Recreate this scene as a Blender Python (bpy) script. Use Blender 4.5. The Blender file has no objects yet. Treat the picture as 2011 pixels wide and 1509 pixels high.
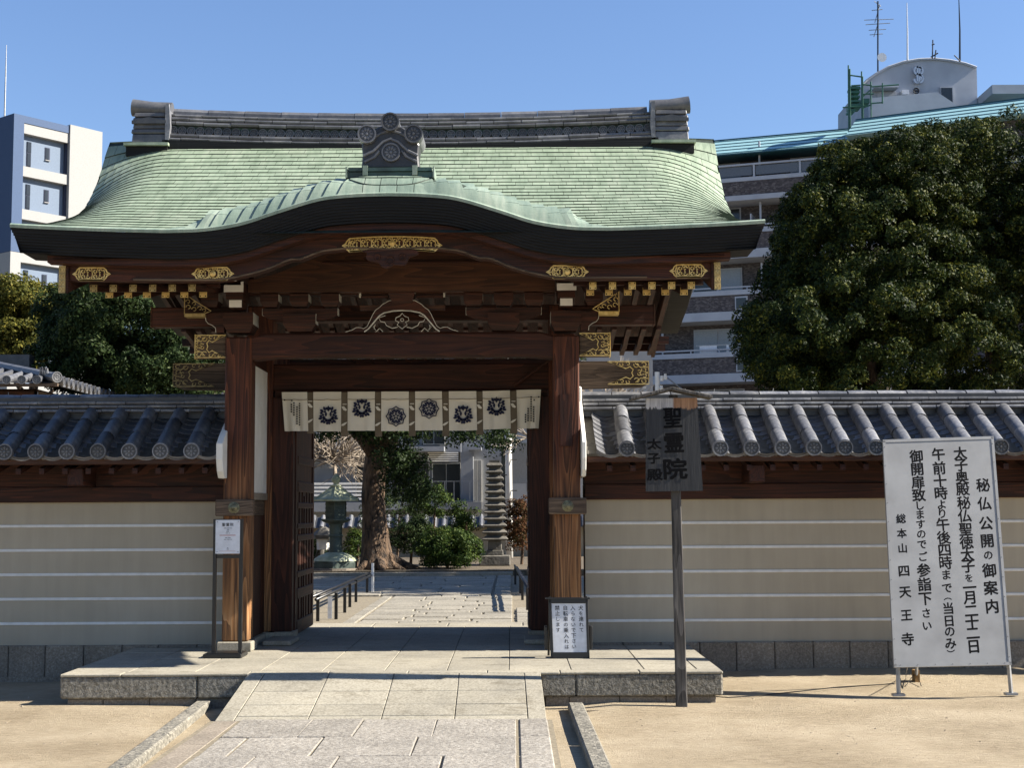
import bpy, math, random
import numpy as np
from mathutils import Vector, Matrix
random.seed(7); rng = np.random.default_rng(7)
S = bpy.context.scene
COL = S.collection
# ---------------------------------------------------------------- camera
F, CAMH, CX, CY = 2800.0, 1.46, 1005.5, 754.5
PITCH = math.atan(250 / F); ROLL = math.radians(0.3)
cd = bpy.data.cameras.new('camera'); cam = bpy.data.objects.new('camera', cd); COL.objects.link(cam)
cd.sensor_fit = 'HORIZONTAL'; cd.sensor_width = 36.0; cd.lens = F / 2011.0 * 36.0
cd.clip_start = 0.1; cd.clip_end = 3000
cam.matrix_world = Matrix.Translation((0, 0, CAMH)) @ Matrix.Rotation(math.pi / 2 + PITCH, 4, 'X') @ Matrix.Rotation(-ROLL, 4, 'Z')
S.camera = cam
# ---------------------------------------------------------------- light
SUN_EL, SUN_AZ = 35.5, 3.0      # elevation; degrees the sun stands in front of the +X axis
W = bpy.data.worlds.new('World'); S.world = W; W.use_nodes = True
wn = W.node_tree.nodes; wl = W.node_tree.links
sky = wn.new('ShaderNodeTexSky'); sky.sky_type = 'NISHITA'; sky.sun_disc = False
sky.sun_elevation = math.radians(SUN_EL); sky.sun_rotation = math.radians(90 + SUN_AZ)
sky.air_density = 1.25; sky.dust_density = 0.3; sky.ozone_density = 3.2; sky.altitude = 20
wb = wn.new('ShaderNodeMix'); wb.data_type = 'RGBA'; wb.blend_type = 'MULTIPLY'; wb.inputs[0].default_value = 1.0; wb.inputs[7].default_value = (0.93, 1.0, 1.21, 1)
wl.new(sky.outputs[0], wb.inputs[6]); wl.new(wb.outputs[2], wn['Background'].inputs[0]); wn['Background'].inputs[1].default_value = 0.05
sl = bpy.data.lights.new('sun', 'SUN'); sl.energy = 5.0; sl.angle = math.radians(0.5); sl.color = (1.0, 0.93, 0.82)
so = bpy.data.objects.new('sun', sl); COL.objects.link(so)
_e, _a = math.radians(SUN_EL), math.radians(SUN_AZ)
sd = Vector((math.cos(_e) * math.cos(_a), -math.cos(_e) * math.sin(_a), math.sin(_e)))
so.rotation_euler = sd.to_track_quat('Z', 'Y').to_euler(); so.location = (20, -5, 30)
S.view_settings.view_transform = 'Standard'; S.view_settings.look = 'None'
S.view_settings.gamma = 1.0; S.view_settings.use_curve_mapping = False
S.view_settings.exposure = 1.55
S.render.engine = 'CYCLES'
S.cycles.max_bounces = 6; S.cycles.diffuse_bounces = 3; S.cycles.transparent_max_bounces = 8

# ---------------------------------------------------------------- helpers
def ray(px, py):
    u = px - CX; v = -(py - CY); c, s = math.cos(ROLL), math.sin(ROLL)
    u, v = c * u + s * v, -s * u + c * v
    return Vector((u, F * math.cos(PITCH) - v * math.sin(PITCH), F * math.sin(PITCH) + v * math.cos(PITCH)))
def at(px, py, Y):
    r = ray(px, py); t = Y / r.y
    return Vector((r.x * t, Y, CAMH + r.z * t))
def gnd(px, py, z=0.0):
    r = ray(px, py); t = (z - CAMH) / r.z
    return Vector((r.x * t, r.y * t, z))
def lerp(a, b, t): return a + (b - a) * t
def smooth(t): t = max(0.0, min(1.0, t)); return t * t * (3 - 2 * t)
def interp(pts, x):
    if x <= pts[0][0]: return pts[0][1]
    for i in range(len(pts) - 1):
        if x <= pts[i + 1][0]:
            x0, y0 = pts[i]; x1, y1 = pts[i + 1]; h = x1 - x0
            d = lambda k: 0.0 if k <= 0 or k >= len(pts) - 1 else (pts[k + 1][1] - pts[k - 1][1]) / (pts[k + 1][0] - pts[k - 1][0])
            t = (x - x0) / h; t2, t3 = t * t, t * t * t
            m0 = d(i) if i else (y1 - y0) / h; m1 = d(i + 1) if i + 1 < len(pts) - 1 else (y1 - y0) / h
            return (2*t3-3*t2+1)*y0 + (t3-2*t2+t)*h*m0 + (-2*t3+3*t2)*y1 + (t3-t2)*h*m1
    return pts[-1][1]

def tag(o, label=None, cat=None, group=None, kind=None):
    if label: o['label'] = label
    if cat: o['category'] = cat
    if group: o['group'] = group
    if kind: o['kind'] = kind
    return o
def thing(name, loc, label, cat, group=None, rz=0.0):
    o = bpy.data.objects.new(name, None); COL.objects.link(o); o.location = loc; o.rotation_euler = (0, 0, rz)
    o.empty_display_size = 0.2
    return tag(o, label, cat, group)
def wloc(o):
    v = Vector((0, 0, 0))
    while o: v += o.location; o = o.parent
    return v
def inst(name, mesh, loc, parent, rot=(0, 0, 0), scale=(1, 1, 1)):
    o = bpy.data.objects.new(name, mesh); COL.objects.link(o)
    o.location = Vector(loc) - (wloc(parent) if parent else Vector((0, 0, 0))); o.rotation_euler = rot; o.scale = scale
    if parent: o.parent = parent
    return o
GL = {}
def glyph(ch, bold=0.012):
    bold = 0.0; k = (ch, bold)
    if k not in GL:
        c = bpy.data.curves.new('g', 'FONT'); c.body = ch; c.resolution_u = 2; c.offset = bold
        o = bpy.data.objects.new('g', c); COL.objects.link(o); bpy.context.view_layer.update()
        ev = o.evaluated_get(bpy.context.evaluated_depsgraph_get()); m = ev.to_mesh()
        vs = [(v.co.x, v.co.y) for v in m.vertices]; fs = [tuple(p.vertices) for p in m.polygons]
        ev.to_mesh_clear(); bpy.data.objects.remove(o); bpy.data.curves.remove(c)
        if not vs: vs = [(0, 0)]
        x0, x1 = min(v[0] for v in vs), max(v[0] for v in vs); y0, y1 = min(v[1] for v in vs), max(v[1] for v in vs)
        cjk = ord(ch) > 0x2E80
        cx, cy = (0.5, 0.36) if cjk else ((x0 + x1) / 2, (y0 + y1) / 2)
        GL[k] = ([(v[0] - cx, v[1] - cy) for v in vs], fs)
    return GL[k]

class MB:
    def __init__(s): s.v = []; s.f = []; s.m = []
    def add(s, vs, fs, m=0):
        b = len(s.v); s.v += [tuple(v) for v in vs]
        for f in fs: s.f.append(tuple(b + i for i in f)); s.m.append(m)
        return s
    def box(s, x0, x1, y0, y1, z0, z1, m=0, ms=None):
        vs = [(x0,y0,z0),(x1,y0,z0),(x1,y1,z0),(x0,y1,z0),(x0,y0,z1),(x1,y0,z1),(x1,y1,z1),(x0,y1,z1)]
        s.add(vs, [(0,3,2,1),(4,5,6,7),(0,1,5,4),(2,3,7,6),(1,2,6,5),(3,0,4,7)], m)
        if ms is not None: s.m[-2] = ms; s.m[-1] = ms
        return s
    def hexa(s, vs, m=0):
        return s.add(vs, [(0,3,2,1),(4,5,6,7),(0,1,5,4),(2,3,7,6),(1,2,6,5),(3,0,4,7)], m)
    def tbox(s, M, sx, sy, sz, m=0):
        vs = [M @ Vector((x*sx/2, y*sy/2, z*sz/2)) for z in (-1,1) for (x,y) in ((-1,-1),(1,-1),(1,1),(-1,1))]
        return s.hexa(vs, m)
    def prism(s, poly, y0, y1, m=0, axis='Y', me=None):
        n = len(poly)
        mk = {'Y': lambda a, b, c: (a, c, b), 'X': lambda a, b, c: (c, a, b), 'Z': lambda a, b, c: (a, b, c)}[axis]
        vs = [mk(a, b, y0) for a, b in poly] + [mk(a, b, y1) for a, b in poly]
        s.add(vs, [tuple(range(n)), tuple(range(2*n-1, n-1, -1))], m)
        b = len(s.v) - 2*n
        for i in range(n):
            j = (i+1) % n; s.f.append((b+i, b+n+i, b+n+j, b+j)); s.m.append(m if me is None else me)
        return s
    def frust(s, c, w0, d0, w1, d1, z0, z1, m=0):
        x, y = c
        return s.hexa([(x-w0/2,y-d0/2,z0),(x+w0/2,y-d0/2,z0),(x+w0/2,y+d0/2,z0),(x-w0/2,y+d0/2,z0),(x-w1/2,y-d1/2,z1),(x+w1/2,y-d1/2,z1),(x+w1/2,y+d1/2,z1),(x-w1/2,y+d1/2,z1)], m)
    def tube(s, pts, rs, n=8, m=0, cap=True, close=False):
        pts = [Vector(p) for p in pts]
        if not hasattr(rs, '__len__'): rs = [rs] * len(pts)
        rings = []; prev = None; N = len(pts)
        for i, p in enumerate(pts):
            if close: d = pts[(i+1) % N] - pts[i-1]
            else: d = pts[min(i+1, N-1)] - pts[max(i-1, 0)]
            if d.length < 1e-9: d = Vector((0,0,1))
            d.normalize()
            if prev is None:
                a = Vector((0,0,1)) if abs(d.z) < 0.9 else Vector((1,0,0))
            else: a = prev
            u = a - d * a.dot(d)
            if u.length < 1e-6: u = d.orthogonal()
            u.normalize(); w = d.cross(u); prev = u
            rings.append([p + (u*math.cos(2*math.pi*k/n) + w*math.sin(2*math.pi*k/n))*rs[i] for k in range(n)])
        b = len(s.v)
        for r in rings: s.v += [tuple(q) for q in r]
        R = N if close else N-1
        for i in range(R):
            for k in range(n):
                a0 = b+i*n+k; a1 = b+i*n+(k+1) % n; c0 = b+((i+1) % N)*n+k; c1 = b+((i+1) % N)*n+(k+1) % n
                s.f.append((a0, a1, c1, c0)); s.m.append(m)
        if cap and not close:
            s.f.append(tuple(b+k for k in range(n-1, -1, -1))); s.m.append(m)
            s.f.append(tuple(b+(N-1)*n+k for k in range(n))); s.m.append(m)
        return s
    def lathe(s, prof, c, n=16, m=0, axis='Z', a0=0.0, sq=False):
        b = len(s.v); x, y, z = c
        for (r, h) in prof:
            for k in range(n):
                a = a0 + 2*math.pi*k/n
                p, q = r*math.cos(a), r*math.sin(a)
                if axis == 'Z': s.v.append((x+p, y+q, z+h))
                elif axis == 'Y': s.v.append((x+p, y+h, z+q))
                else: s.v.append((x+h, y+p, z+q))
        for i in range(len(prof)-1):
            for k in range(n):
                s.f.append((b+i*n+k, b+i*n+(k+1) % n, b+(i+1)*n+(k+1) % n, b+(i+1)*n+k)); s.m.append(m)
        s.f.append(tuple(b+k for k in range(n-1, -1, -1))); s.m.append(m)
        s.f.append(tuple(b+(len(prof)-1)*n+k for k in range(n))); s.m.append(m)
        return s
    def grid(s, fn, us, vs_, m=0, flip=False):
        b = len(s.v); nu, nv = len(us), len(vs_)
        for u in us:
            for w in vs_: s.v.append(tuple(fn(u, w)))
        for i in range(nu-1):
            for j in range(nv-1):
                f = (b+i*nv+j, b+(i+1)*nv+j, b+(i+1)*nv+j+1, b+i*nv+j+1)
                s.f.append(f[::-1] if flip else f); s.m.append(m)
        return s
    def text(s, ch, o, ux, uy, sz, sy=None, m=0, bold=0.012, rot=0.0, th=0.0004):
        vs, fs = glyph(ch, bold); sy = sy or sz; o = Vector(o); n = ux.cross(uy).normalized()
        c, r = math.cos(rot), math.sin(rot); k = len(vs)
        base = [o + ux*((c*x - r*y)*sz) + uy*((r*x + c*y)*sy) for x, y in vs]
        if bold <= 0: s.add([p + n*th for p in base], fs, m); return s
        h = bold*sz
        for i, (a, b) in enumerate(((-1, -.5), (1, .5), (-.5, 1), (.5, -1))): s.add([p + n*(th + i*.00004) + ux*(a*h) + uy*(b*h) for p in base], fs, m)
        return s
    def ribbon(s, pts, w, n, th=0.004, m=0, close=False):
        """flat ribbon of width w along pts, lying in the plane with normal n, th proud of it"""
        pts = [Vector(p) for p in pts]; N = len(pts); n = Vector(n).normalized(); L = []
        for i in range(N):
            d = (pts[(i+1) % N] - pts[i-1]) if close else (pts[min(i+1, N-1)] - pts[max(i-1, 0)])
            if d.length < 1e-9: d = Vector((1,0,0))
            sd_ = n.cross(d.normalized()); L.append((pts[i] - sd_*w/2, pts[i] + sd_*w/2))
        b = len(s.v)
        for a, c in L: s.v += [tuple(a), tuple(c), tuple(a + n*th), tuple(c + n*th)]
        R = N if close else N-1
        for i in range(R):
            p = b+4*i; q = b+4*((i+1) % N)
            for f in ((p+2, p+3, q+3, q+2), (p, p+2, q+2, q), (p+3, p+1, q+1, q+3)): s.f.append(f); s.m.append(m)
        return s
    def build(s, name, mats, parent=None, origin=None, bevel=0, smooth_=False, **kw):
        if not isinstance(mats, (list, tuple)): mats = [mats]
        me = bpy.data.meshes.new(name)
        base = wloc(parent) if parent else Vector((0,0,0))
        org = Vector(origin) if origin is not None else base
        vs = [(x-org.x, y-org.y, z-org.z) for x, y, z in s.v]
        me.from_pydata(vs, [], s.f)
        for mt in mats: me.materials.append(mt)
        if len(mats) > 1: me.polygons.foreach_set('material_index', s.m)
        if smooth_: me.polygons.foreach_set('use_smooth', [True]*len(me.polygons))
        me.update()
        o = bpy.data.objects.new(name, me); COL.objects.link(o); o.location = org - base
        if parent: o.parent = parent
        if smooth_ == 'auto':
            md = o.modifiers.new('es', 'EDGE_SPLIT'); md.split_angle = math.radians(40)
        if bevel:
            md = o.modifiers.new('bevel', 'BEVEL'); md.width = bevel; md.segments = 1; md.limit_method = 'ANGLE'
        return tag(o, **kw)
def mesh_of(mb, name, mats):
    o = mb.build(name, mats); me = o.data; bpy.data.objects.remove(o); return me

# ---------------------------------------------------------------- materials
def newmat(name):
    m = bpy.data.materials.new(name); m.use_nodes = True; nt = m.node_tree
    return m, nt, nt.nodes['Principled BSDF']
def ramp(nt, fac, stops):
    r = nt.nodes.new('ShaderNodeValToRGB'); nt.links.new(fac, r.inputs[0])
    e = r.color_ramp.elements
    e[0].position = stops[0][0]; e[0].color = (*stops[0][1], 1); e[1].position = stops[-1][0]; e[1].color = (*stops[-1][1], 1)
    for p, c in stops[1:-1]:
        k = e.new(p); k.color = (*c, 1)
    return r.outputs[0]
def coords(nt, scale=(1,1,1), kind='Object', rot=(0,0,0)):
    t = nt.nodes.new('ShaderNodeTexCoord'); mp = nt.nodes.new('ShaderNodeMapping')
    mp.inputs['Scale'].default_value = scale; mp.inputs['Rotation'].default_value = rot
    nt.links.new(t.outputs[kind], mp.inputs[0]); return mp.outputs[0]
def noise(nt, vec, sc, detail=4, rough=0.55, dist=0.0):
    n = nt.nodes.new('ShaderNodeTexNoise'); n.inputs['Scale'].default_value = sc; n.inputs['Detail'].default_value = detail
    n.inputs['Roughness'].default_value = rough; n.inputs['Distortion'].default_value = dist
    nt.links.new(vec, n.inputs['Vector']); return n.outputs[0]
def mix(nt, a, b, fac, mode='MIX'):
    x = nt.nodes.new('ShaderNodeMix'); x.data_type = 'RGBA'; x.blend_type = mode
    for i, val in ((6, a), (7, b)):
        if isinstance(val, tuple): x.inputs[i].default_value = (*val, 1)
        else: nt.links.new(val, x.inputs[i])
    if isinstance(fac, (int, float)): x.inputs[0].default_value = fac
    else: nt.links.new(fac, x.inputs[0])
    return x.outputs[2]
def math_(nt, op, a, b=0.0):
    x = nt.nodes.new('ShaderNodeMath'); x.operation = op
    for i, val in ((0, a), (1, b)):
        if isinstance(val, (int, float)): x.inputs[i].default_value = val
        else: nt.links.new(val, x.inputs[i])
    return x.outputs[0]
def bump(nt, b, h, st=0.3, dist=0.01):
    x = nt.nodes.new('ShaderNodeBump'); x.inputs['Strength'].default_value = st; x.inputs['Distance'].default_value = dist
    nt.links.new(h, x.inputs['Height']); nt.links.new(x.outputs[0], b.inputs['Normal'])
def objrand(nt):
    return nt.nodes.new('ShaderNodeObjectInfo').outputs['Random']
def mat_noise(name, c1, c2, sc=8, rough=0.8, scale=(1,1,1), b=0.2, bsc=None, bd=0.005, metal=0.0, detail=5, spread=0.0, spec=None, lo=0.3, hi=0.7):
    m, nt, p = newmat(name); v = coords(nt, scale)
    n = noise(nt, v, sc, detail); col = ramp(nt, n, [(lo, c1), (hi, c2)])
    if spread:
        r = objrand(nt); f = math_(nt, 'ADD', math_(nt, 'MULTIPLY', r, 2*spread), 1 - spread)
        g = nt.nodes.new('ShaderNodeCombineColor')
        for i in range(3): nt.links.new(f, g.inputs[i])
        col = mix(nt, col, g.outputs[0], 1.0, 'MULTIPLY')
    nt.links.new(col, p.inputs['Base Color']); p.inputs['Roughness'].default_value = rough; p.inputs['Metallic'].default_value = metal
    if spec is not None: p.inputs['Specular IOR Level'].default_value = spec
    if b: bump(nt, p, noise(nt, v, bsc or sc*3, 4), b, bd)
    return m
def mat_wood(name, c1, c2, axis='X', sc=10, rough=0.65, b=0.35, ring=1.0, c3=None):
    """grain stretched along one axis, with cathedral figure from a distorted band pattern"""
    m, nt, p = newmat(name); k = 0.07
    s = {'X': (k,1,1), 'Y': (1,k,1), 'Z': (1,1,k)}[axis]
    v = coords(nt, s)
    n1 = noise(nt, v, sc*4, 6, 0.6, 0.3)
    w = noise(nt, v, sc*0.35, 2, 0.5, 0.2)
    fig = math_(nt, 'FRACT', math_(nt, 'MULTIPLY', w, 22*ring))
    fig = math_(nt, 'POWER', fig, 2.0)
    h = math_(nt, 'ADD', math_(nt, 'MULTIPLY', n1, 0.75), math_(nt, 'MULTIPLY', fig, 0.3))
    col = ramp(nt, h, [(0.28, c1), (0.72, c2)] if c3 is None else [(0.25, c1), (0.5, c2), (0.8, c3)])
    big = noise(nt, coords(nt), 1.3, 3)
    col = mix(nt, col, ramp(nt, big, [(0.3, (0.62,0.62,0.62)), (0.7, (1.15,1.15,1.15))]), 1.0, 'MULTIPLY')
    nt.links.new(col, p.inputs['Base Color']); p.inputs['Roughness'].default_value = rough
    p.inputs['Specular IOR Level'].default_value = 0.3
    bump(nt, p, h, b, 0.006)
    return m
M = {}
DW1, DW2 = (0.020, 0.006, 0.0035), (0.10, 0.029, 0.013)
for ax in 'XYZ':
    M['wood'+ax] = mat_wood('dark_red_wood_'+ax, DW1, DW2, ax)
    M['grey'+ax] = mat_wood('weathered_wood_'+ax, (0.05,0.035,0.025), (0.20,0.14,0.095), ax, 12, 0.85, 0.6)
M['tymp'] = mat_wood('warm_brown_wood', (0.04,0.015,0.008), (0.125,0.048,0.02), 'X', 8, 0.55, 0.3, 1.6)
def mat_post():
    m, nt, p = newmat('post_wood_paler_low')
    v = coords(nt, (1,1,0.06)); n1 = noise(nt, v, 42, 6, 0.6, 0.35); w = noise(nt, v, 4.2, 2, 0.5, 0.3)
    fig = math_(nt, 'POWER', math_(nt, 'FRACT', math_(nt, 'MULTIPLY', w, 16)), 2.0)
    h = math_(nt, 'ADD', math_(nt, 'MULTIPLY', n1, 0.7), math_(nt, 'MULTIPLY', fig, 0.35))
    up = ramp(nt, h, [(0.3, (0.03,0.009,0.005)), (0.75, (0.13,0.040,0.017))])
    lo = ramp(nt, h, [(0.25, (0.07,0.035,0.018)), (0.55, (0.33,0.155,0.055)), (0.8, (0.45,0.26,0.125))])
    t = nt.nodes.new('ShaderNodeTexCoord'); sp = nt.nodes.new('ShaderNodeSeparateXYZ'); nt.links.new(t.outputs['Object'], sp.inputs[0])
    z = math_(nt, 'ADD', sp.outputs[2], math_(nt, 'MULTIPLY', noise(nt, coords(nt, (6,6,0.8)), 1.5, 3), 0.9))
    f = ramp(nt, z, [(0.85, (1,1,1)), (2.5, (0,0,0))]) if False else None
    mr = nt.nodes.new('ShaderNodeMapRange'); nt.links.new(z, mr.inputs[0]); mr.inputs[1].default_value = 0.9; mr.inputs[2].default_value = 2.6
    col = mix(nt, lo, up, mr.outputs[0])  # lower wood paler and more orange, upper wood dark red-brown
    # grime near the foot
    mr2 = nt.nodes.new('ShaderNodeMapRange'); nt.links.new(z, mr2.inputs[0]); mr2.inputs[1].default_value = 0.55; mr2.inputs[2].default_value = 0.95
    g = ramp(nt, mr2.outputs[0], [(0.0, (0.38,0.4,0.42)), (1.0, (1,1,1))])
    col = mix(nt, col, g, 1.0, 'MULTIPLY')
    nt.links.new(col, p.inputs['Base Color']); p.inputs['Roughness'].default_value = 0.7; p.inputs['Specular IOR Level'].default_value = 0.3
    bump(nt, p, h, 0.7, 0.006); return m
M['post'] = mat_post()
def mat_copper(name, c1, c2, c3):
    m, nt, p = newmat(name); v = coords(nt, (1.0,0.5,0.5))
    n = noise(nt, v, 3.5, 5, 0.6); n2 = noise(nt, coords(nt, (9,1.0,1.0)), 2.2, 5, 0.65)
    h = math_(nt, 'ADD', math_(nt, 'MULTIPLY', n, 0.5), math_(nt, 'MULTIPLY', n2, 0.5))
    col = ramp(nt, h, [(0.28, c1), (0.5, c2), (0.72, c3)])
    a = nt.nodes.new('ShaderNodeAttribute'); a.attribute_name = 'tone'
    r = math_(nt, 'ADD', math_(nt, 'MULTIPLY', a.outputs['Fac'], 0.16), 0.92)
    g = nt.nodes.new('ShaderNodeCombineColor')
    for i in range(3): nt.links.new(r, g.inputs[i])
    col = mix(nt, col, g.outputs[0], 1.0, 'MULTIPLY')
    n4 = noise(nt, coords(nt, (1,1,2)), 1.7, 6, .7); col = mix(nt, col, (0.20,0.15,0.08), ramp(nt, n4, [(0.66, (0,0,0)), (0.76, (.45,.45,.45))]))
    nt.links.new(col, p.inputs['Base Color']); p.inputs['Roughness'].default_value = 0.55; p.inputs['Specular IOR Level'].default_value = 0.35
    bump(nt, p, noise(nt, coords(nt), 14, 3), 0.25, 0.01); return m
M['copper'] = mat_copper('green_patina_copper', (0.23,0.30,0.205), (0.37,0.46,0.325), (0.52,0.59,0.44))
M['copper2'] = mat_copper('blue_green_patina_copper', (0.18,0.26,0.21), (0.33,0.42,0.33), (0.52,0.58,0.46))
M['lip'] = mat_noise('dark_copper_edge', (0.012,0.022,0.014), (0.035,0.06,0.035), 12, 0.7, b=0)
M['bark_edge'] = None
def mat_edge():
    m, nt, p = newmat('blackened_shingle_edge')
    n = noise(nt, coords(nt, (0.25,1,9)), 6, 5, 0.6); n2 = noise(nt, coords(nt, (3,1,0.6)), 2.5, 4, 0.6)
    col = ramp(nt, n, [(0.3, (0.004,0.0045,0.005)), (0.7, (0.014,0.0145,0.0145))])
    col = mix(nt, col, (0.06,0.07,0.07), ramp(nt, n2, [(0.66, (0,0,0)), (0.85, (0.5,0.5,0.5))]))
    nt.links.new(col, p.inputs['Base Color']); p.inputs['Roughness'].default_value = 0.7; p.inputs['Specular IOR Level'].default_value = 0.25
    bump(nt, p, n, 0.5, 0.01); return m
M['edge'] = mat_edge()
M['white'] = mat_noise('white_limewash', (0.72,0.70,0.64), (0.85,0.83,0.78), 6, 0.85, b=0.1)
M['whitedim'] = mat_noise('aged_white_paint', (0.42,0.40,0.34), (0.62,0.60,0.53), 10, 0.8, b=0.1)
M['line'] = mat_noise('white_plaster_line', (0.62,0.61,0.57), (0.74,0.73,0.70), 12, 0.8, b=0.1)
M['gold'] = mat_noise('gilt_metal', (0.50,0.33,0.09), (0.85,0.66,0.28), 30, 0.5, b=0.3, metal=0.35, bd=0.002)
M['golddim'] = mat_noise('dim_gilt_metal', (0.24,0.165,0.06), (0.50,0.39,0.17), 25, 0.55, b=0.3, metal=0.3, bd=0.002)  # duller gilt for left-hand pieces and the verge ends
M['brass'] = mat_noise('dull_brass', (0.10,0.09,0.05), (0.33,0.31,0.18), 40, 0.45, b=0.3, metal=0.4, bd=0.002)
M['verd'] = mat_noise('dark_verdigris', (0.012,0.02,0.02), (0.06,0.13,0.11), 5, 0.6, b=0.2)
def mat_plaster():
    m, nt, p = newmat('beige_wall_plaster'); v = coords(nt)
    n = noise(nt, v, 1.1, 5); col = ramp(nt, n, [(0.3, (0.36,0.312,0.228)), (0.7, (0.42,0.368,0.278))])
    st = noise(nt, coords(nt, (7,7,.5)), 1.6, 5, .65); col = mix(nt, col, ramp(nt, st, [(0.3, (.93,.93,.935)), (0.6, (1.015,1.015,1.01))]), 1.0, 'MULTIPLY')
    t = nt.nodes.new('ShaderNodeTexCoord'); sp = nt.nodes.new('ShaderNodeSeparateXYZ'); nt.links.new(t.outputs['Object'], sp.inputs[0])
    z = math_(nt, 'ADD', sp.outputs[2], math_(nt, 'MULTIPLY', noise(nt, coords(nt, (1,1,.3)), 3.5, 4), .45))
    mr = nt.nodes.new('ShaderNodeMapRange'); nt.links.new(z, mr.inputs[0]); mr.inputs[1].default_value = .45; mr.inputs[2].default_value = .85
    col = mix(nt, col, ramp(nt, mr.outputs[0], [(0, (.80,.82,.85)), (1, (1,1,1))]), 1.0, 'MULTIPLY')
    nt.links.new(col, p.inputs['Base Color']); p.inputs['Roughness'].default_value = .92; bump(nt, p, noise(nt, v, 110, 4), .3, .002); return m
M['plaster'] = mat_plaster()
def mat_tile(name, c1, c2, c3):
    m, nt, p = newmat(name); n = noise(nt, coords(nt), 7, 5, 0.6); n2 = noise(nt, coords(nt, (1,1,1)), 38, 4, 0.7)
    h = math_(nt, 'ADD', math_(nt, 'MULTIPLY', n, 0.65), math_(nt, 'MULTIPLY', n2, 0.35))
    col = ramp(nt, h, [(0.3, c1), (0.5, c2), (0.72, c3)])
    f = math_(nt, 'ADD', math_(nt, 'MULTIPLY', objrand(nt), 0.7), 0.62)
    g = nt.nodes.new('ShaderNodeCombineColor')
    for i in range(3): nt.links.new(f, g.inputs[i])
    col = mix(nt, col, g.outputs[0], 1.0, 'MULTIPLY')
    nt.links.new(col, p.inputs['Base Color']); p.inputs['Roughness'].default_value = 0.42; p.inputs['Specular IOR Level'].default_value = 0.5
    bump(nt, p, h, 0.4, 0.004); return m
M['tile'] = mat_tile('silver_grey_clay_tile', (0.05,0.053,0.062), (0.135,0.138,0.15), (0.33,0.325,0.31))
M['tiled'] = mat_tile('dark_grey_clay_tile', (0.03,0.032,0.037), (0.06,0.062,0.068), (0.12,0.118,0.115))
M['tilem'] = mat_tile('mid_grey_clay_tile', (0.06,0.063,0.072), (0.125,0.128,0.138), (0.22,0.215,0.21))
def mat_granite():
    m, nt, p = newmat('pale_cut_granite'); v = coords(nt)
    n = noise(nt, v, 55, 3, .8); col = ramp(nt, n, [(0.3, (.24,.215,.165)), (0.5, (.36,.33,.262)), (0.7, (.46,.425,.345))])
    n2 = noise(nt, v, 1.6, 6, .65); col = mix(nt, col, ramp(nt, n2, [(0.3, (.74,.74,.74)), (0.5, (.97,.965,.95)), (0.72, (1.12,1.11,1.08))]), 1.0, 'MULTIPLY')
    n3 = noise(nt, coords(nt, (1,2.5,1)), 5, 5, .7, .6); col = mix(nt, col, ramp(nt, n3, [(0.34, (.72,.70,.66)), (0.46, (1,1,1))]), 1.0, 'MULTIPLY')
    f = math_(nt, 'ADD', math_(nt, 'MULTIPLY', objrand(nt), .18), .9); g = nt.nodes.new('ShaderNodeCombineColor')
    for i in range(3): nt.links.new(f, g.inputs[i])
    col = mix(nt, col, g.outputs[0], 1.0, 'MULTIPLY'); nt.links.new(col, p.inputs['Base Color']); p.inputs['Roughness'].default_value = .85
    bump(nt, p, noise(nt, v, 80, 4), .3, .003); return m
M['granite'] = mat_granite()
def mat_speckle(name, c1, c2, c3, sc=70, b=0.6, bd=0.01, spread=0.08, big=(0.8,1.15)):
    m, nt, p = newmat(name); v = coords(nt)
    n = noise(nt, v, sc, 3, 0.8); col = ramp(nt, n, [(0.3, c1), (0.5, c2), (0.68, c3)])
    n2 = noise(nt, v, 2.2, 4); col = mix(nt, col, ramp(nt, n2, [(0.3, (big[0],)*3), (0.7, (big[1],)*3)]), 1.0, 'MULTIPLY')
    f = math_(nt, 'ADD', math_(nt, 'MULTIPLY', objrand(nt), 2*spread), 1-spread)
    g = nt.nodes.new('ShaderNodeCombineColor')
    for i in range(3): nt.links.new(f, g.inputs[i])
    col = mix(nt, col, g.outputs[0], 1.0, 'MULTIPLY')
    nt.links.new(col, p.inputs['Base Color']); p.inputs['Roughness'].default_value = 0.9
    bump(nt, p, noise(nt, v, sc*0.6, 4, 0.7), b, bd); return m
M['rough'] = mat_speckle('rough_speckled_granite', (0.17,0.15,0.125), (0.33,0.30,0.255), (0.48,0.45,0.395), 42, .9, 0.015)
M['hammer'] = mat_speckle('bush_hammered_granite', (0.07,0.065,0.052), (0.19,0.175,0.14), (0.36,0.33,0.27), 34, 1.0, 0.03)
M['basestone'] = mat_speckle('grey_base_stone', (0.125,0.10,0.072), (0.20,0.168,0.13), (0.30,0.26,0.205), 60, 0.5, 0.008, 0.12)
M['mortar'] = mat_noise('dark_joint', (0.06,0.055,0.045), (0.12,0.11,0.09), 20, 0.95)
M['sandjoint'] = mat_noise('sandy_joint', (0.17,0.14,0.095), (0.34,0.29,0.20), 30, 0.95)
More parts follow.
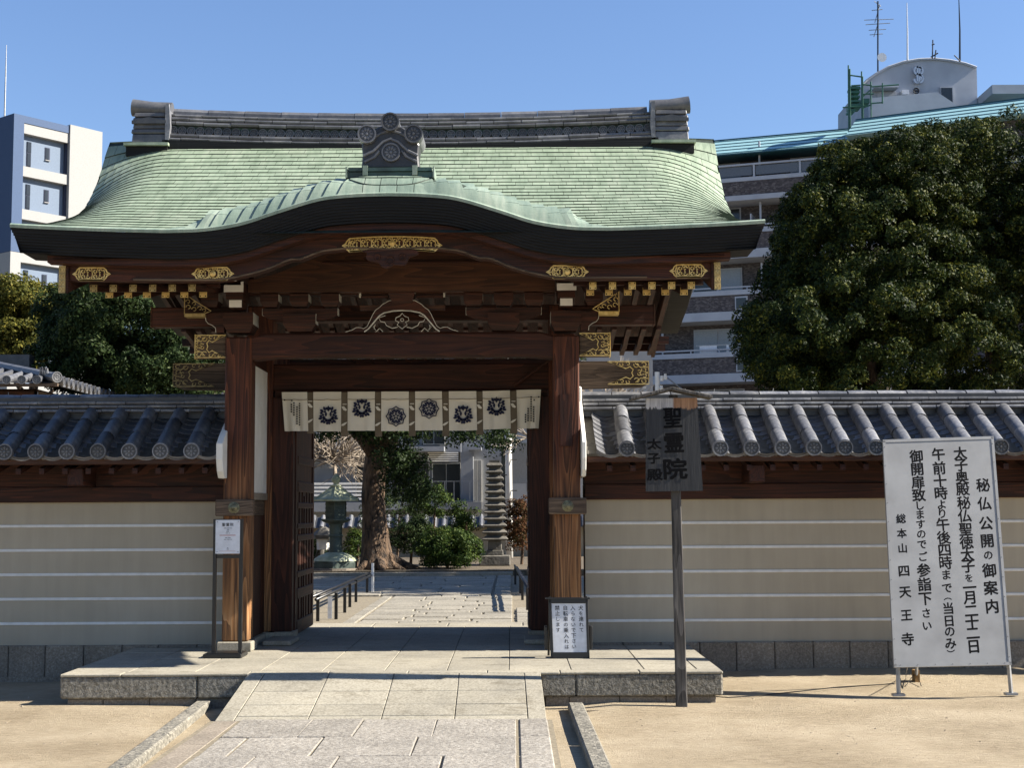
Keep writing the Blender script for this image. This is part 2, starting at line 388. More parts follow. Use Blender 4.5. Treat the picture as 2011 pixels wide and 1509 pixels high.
def mat_sand():
    m, nt, p = newmat('raked_sandy_ground'); v = coords(nt)
    n1 = noise(nt, v, 0.9, 5, 0.6); n2 = noise(nt, coords(nt, (1,4,1)), 9, 5, 0.7, 0.4); n3 = noise(nt, v, 130, 3, 0.8)
    h = math_(nt, 'ADD', math_(nt, 'MULTIPLY', n1, 0.4), math_(nt, 'ADD', math_(nt, 'MULTIPLY', n2, 0.3), math_(nt, 'MULTIPLY', n3, 0.3)))
    col = ramp(nt, h, [(0.36, (0.19,0.14,0.08)), (0.48, (0.33,0.263,0.168)), (0.6, (0.47,0.388,0.268))])
    nt.links.new(col, p.inputs['Base Color']); p.inputs['Roughness'].default_value = 0.95
    hb = math_(nt, 'ADD', math_(nt, 'MULTIPLY', n2, 1.2), math_(nt, 'MULTIPLY', n3, 0.5))
    bump(nt, p, hb, 0.8, 0.03); return m
M['sand'] = mat_sand()
def flat(name, c, rough=0.6, metal=0.0, spec=0.5):
    m, nt, p = newmat(name); v = coords(nt); n = noise(nt, v, 18, 4)
    a = tuple(x*0.88 for x in c); b_ = tuple(min(1, x*1.1) for x in c)
    nt.links.new(ramp(nt, n, [(0.3, a), (0.7, b_)]), p.inputs['Base Color'])
    p.inputs['Roughness'].default_value = rough; p.inputs['Metallic'].default_value = metal; p.inputs['Specular IOR Level'].default_value = spec
    return m
M['blackmetal'] = flat('black_painted_steel', (0.012,0.012,0.013), 0.35)
M['paper'] = flat('white_panel', (0.72,0.74,0.78), 0.5)
M['ink'] = flat('black_ink', (0.006,0.006,0.007), 0.8, spec=.1)
M['red'] = flat('red_print', (0.5,0.04,0.03), 0.6)
M['greyink'] = flat('grey_print', (0.12,0.12,0.13), 0.6)
M['alu'] = mat_noise('scuffed_aluminium_sheet', (0.30,0.30,0.295), (0.42,0.425,0.42), 3.2, 0.55, b=0.08, metal=0.15)
M['steel'] = mat_noise('galvanised_steel', (0.30,0.31,0.32), (0.5,0.51,0.52), 9, 0.45, metal=0.5)
M['cloth'] = mat_noise('cream_cotton_cloth', (0.66,0.60,0.48), (0.76,0.70,0.58), 2.5, 0.95, b=0.15, bsc=25, bd=0.01)
M['clothbrown'] = mat_noise('olive_brown_cloth', (0.15,0.115,0.075), (0.23,0.18,0.12), 6, 0.95, b=0.15)
M['navy'] = flat('navy_print', (0.008,0.012,0.05), 0.8)
M['signwood'] = None
def mat_signwood():
    m, nt, p = newmat('blackened_signboard_wood')
    h = noise(nt, coords(nt, (1,1,0.05)), 55, 6, 0.65, 0.2)
    dark = ramp(nt, h, [(0.3, (0.012,0.013,0.015)), (0.7, (0.034,0.036,0.039))])
    t = nt.nodes.new('ShaderNodeTexCoord'); sp = nt.nodes.new('ShaderNodeSeparateXYZ'); nt.links.new(t.outputs['Object'], sp.inputs[0])
    jag = noise(nt, coords(nt, (1,0.02,0.05)), 60, 4, 0.7)
    z = math_(nt, 'ADD', sp.outputs[2], math_(nt, 'MULTIPLY', jag, 0.09))
    lightc = ramp(nt, h, [(0.3, (0.2,0.195,0.195)), (0.7, (0.56,0.53,0.50))])
    orange = ramp(nt, h, [(0.3, (0.16,0.07,0.03)), (0.7, (0.42,0.24,0.13))])
    f2 = nt.nodes.new('ShaderNodeMapRange'); nt.links.new(sp.outputs[0], f2.inputs[0]); f2.inputs[1].default_value = 0.005; f2.inputs[2].default_value = 0.02
    lightc = mix(nt, lightc, orange, f2.outputs[0])
    f = nt.nodes.new('ShaderNodeMapRange'); nt.links.new(z, f.inputs[0]); f.inputs[1].default_value = 2.262; f.inputs[2].default_value = 2.272
    col = mix(nt, dark, lightc, f.outputs[0])
    nt.links.new(col, p.inputs['Base Color']); p.inputs['Roughness'].default_value = 0.8; bump(nt, p, h, 0.5, 0.005); return m
M['signwood'] = mat_signwood()
M['postgrey'] = mat_wood('grey_weathered_post', (0.035,0.033,0.03), (0.14,0.13,0.12), 'Z', 12, 0.9, 0.6)
M['bronze'] = mat_noise('green_bronze', (0.04,0.06,0.052), (0.10,0.135,0.11), 5, 0.6, b=0.3, metal=0.2)
M['bronzetop'] = mat_noise('pale_patina_bronze', (0.26,0.29,0.18), (0.50,0.52,0.36), 6, 0.7, b=0.3)
M['bark'] = mat_noise('rough_bark', (0.02,0.013,0.008), (0.20,0.125,0.072), 9, 0.95, (1,1,0.35), 1.0, 16, 0.10, detail=8, lo=.36, hi=.62)
M['twig'] = mat_noise('bare_twig_bark', (0.22,0.17,0.12), (0.50,0.42,0.33), 6, 0.9, b=0)
M['oldstone'] = mat_noise('weathered_grey_stone', (0.13,0.12,0.10), (0.36,0.33,0.28), 4, 0.95, b=0.6, bsc=18, bd=0.02)
def mat_leaf(name, c1, c2, c3, trans=0.18, rough=0.55):
    m, nt, p = newmat(name)
    a = nt.nodes.new('ShaderNodeAttribute'); a.attribute_name = 'tone'
    col = ramp(nt, a.outputs['Fac'], [(0.0, c1), (0.55, c2), (1.0, c3)])
    nt.links.new(col, p.inputs['Base Color']); p.inputs['Roughness'].default_value = rough; p.inputs['Specular IOR Level'].default_value = 0.09
    tr = nt.nodes.new('ShaderNodeBsdfTranslucent'); mx = nt.nodes.new('ShaderNodeMixShader'); mx.inputs[0].default_value = trans
    nt.links.new(col, tr.inputs[0]); nt.links.new(p.outputs[0], mx.inputs[1]); nt.links.new(tr.outputs[0], mx.inputs[2])
    nt.links.new(mx.outputs[0], nt.nodes['Material Output'].inputs[0]); return m
M['leaf_olive'] = mat_leaf('olive_green_leaves', (0.005,0.011,0.004), (0.022,0.036,0.008), (0.125,0.125,0.02))
M['leaf_yellow'] = mat_leaf('yellow_green_leaves', (0.025,0.034,0.008), (0.085,0.085,0.016), (0.20,0.165,0.03))
M['leaf_dark'] = mat_leaf('dark_green_leaves', (0.008,0.016,0.006), (0.022,0.038,0.011), (0.065,0.085,0.028))
M['leaf_mid'] = mat_leaf('mid_green_leaves', (0.010,0.022,0.006), (0.032,0.058,0.011), (0.11,0.14,0.03))
M['leaf_red'] = mat_leaf('reddish_leaves', (0.02,0.028,0.008), (0.10,0.045,0.02), (0.22,0.10,0.05))
# ================================================================ GATE
GX, GY, GZ = -0.975, 13.8, 0.25
gate = thing('temple_gate', (GX, GY, 0.0), 'wooden temple gate with green copper roof and curved front gable over the open doorway', 'gate')
HW = 2.98; YF = 11.12; YR = 13.62
HUMP = [(0, .300), (.27, .292), (.54, .262), (.89, .155), (1.15, .068), (1.45, .016), (1.75, 0)]
def hump(u): return interp(HUMP, abs(u))
def eave(u): return 3.672 + 0.065 * (abs(u) / HW) ** 3
VD = [(11.1, 0.0), (11.6, .10), (12.1, .22), (12.5, .29), (13.1, .33), (13.5, .20), (13.7, .06), (13.85, .0)]
def main_z(u, Y):
    t = max(0.0, min(Y, 13.8) - YF)
    z = 3.672 + 0.38 * t + 0.061 * t * t
    w = max(0.0, (abs(u) - 2.25) / 0.73) ** 2
    z -= interp(VD, Y) * w
    return z + 0.065 * (abs(u) / HW) ** 3 * max(0, 1 - t / 1.5)
def hump_z(u, Y):
    t = max(0.0, Y - YF); r = min(1.0, hump(u) / 0.016)
    return eave(u) + hump(u) + r * (0.195 * (1 - math.exp(-t / 0.10)) + 0.03 * t)
def roof_z(u, Y): return max(main_z(u, Y), hump_z(u, Y)) if abs(u) < 1.76 else main_z(u, Y)
# -- dark base surface beneath the copper sheets (front) and the plain rear slope
b = MB(); us = [HW * (-1 + 2 * i / 90) for i in range(91)]; ys = [YF + (13.8 - YF) * j / 30 for j in range(31)]
b.grid(lambda u, y: (GX + u, y, main_z(u, y) - 0.012), us, ys)
b.build('roof_boarding', M['lip'], gate)
b = MB(); ys2 = [13.8 + 2.68 * j / 24 for j in range(25)]
b.grid(lambda u, y: (GX + u, y, main_z(u, 27.6 - y)), us[::2], ys2)
b.build('rear_copper_roof', M['copper'], gate, smooth_=True)
# -- copper sheets in courses
NC = 27
def arc(u):   # course limits in Y, equal steps along the slope
    P = [(YF, 0.0)]; n = 120
    for i in range(1, n + 1):
        y = YF + (YR + 0.1 - YF) * i / n; y0 = P[-1][0]
        P.append((y, P[-1][1] + math.hypot(y - y0, main_z(0, y) - main_z(0, y0))))
    L = P[-1][1]; out = []; k = 0
    for c in range(NC + 1):
        tgt = L * c / NC
        while k < n and P[k + 1][1] < tgt - 1e-9: k += 1
        k2 = min(k, n - 1); a, q = P[k2], P[k2 + 1]; out.append(a[0] + (q[0] - a[0]) * (tgt - a[1]) / max(1e-9, q[1] - a[1]))
    return out
CY_ = arc(0)
sheets = []
def sheet(mb, u0, u1, y0, y1, fn, lip=0.010, ns=2, tone=0.5):
    n = Vector((0, -0.45, 0.89)); d = 0.0015; jit = random.uniform(-0.001, 0.002)
    v = []
    for i in range(ns + 1):
        u = lerp(u0 + d, u1 - d, i / ns)
        zf, zb_ = fn(u, y0), fn(u, y1 + 0.02)
        v += [(GX + u, y0, zf - 0.004), (GX + u, y0 - 0.006, zf + lip + jit), (GX + u, y1 + 0.02, zb_ + 0.003)]
    f = []; mt = []
    for i in range(ns):
        a, c = 3 * i, 3 * i + 3
        f += [(a, c, c + 1, a + 1)]; mt.append(1)
        f += [(a + 1, c + 1, c + 2, a + 2)]; mt.append(0)
    f += [(0, 1, 2), (3 * ns, 3 * ns + 2, 3 * ns + 1)]; mt += [1, 1]
    base = len(mb.v); mb.v += v
    for q, k in zip(f, mt): mb.f.append(tuple(base + i for i in q)); mb.m.append(k)
def set_tone(o, val=None):
    a = o.data.attributes.new('tone', 'FLOAT', 'FACE')
    n = len(o.data.polygons); a.data.foreach_set('value', [val if val is not None else 0.5] * n)
SW = 0.153; shl = []
for c in range(NC):
    y0, y1 = CY_[c], CY_[c + 1]; off = (0, 0.5, 0.25, 0.75)[c % 4] * SW + 0.02
    u = -HW - off
    while u < HW:
        a, q = max(u, -HW), min(u + SW, HW)
        if q - a > 0.02:
            mid = (a + q) / 2
            if not (hump_z(mid, y1) > main_z(mid, y1) + 0.02 and abs(mid) < 1.64): shl.append((abs(main_z(mid, y1) - main_z(mid, y0)) / y0, a, q, y0, y1))
        u += SW
shl.sort(key=lambda s: -s[0]); rest = MB(); tones = []
for k, (_, a, q, y0, y1) in enumerate(shl):
    t = random.random() ** 1.0
    ns = 4 if abs(a) > 2.1 else 2
    if k < 300:
        mb = MB(); sheet(mb, a, q, y0, y1, main_z, ns=2)
        o = mb.build('copper_sheet', [M['copper'], M['lip']], gate); set_tone(o, t)
    else:
        n0 = len(rest.f); sheet(rest, a, q, y0, y1, main_z, ns=ns); tones += [t] * (len(rest.f) - n0)
o = rest.build('copper_sheets', [M['copper'], M['lip']], gate, kind='stuff')
o.data.attributes.new('tone', 'FLOAT', 'FACE').data.foreach_set('value', tones)
# -- the hump over the doorway: plates rolled over the eave, laid away from the crown
hy = [YF - 0.01, YF + 0.015, YF + 0.05, YF + 0.10, YF + 0.18, YF + 0.30]
def hump_back(u):      # where the hump dives under the main slope
    y = YF
    while y < 13.6 and hump_z(u, y) > main_z(u, y) - 0.02: y += 0.04
    return y
mb = MB(); mb.grid(lambda u, y: (GX + u, y, (hump_z(u, y) if y > YF else eave(u) + hump(u) - .02) - .004), [1.7 * (-1 + 2 * i / 80) for i in range(81)], [YF - .008, YF + .02, YF + .05, YF + .09, YF + .15, YF + .22, YF + .3]); mb.build('hump_boarding', M['lip'], gate)
edges = [0.30]
while edges[-1] < 1.66: edges.append(edges[-1] + 0.118 - 0.012 * (len(edges) / 12))
for sg in (-1, 1):
    for i in range(len(edges) - 1):
        e0, e1 = edges[i], edges[i + 1]
        for band in range(2):
            yb = max(hump_back((e0 + e1) / 2), YF + 0.12); ymid = YF + 0.075 + 0.02 * ((i * 7) % 3)
            ya, yz = (YF - 0.012, ymid) if band == 0 else (ymid, yb)
            if yz - ya < 0.02: continue
            mb = MB(); n = 6; V = []
            for j in range(n + 1):
                y = lerp(ya, yz, j / n); lean = 0.10 * (1 - math.exp(-(y - YF + 0.02) / 0.10))
                for kk, (e, h) in enumerate(((e0 - 0.0 + 0.003, 0.000), ((e0 + e1) / 2, 0.012), (e1 - .005, 0.022), (e1 - 0.0045, -0.008))):
                    ee = e - lean * 0.9
                    z = hump_z(ee, y) if y > YF else eave(ee) + hump(ee) - 0.02
                    V.append((GX + sg * ee, y, z + h + 0.003 * band))
            b0 = len(mb.v); mb.v += V
            for j in range(n):
                for kk in range(3):
                    a = b0 + j * 4 + kk; f = (a, a + 1, a + 5, a + 4); f = f if sg > 0 else f[::-1]
                    mb.f.append(f); mb.m.append(1 if kk == 2 else 0)
            f = tuple(b0 + kk for kk in range(3, -1, -1)); mb.f.append(f if sg > 0 else f[::-1]); mb.m.append(0)
            o = mb.build('hump_plate', [M['copper2'], M['lip']], gate); set_tone(o, random.random())
# crown of the hump: concentric curved plates below the ornament
for r, (a0, a1, h) in enumerate(((0.0, 0.10, .018), (0.10, 0.20, .012), (0.20, 0.335, .006))):
    for k in range(5 if r else 3):
        K = 5 if r else 3
        def fn(s, t, r=r, h=h):
            xx = lerp(-0.30 - 0.02 * r, 0.30 + 0.02 * r, s)
            edge_ = 1 - abs(xx / 0.34) ** 4
            y_lo = YF - 0.012 + (0.27 - a1) * 0.85 + 0.12 * (1 - edge_) if r < 2 else YF - 0.012
            y_hi = YF + 0.30
            y = lerp(y_lo, y_hi, t)
            z = hump_z(xx, y) if y > YF else eave(xx) + hump(xx) - 0.015
            return (GX + xx, y, z + h - 0.002 * r + 0.004)
        ss = [(k + q / 4) / K + (0.004 if q == 0 else -0.004 if q == 4 else 0) for q in range(5)]
        mb = MB().grid(fn, ss, [0, .08, .2, .4, .7, 1.0])
        n_ = len(ss); lo = [Vector(fn(s, 0)) for s in ss]
        bb = len(mb.v); mb.v += [tuple(p) for p in lo] + [(p.x, p.y, p.z - 0.014) for p in lo]
        for q in range(n_ - 1): mb.f.append((bb + n_ + q, bb + n_ + q + 1, bb + q + 1, bb + q)); mb.m.append(1)
        o = mb.build('crown_plate', [M['copper2'], M['lip']], gate); set_tone(o, random.random())
# thin copper drip along the whole eave
mb = MB(); uu = [HW * (-1 + 2 * i / 120) for i in range(121)]
def top(u): return eave(u) + hump(u)
prof = [(-.03, -.024), (-.034, .0), (-.012, .014), (.03, .006)]
mb.grid(lambda u, k: (GX + u, YF + prof[k][0], top(u) + prof[k][1]), uu, [0, 1, 2, 3])
o = mb.build('copper_drip_edge', M['copper2'], gate); set_tone(o, 0.75)
# -- thick layered eave edge, front
FT = 0.195
prof = []
for k in range(9):
    z = -0.022 - FT * k / 9; y = -0.018 + 0.085 * (k / 9) ** 1.3
    prof += [(y, z), (y, z - FT / 9 + 0.003), (y + 0.0022, z - FT / 9 + 0.0015)]
prof += [(0.35, -0.222)]
def squeeze(u, k):   # the end is raked inwards towards the bottom
    return u * (1 - 0.028 * (k / (len(prof) - 1)) * (1 if abs(u) > HW * 0.9 else abs(u) / (HW * 0.9)))
mb = MB(); mb.grid(lambda u, k: (GX + squeeze(u, k), YF + prof[k][0], top(u) + prof[k][1]), uu, list(range(len(prof))), flip=True)
mb.build('layered_eave_edge', M['edge'], gate)
# sides of the slab and its underside
for sg in (-1, 1):
    mb = MB()
    ysd = [YF + (16.48 - YF) * j / 40 for j in range(41)]
    mb.grid(lambda y, k, sg=sg: (GX + sg * (HW - (0.0, 0.075, 0.30)[k]), y, main_z(HW, y if y < 13.8 else 27.6 - y) - (0.0, 0.22, 0.222)[k]), ysd, [0, 1, 2], flip=sg > 0)
    mb.build('layered_verge_edge', M['edge'], gate)
def under(u, y):
    yy = y if y < 13.8 else 27.6 - y
    hh = hump(u) * max(0, 1 - (yy - YF) / 1.3) if y < 13.8 else 0
    return 3.672 + 0.30 * (yy - YF) + hh - 0.215
mb = MB().grid(lambda u, y: (GX + u, y, under(u, y)), [2.67 * (-1 + 2 * i / 40) for i in range(41)], [YF + 0.06 + (16.42 - YF) * j / 24 for j in range(25)], flip=True)
mb.build('eave_soffit', M['woodY'], gate)
# slim board and bargeboard below the edge
def zb(u): return top(u) - 0.222
mb = MB(); mb.grid(lambda u, k: (GX + u, YF + (.10, .10, .2)[k], zb(u) + (.02, -.045, -.05)[k]), [2.72 * (-1 + 2 * i / 90) for i in range(91)], [0, 1, 2], flip=True)
mb.build('eave_lath', M['woodX'], gate)
YB = YF + 0.22
def bb_low(u):
    a = abs(u)
    pts = [(0, 3.555), (.30, 3.568), (.42, 3.560), (.56, 3.540), (.68, 3.495), (.705, 3.482), (.80, 3.478), (.98, 3.405), (1.2, 3.345), (1.42, 3.315), (2.6, 3.328)]
    return interp(pts, a)
mb = MB()
uu2 = [2.58 * (-1 + 2 * i / 150) for i in range(151)]
mb.grid(lambda u, k: (GX + u, YB + (0, 0, .09, .09)[k], (zb(u) - .03, bb_low(u), bb_low(u), zb(u) - .03)[k]), uu2, [0, 1, 2, 3], flip=True)
for sg in (-1, 1): mb.box(GX + sg * 2.58 - .002, GX + sg * 2.58 + .002, YB, YB + .09, 3.33, zb(2.58) - .03)
mb.build('curved_bargeboard', M['woodX'], gate)
mb = MB()   # raised bead along its lower edge
mb.tube([(GX + u, YB - .004, bb_low(u) + .012) for u in uu2[15:-15]], .011, 5)
mb.build('bargeboard_bead', M['greyX'], gate)
# pendant carving below the crown (gegyo)
mb = MB(); pts = []
for k in range(36):
    a = math.pi * k / 35; r = 1 + .10 * math.cos(9 * a)
    pts.append((GX - .22 * math.cos(a) * r, 3.56 - .135 * math.sin(a) ** 1.5 * r))
mb.prism(pts[::-1], YB - .02, YB + .03)
for x, z, r in ((0, 3.475, .03), (-.10, 3.50, .022), (.10, 3.50, .022)): mb.tube([(GX + x + r * math.cos(t), YB - .024, z + r * math.sin(t)) for t in [2 * math.pi * i / 10 for i in range(10)]], .007, 5, close=True)
mb.build('pendant_carving', M['woodX'], gate)

# -- pierced gilt fittings
def curl(c, r, a0, a1, n=9, sx=1.0, sz=1.0, shrink=0.0):
    return [(c[0] + sx * r * (1 - shrink * i / n) * math.cos(lerp(a0, a1, i / n)), c[1] + sz * r * (1 - shrink * i / n) * math.sin(lerp(a0, a1, i / n))) for i in range(n + 1)]
def fret(name, w, h, y, cx, cz, parent, style='lozenge', wd=.0085, matl='gold', boss=True, axis='Y', flipx=1, bend=None, dirn=-1):
    """pierced metal plate centred at (cx, cz): outline plus scrolls, each a raised ribbon"""
    mb = MB(); hw, hh = w / 2, h / 2
    if axis == 'Y': P = lambda p: Vector((cx + flipx * p[0], y, cz + p[1] + (bend(p[0]) if bend else 0))); n = Vector((0, -1, 0))
    else: P = lambda p: Vector((y, cx + flipx * p[0], cz + p[1])); n = Vector((-dirn, 0, 0)) * -1
    def R(pts, close=False, k=1.0):
        if bend:
            Q_ = []; src = list(pts) + ([pts[0]] if close else [])
            for a, c in zip(src[:-1], src[1:]):
                m_ = max(1, int(math.hypot(c[0]-a[0], c[1]-a[1]) / .03))
                Q_ += [(lerp(a[0], c[0], i/m_), lerp(a[1], c[1], i/m_)) for i in range(m_)]
            pts = Q_ if close else Q_ + [src[-1]]
        mb.ribbon([P(p) for p in pts], wd * k, n, .005, close=close)
    if style == 'lozenge':      # long plate with pointed lobed ends
        e = min(hh * 1.1, hw * .35)
        out = [(-hw + e, hh), (hw - e, hh), (hw - e * .62, hh * .62), (hw - e * .5, hh * .3), (hw, 0), (hw - e * .5, -hh * .3), (hw - e * .62, -hh * .62), (hw - e, -hh)]
        out = out + [(-x, z) for x, z in out[::-1]][0:8]
        out = [(hw - e, hh), (hw - e * .62, hh * .62), (hw - e * .5, hh * .3), (hw, 0), (hw - e * .5, -hh * .3), (hw - e * .62, -hh * .62), (hw - e, -hh), (-hw + e, -hh), (-hw + e * .62, -hh * .62), (-hw + e * .5, -hh * .3), (-hw, 0), (-hw + e * .5, hh * .3), (-hw + e * .62, hh * .62), (-hw + e, hh)]
        R(out, True, 1.3)
        L = 2 * (hw - e); nn = max(2, round(L / (h * .8))); st = L / nn
        for i in range(nn):
            x = -hw + e + st * (i + .5)
            for sx in (-1, 1):
                for sz in (-1, 1):
                    R(curl((x + sx * st * .22, sz * hh * .45), hh * .34, 0, 5.2 * sx * sz, 9, 1, 1, .55))
            R([(x, hh * .85), (x + st * .2, 0), (x, -hh * .85), (x - st * .2, 0)], True, .8)
            R([(x - st * .5, hh * .9), (x - st * .42, 0), (x - st * .5, -hh * .9)], False, .8)
        for sx in (-1, 1):
            R([(sx * (hw - e), hh * .7), (sx * (hw - e * .8), 0), (sx * (hw - e), -hh * .7)]); R([(sx * (hw - e), 0), (sx * (hw - e * .2), 0)])
        R([(-hw + e, -hh * .96), (hw - e, -hh * .96)], False, 2.0)
    elif style == 'vee':        # plate for a beam end: solid scrolls at the tip, V shaped mouth towards the post
        R([(-hw, -hh), (-hw, hh), (hw, hh), (hw * .1, hh * .38), (hw * -.1, hh * .55), (-hw * .25, hh * .28), (-hw * .18, 0), (-hw * .25, -hh * .28), (hw * -.1, -hh * .55), (hw * .1, -hh * .38), (hw, -hh)], True, 1.3)
        for sz in (-1, 1):
            for (a, c_, r_, s_) in ((-.78, .72, .2, 1), (-.78, .28, .2, -1), (-.42, .68, .22, -1), (0.0, .8, .16, 1), (.3, .74, .15, -1), (.55, .86, .1, 1), (-.55, .1, .14, 1)):
                R(curl((a * hw, sz * c_ * hh), r_ * hh * 1.1, .5, .5 + 5.0 * s_ * sz, 9, 1.1, 1, .5), False, .9)
            R([(-hw, sz * hh * .5), (-hw * .6, sz * hh * .48), (-hw * .35, sz * hh * .85)]); R([(-hw, 0), (-hw * .6, sz * hh * .2)])
    elif style == 'square':     # rafter end cap
        mb.box(cx - hw, cx + hw, y, y + .012, cz - hh, cz + hh)
        R([(-hw * .62, 0), (0, hh * .62), (hw * .62, 0), (0, -hh * .62)], True, 1)
        for sx in (-1, 1):
            for sz in (-1, 1): R(curl((sx * hw * .68, sz * hh * .68), hh * .2, 0, 6.28, 6), False, .6)
        R([(-hw * .94, -hh * .94), (hw * .94, -hh * .94), (hw * .94, hh * .94), (-hw * .94, hh * .94)], True, .8)
    if boss and style == 'lozenge':
        mb.lathe([(.026, 0), (.024, -.012), (.014, -.018), (.001, -.024)], (cx, y, cz + (bend(0) if bend else 0)), 8, axis='Y') if axis == 'Y' else None
    return mb.build(name, M[matl], parent)
yp = YB - .003
fret('gilt_fitting', .80, .105, yp, GX + .015, 3.617, gate, bend=lambda x: -.02 * (x / .4) ** 2 * 1.0 , label='long pierced gilt plate under the crown of the gable') if False else fret('gilt_fitting', .80, .105, yp, GX + .015, 3.617, gate, bend=lambda x: -.02 * (x / .4) ** 2)
for sg in (-1, 1):
    fret('gilt_fitting', .335, .10, yp, GX + sg * 1.425, 3.375, gate)
    fret('gilt_fitting', .30, .10, yp, GX + sg * 2.40, 3.378, gate, boss=False)
    xv = GX + sg * 2.60
    for ya, za, yb_, zb2 in ((YB - .03, 3.44, 13.8, 4.25), (13.803, 4.25, 16.35, 3.44)):
        lo = (.22, .26) if ya < 13 else (.26, .22)
        mb = MB().hexa([(xv-.02, ya, za-lo[0]), (xv+.02, ya, za-lo[0]), (xv+.02, yb_, zb2-lo[1]), (xv-.02, yb_, zb2-lo[1]), (xv-.02, ya, za), (xv+.02, ya, za), (xv+.02, yb_, zb2), (xv-.02, yb_, zb2)])
        mb.build('verge_board', M['woodY'], gate)
    m2 = MB(); x0 = GX + sg * 2.625
    m2.box(x0 - .026, x0 + .026, YB - .045, YB - .032, 3.22, 3.44)
    m2.build('gilt_fitting', M['golddim'], gate)
    m2 = MB()
    for k in range(4):
        for s in (-1, 1): m2.ribbon([Vector((x0 + s * .012 + .009 * math.cos(t), YB - .046, 3.25 + k * .052 + .018 * math.sin(t))) for t in [2 * math.pi * i / 6 for i in range(6)]], .004, Vector((0, -1, 0)), .004, close=True)
    m2.build('gilt_scroll', M['gold'], gate)
capm = MB().box(-.0285, .0285, 0, .012, -.0285, .0285)
capm.ribbon([Vector(p) for p in ((-.019, 0, 0), (0, 0, .019), (.019, 0, 0), (0, 0, -.019))], .005, Vector((0, -1, 0)), .004, close=True)
capm.ribbon([Vector((.007 * math.cos(t), 0, .007 * math.sin(t))) for t in [i * math.pi / 3 for i in range(6)]], .004, Vector((0, -1, 0)), .004, close=True)
for sx in (-1, 1):
    for sz in (-1, 1): capm.box(sx * .019 - .0045, sx * .019 + .0045, -.002, .002, sz * .019 - .0045, sz * .019 + .0045, 1)
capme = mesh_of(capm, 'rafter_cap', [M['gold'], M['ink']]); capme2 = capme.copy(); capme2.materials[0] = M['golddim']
def beamY(mb, x, y0, z0, y1, z1, w, h): return mb.hexa([(x-w/2,y0,z0-h/2),(x+w/2,y0,z0-h/2),(x+w/2,y1,z1-h/2),(x-w/2,y1,z1-h/2),(x-w/2,y0,z0+h/2),(x+w/2,y0,z0+h/2),(x+w/2,y1,z1+h/2),(x-w/2,y1,z1+h/2)])
fly = mesh_of(beamY(MB(), 0, 0, 0, 1.1, .16, .05, .055), 'flying_rafter', M['woodY'])
bas = mesh_of(beamY(MB(), 0, 0, 0, 2.0, .45, .05, .062), 'base_rafter', M['woodY'])
for sg in (-1, 1):
    for k in range(6):
        xu = GX + sg * (2.435 - .1605 * k) + .005; xl = GX + sg * (2.44 - .1593 * (k + (0.0 if sg < 0 else 0.0))) - sg * .0
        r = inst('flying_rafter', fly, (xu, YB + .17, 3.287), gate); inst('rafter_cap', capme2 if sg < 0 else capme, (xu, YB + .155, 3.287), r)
        r = inst('base_rafter', bas, (xl, YB + .66, 3.315), gate); inst('rafter_cap', capme, (xl, YB + .645, 3.315), r, scale=(1.12, 1, 1.12))
for i in range(33):   # rear slope rafters seen from below
    x = GX - 2.56 + i * .16
    inst('base_rafter', bas, (x, 15.95, 3.30), gate, rot=(0, 0, math.pi)); inst('flying_rafter', fly, (x, 16.33, 3.27), gate, rot=(0, 0, math.pi))
for nm, y, z in (('eave_beam', YB + .6, 3.385), ('eave_beam', 16.0, 3.37), ('rear_lath', 16.38, 3.33)):
    mb = MB()
    if y < 13: mb.box(GX - 2.6, GX - 1.5, y, y + .06, z - .02, z + .05); mb.box(GX + 1.5, GX + 2.6, y, y + .06, z - .02, z + .05)
    else: mb.box(GX - 2.75, GX + 2.75, y, y + .06, z - .03, z + .05)
    mb.build(nm, M['woodX'], gate)

# -- main ridge of clay tiles
def ridge_z(u): return 0.06 * (abs(u) / 2.4) ** 2
RB = 4.948; RU = 2.36
def ridge_course(z0, th, yfront, L, off, round_=True, name='ridge_tile', depth=None, mat='tilem'):
    u = -RU + off
    if off > 0.02: segs = [(-RU, u)]
    else: segs = []
    while u < RU - .01: segs.append((u, min(u + L, RU))); u += L
    for a, q in segs:
        dz = random.uniform(-.003, .003); y = yfront + random.uniform(-.004, .004)
        mb = MB(); D = depth or (13.8 - yfront)
        pr = [(0, -.5), (-.004, -.42), (-.010, 0), (-.004, .42), (.004, .5), (D, .5), (D, -.5)] if round_ else [(0, -.5), (0, .5), (D, .5), (D, -.5)]
        pts0 = [(GX + a + .003, y + p, z0 + dz + ridge_z(a) + th * w) for p, w in pr]; pts1 = [(GX + q - .003, y + p, z0 + dz + ridge_z(q) + th * w) for p, w in pr]
        n = len(pr); mb.add(pts0 + pts1, [tuple(range(n - 1, -1, -1)), tuple(range(n, 2 * n))] + [(i, (i + 1) % n, n + (i + 1) % n, n + i) for i in range(n)])
        mb.build(name, M[mat], gate)
mb = MB(); uu3 = [RU * 1.02 * (-1 + 2 * i / 24) for i in range(25)]
mb.grid(lambda u, k: (GX + u, (13.66, 13.66, 13.94, 13.94)[k], RB + ridge_z(u) + (-.06, .30, .30, -.06)[k]), uu3, [0, 1, 2, 3], flip=True); mb.build('ridge_core', M['verd'], gate)
mb = MB().grid(lambda u, k: (GX + u, (13.56, 13.56, 13.64)[k], RB + ridge_z(u) + (-.05, .062, .062)[k]), uu3, [0, 1, 2], flip=True); mb.build('ridge_base_board', M['edge'], gate)
ridge_course(RB + .078, .028, 13.575, .27, .13); ridge_course(RB + .118, .040, 13.60, .30, .0)
ridge_course(RB + .250, .036, 13.62, .27, .07); ridge_course(RB + .292, .034, 13.635, .27, .20); ridge_course(RB + .330, .030, 13.65, .27, .05)
u = -RU; k = 0
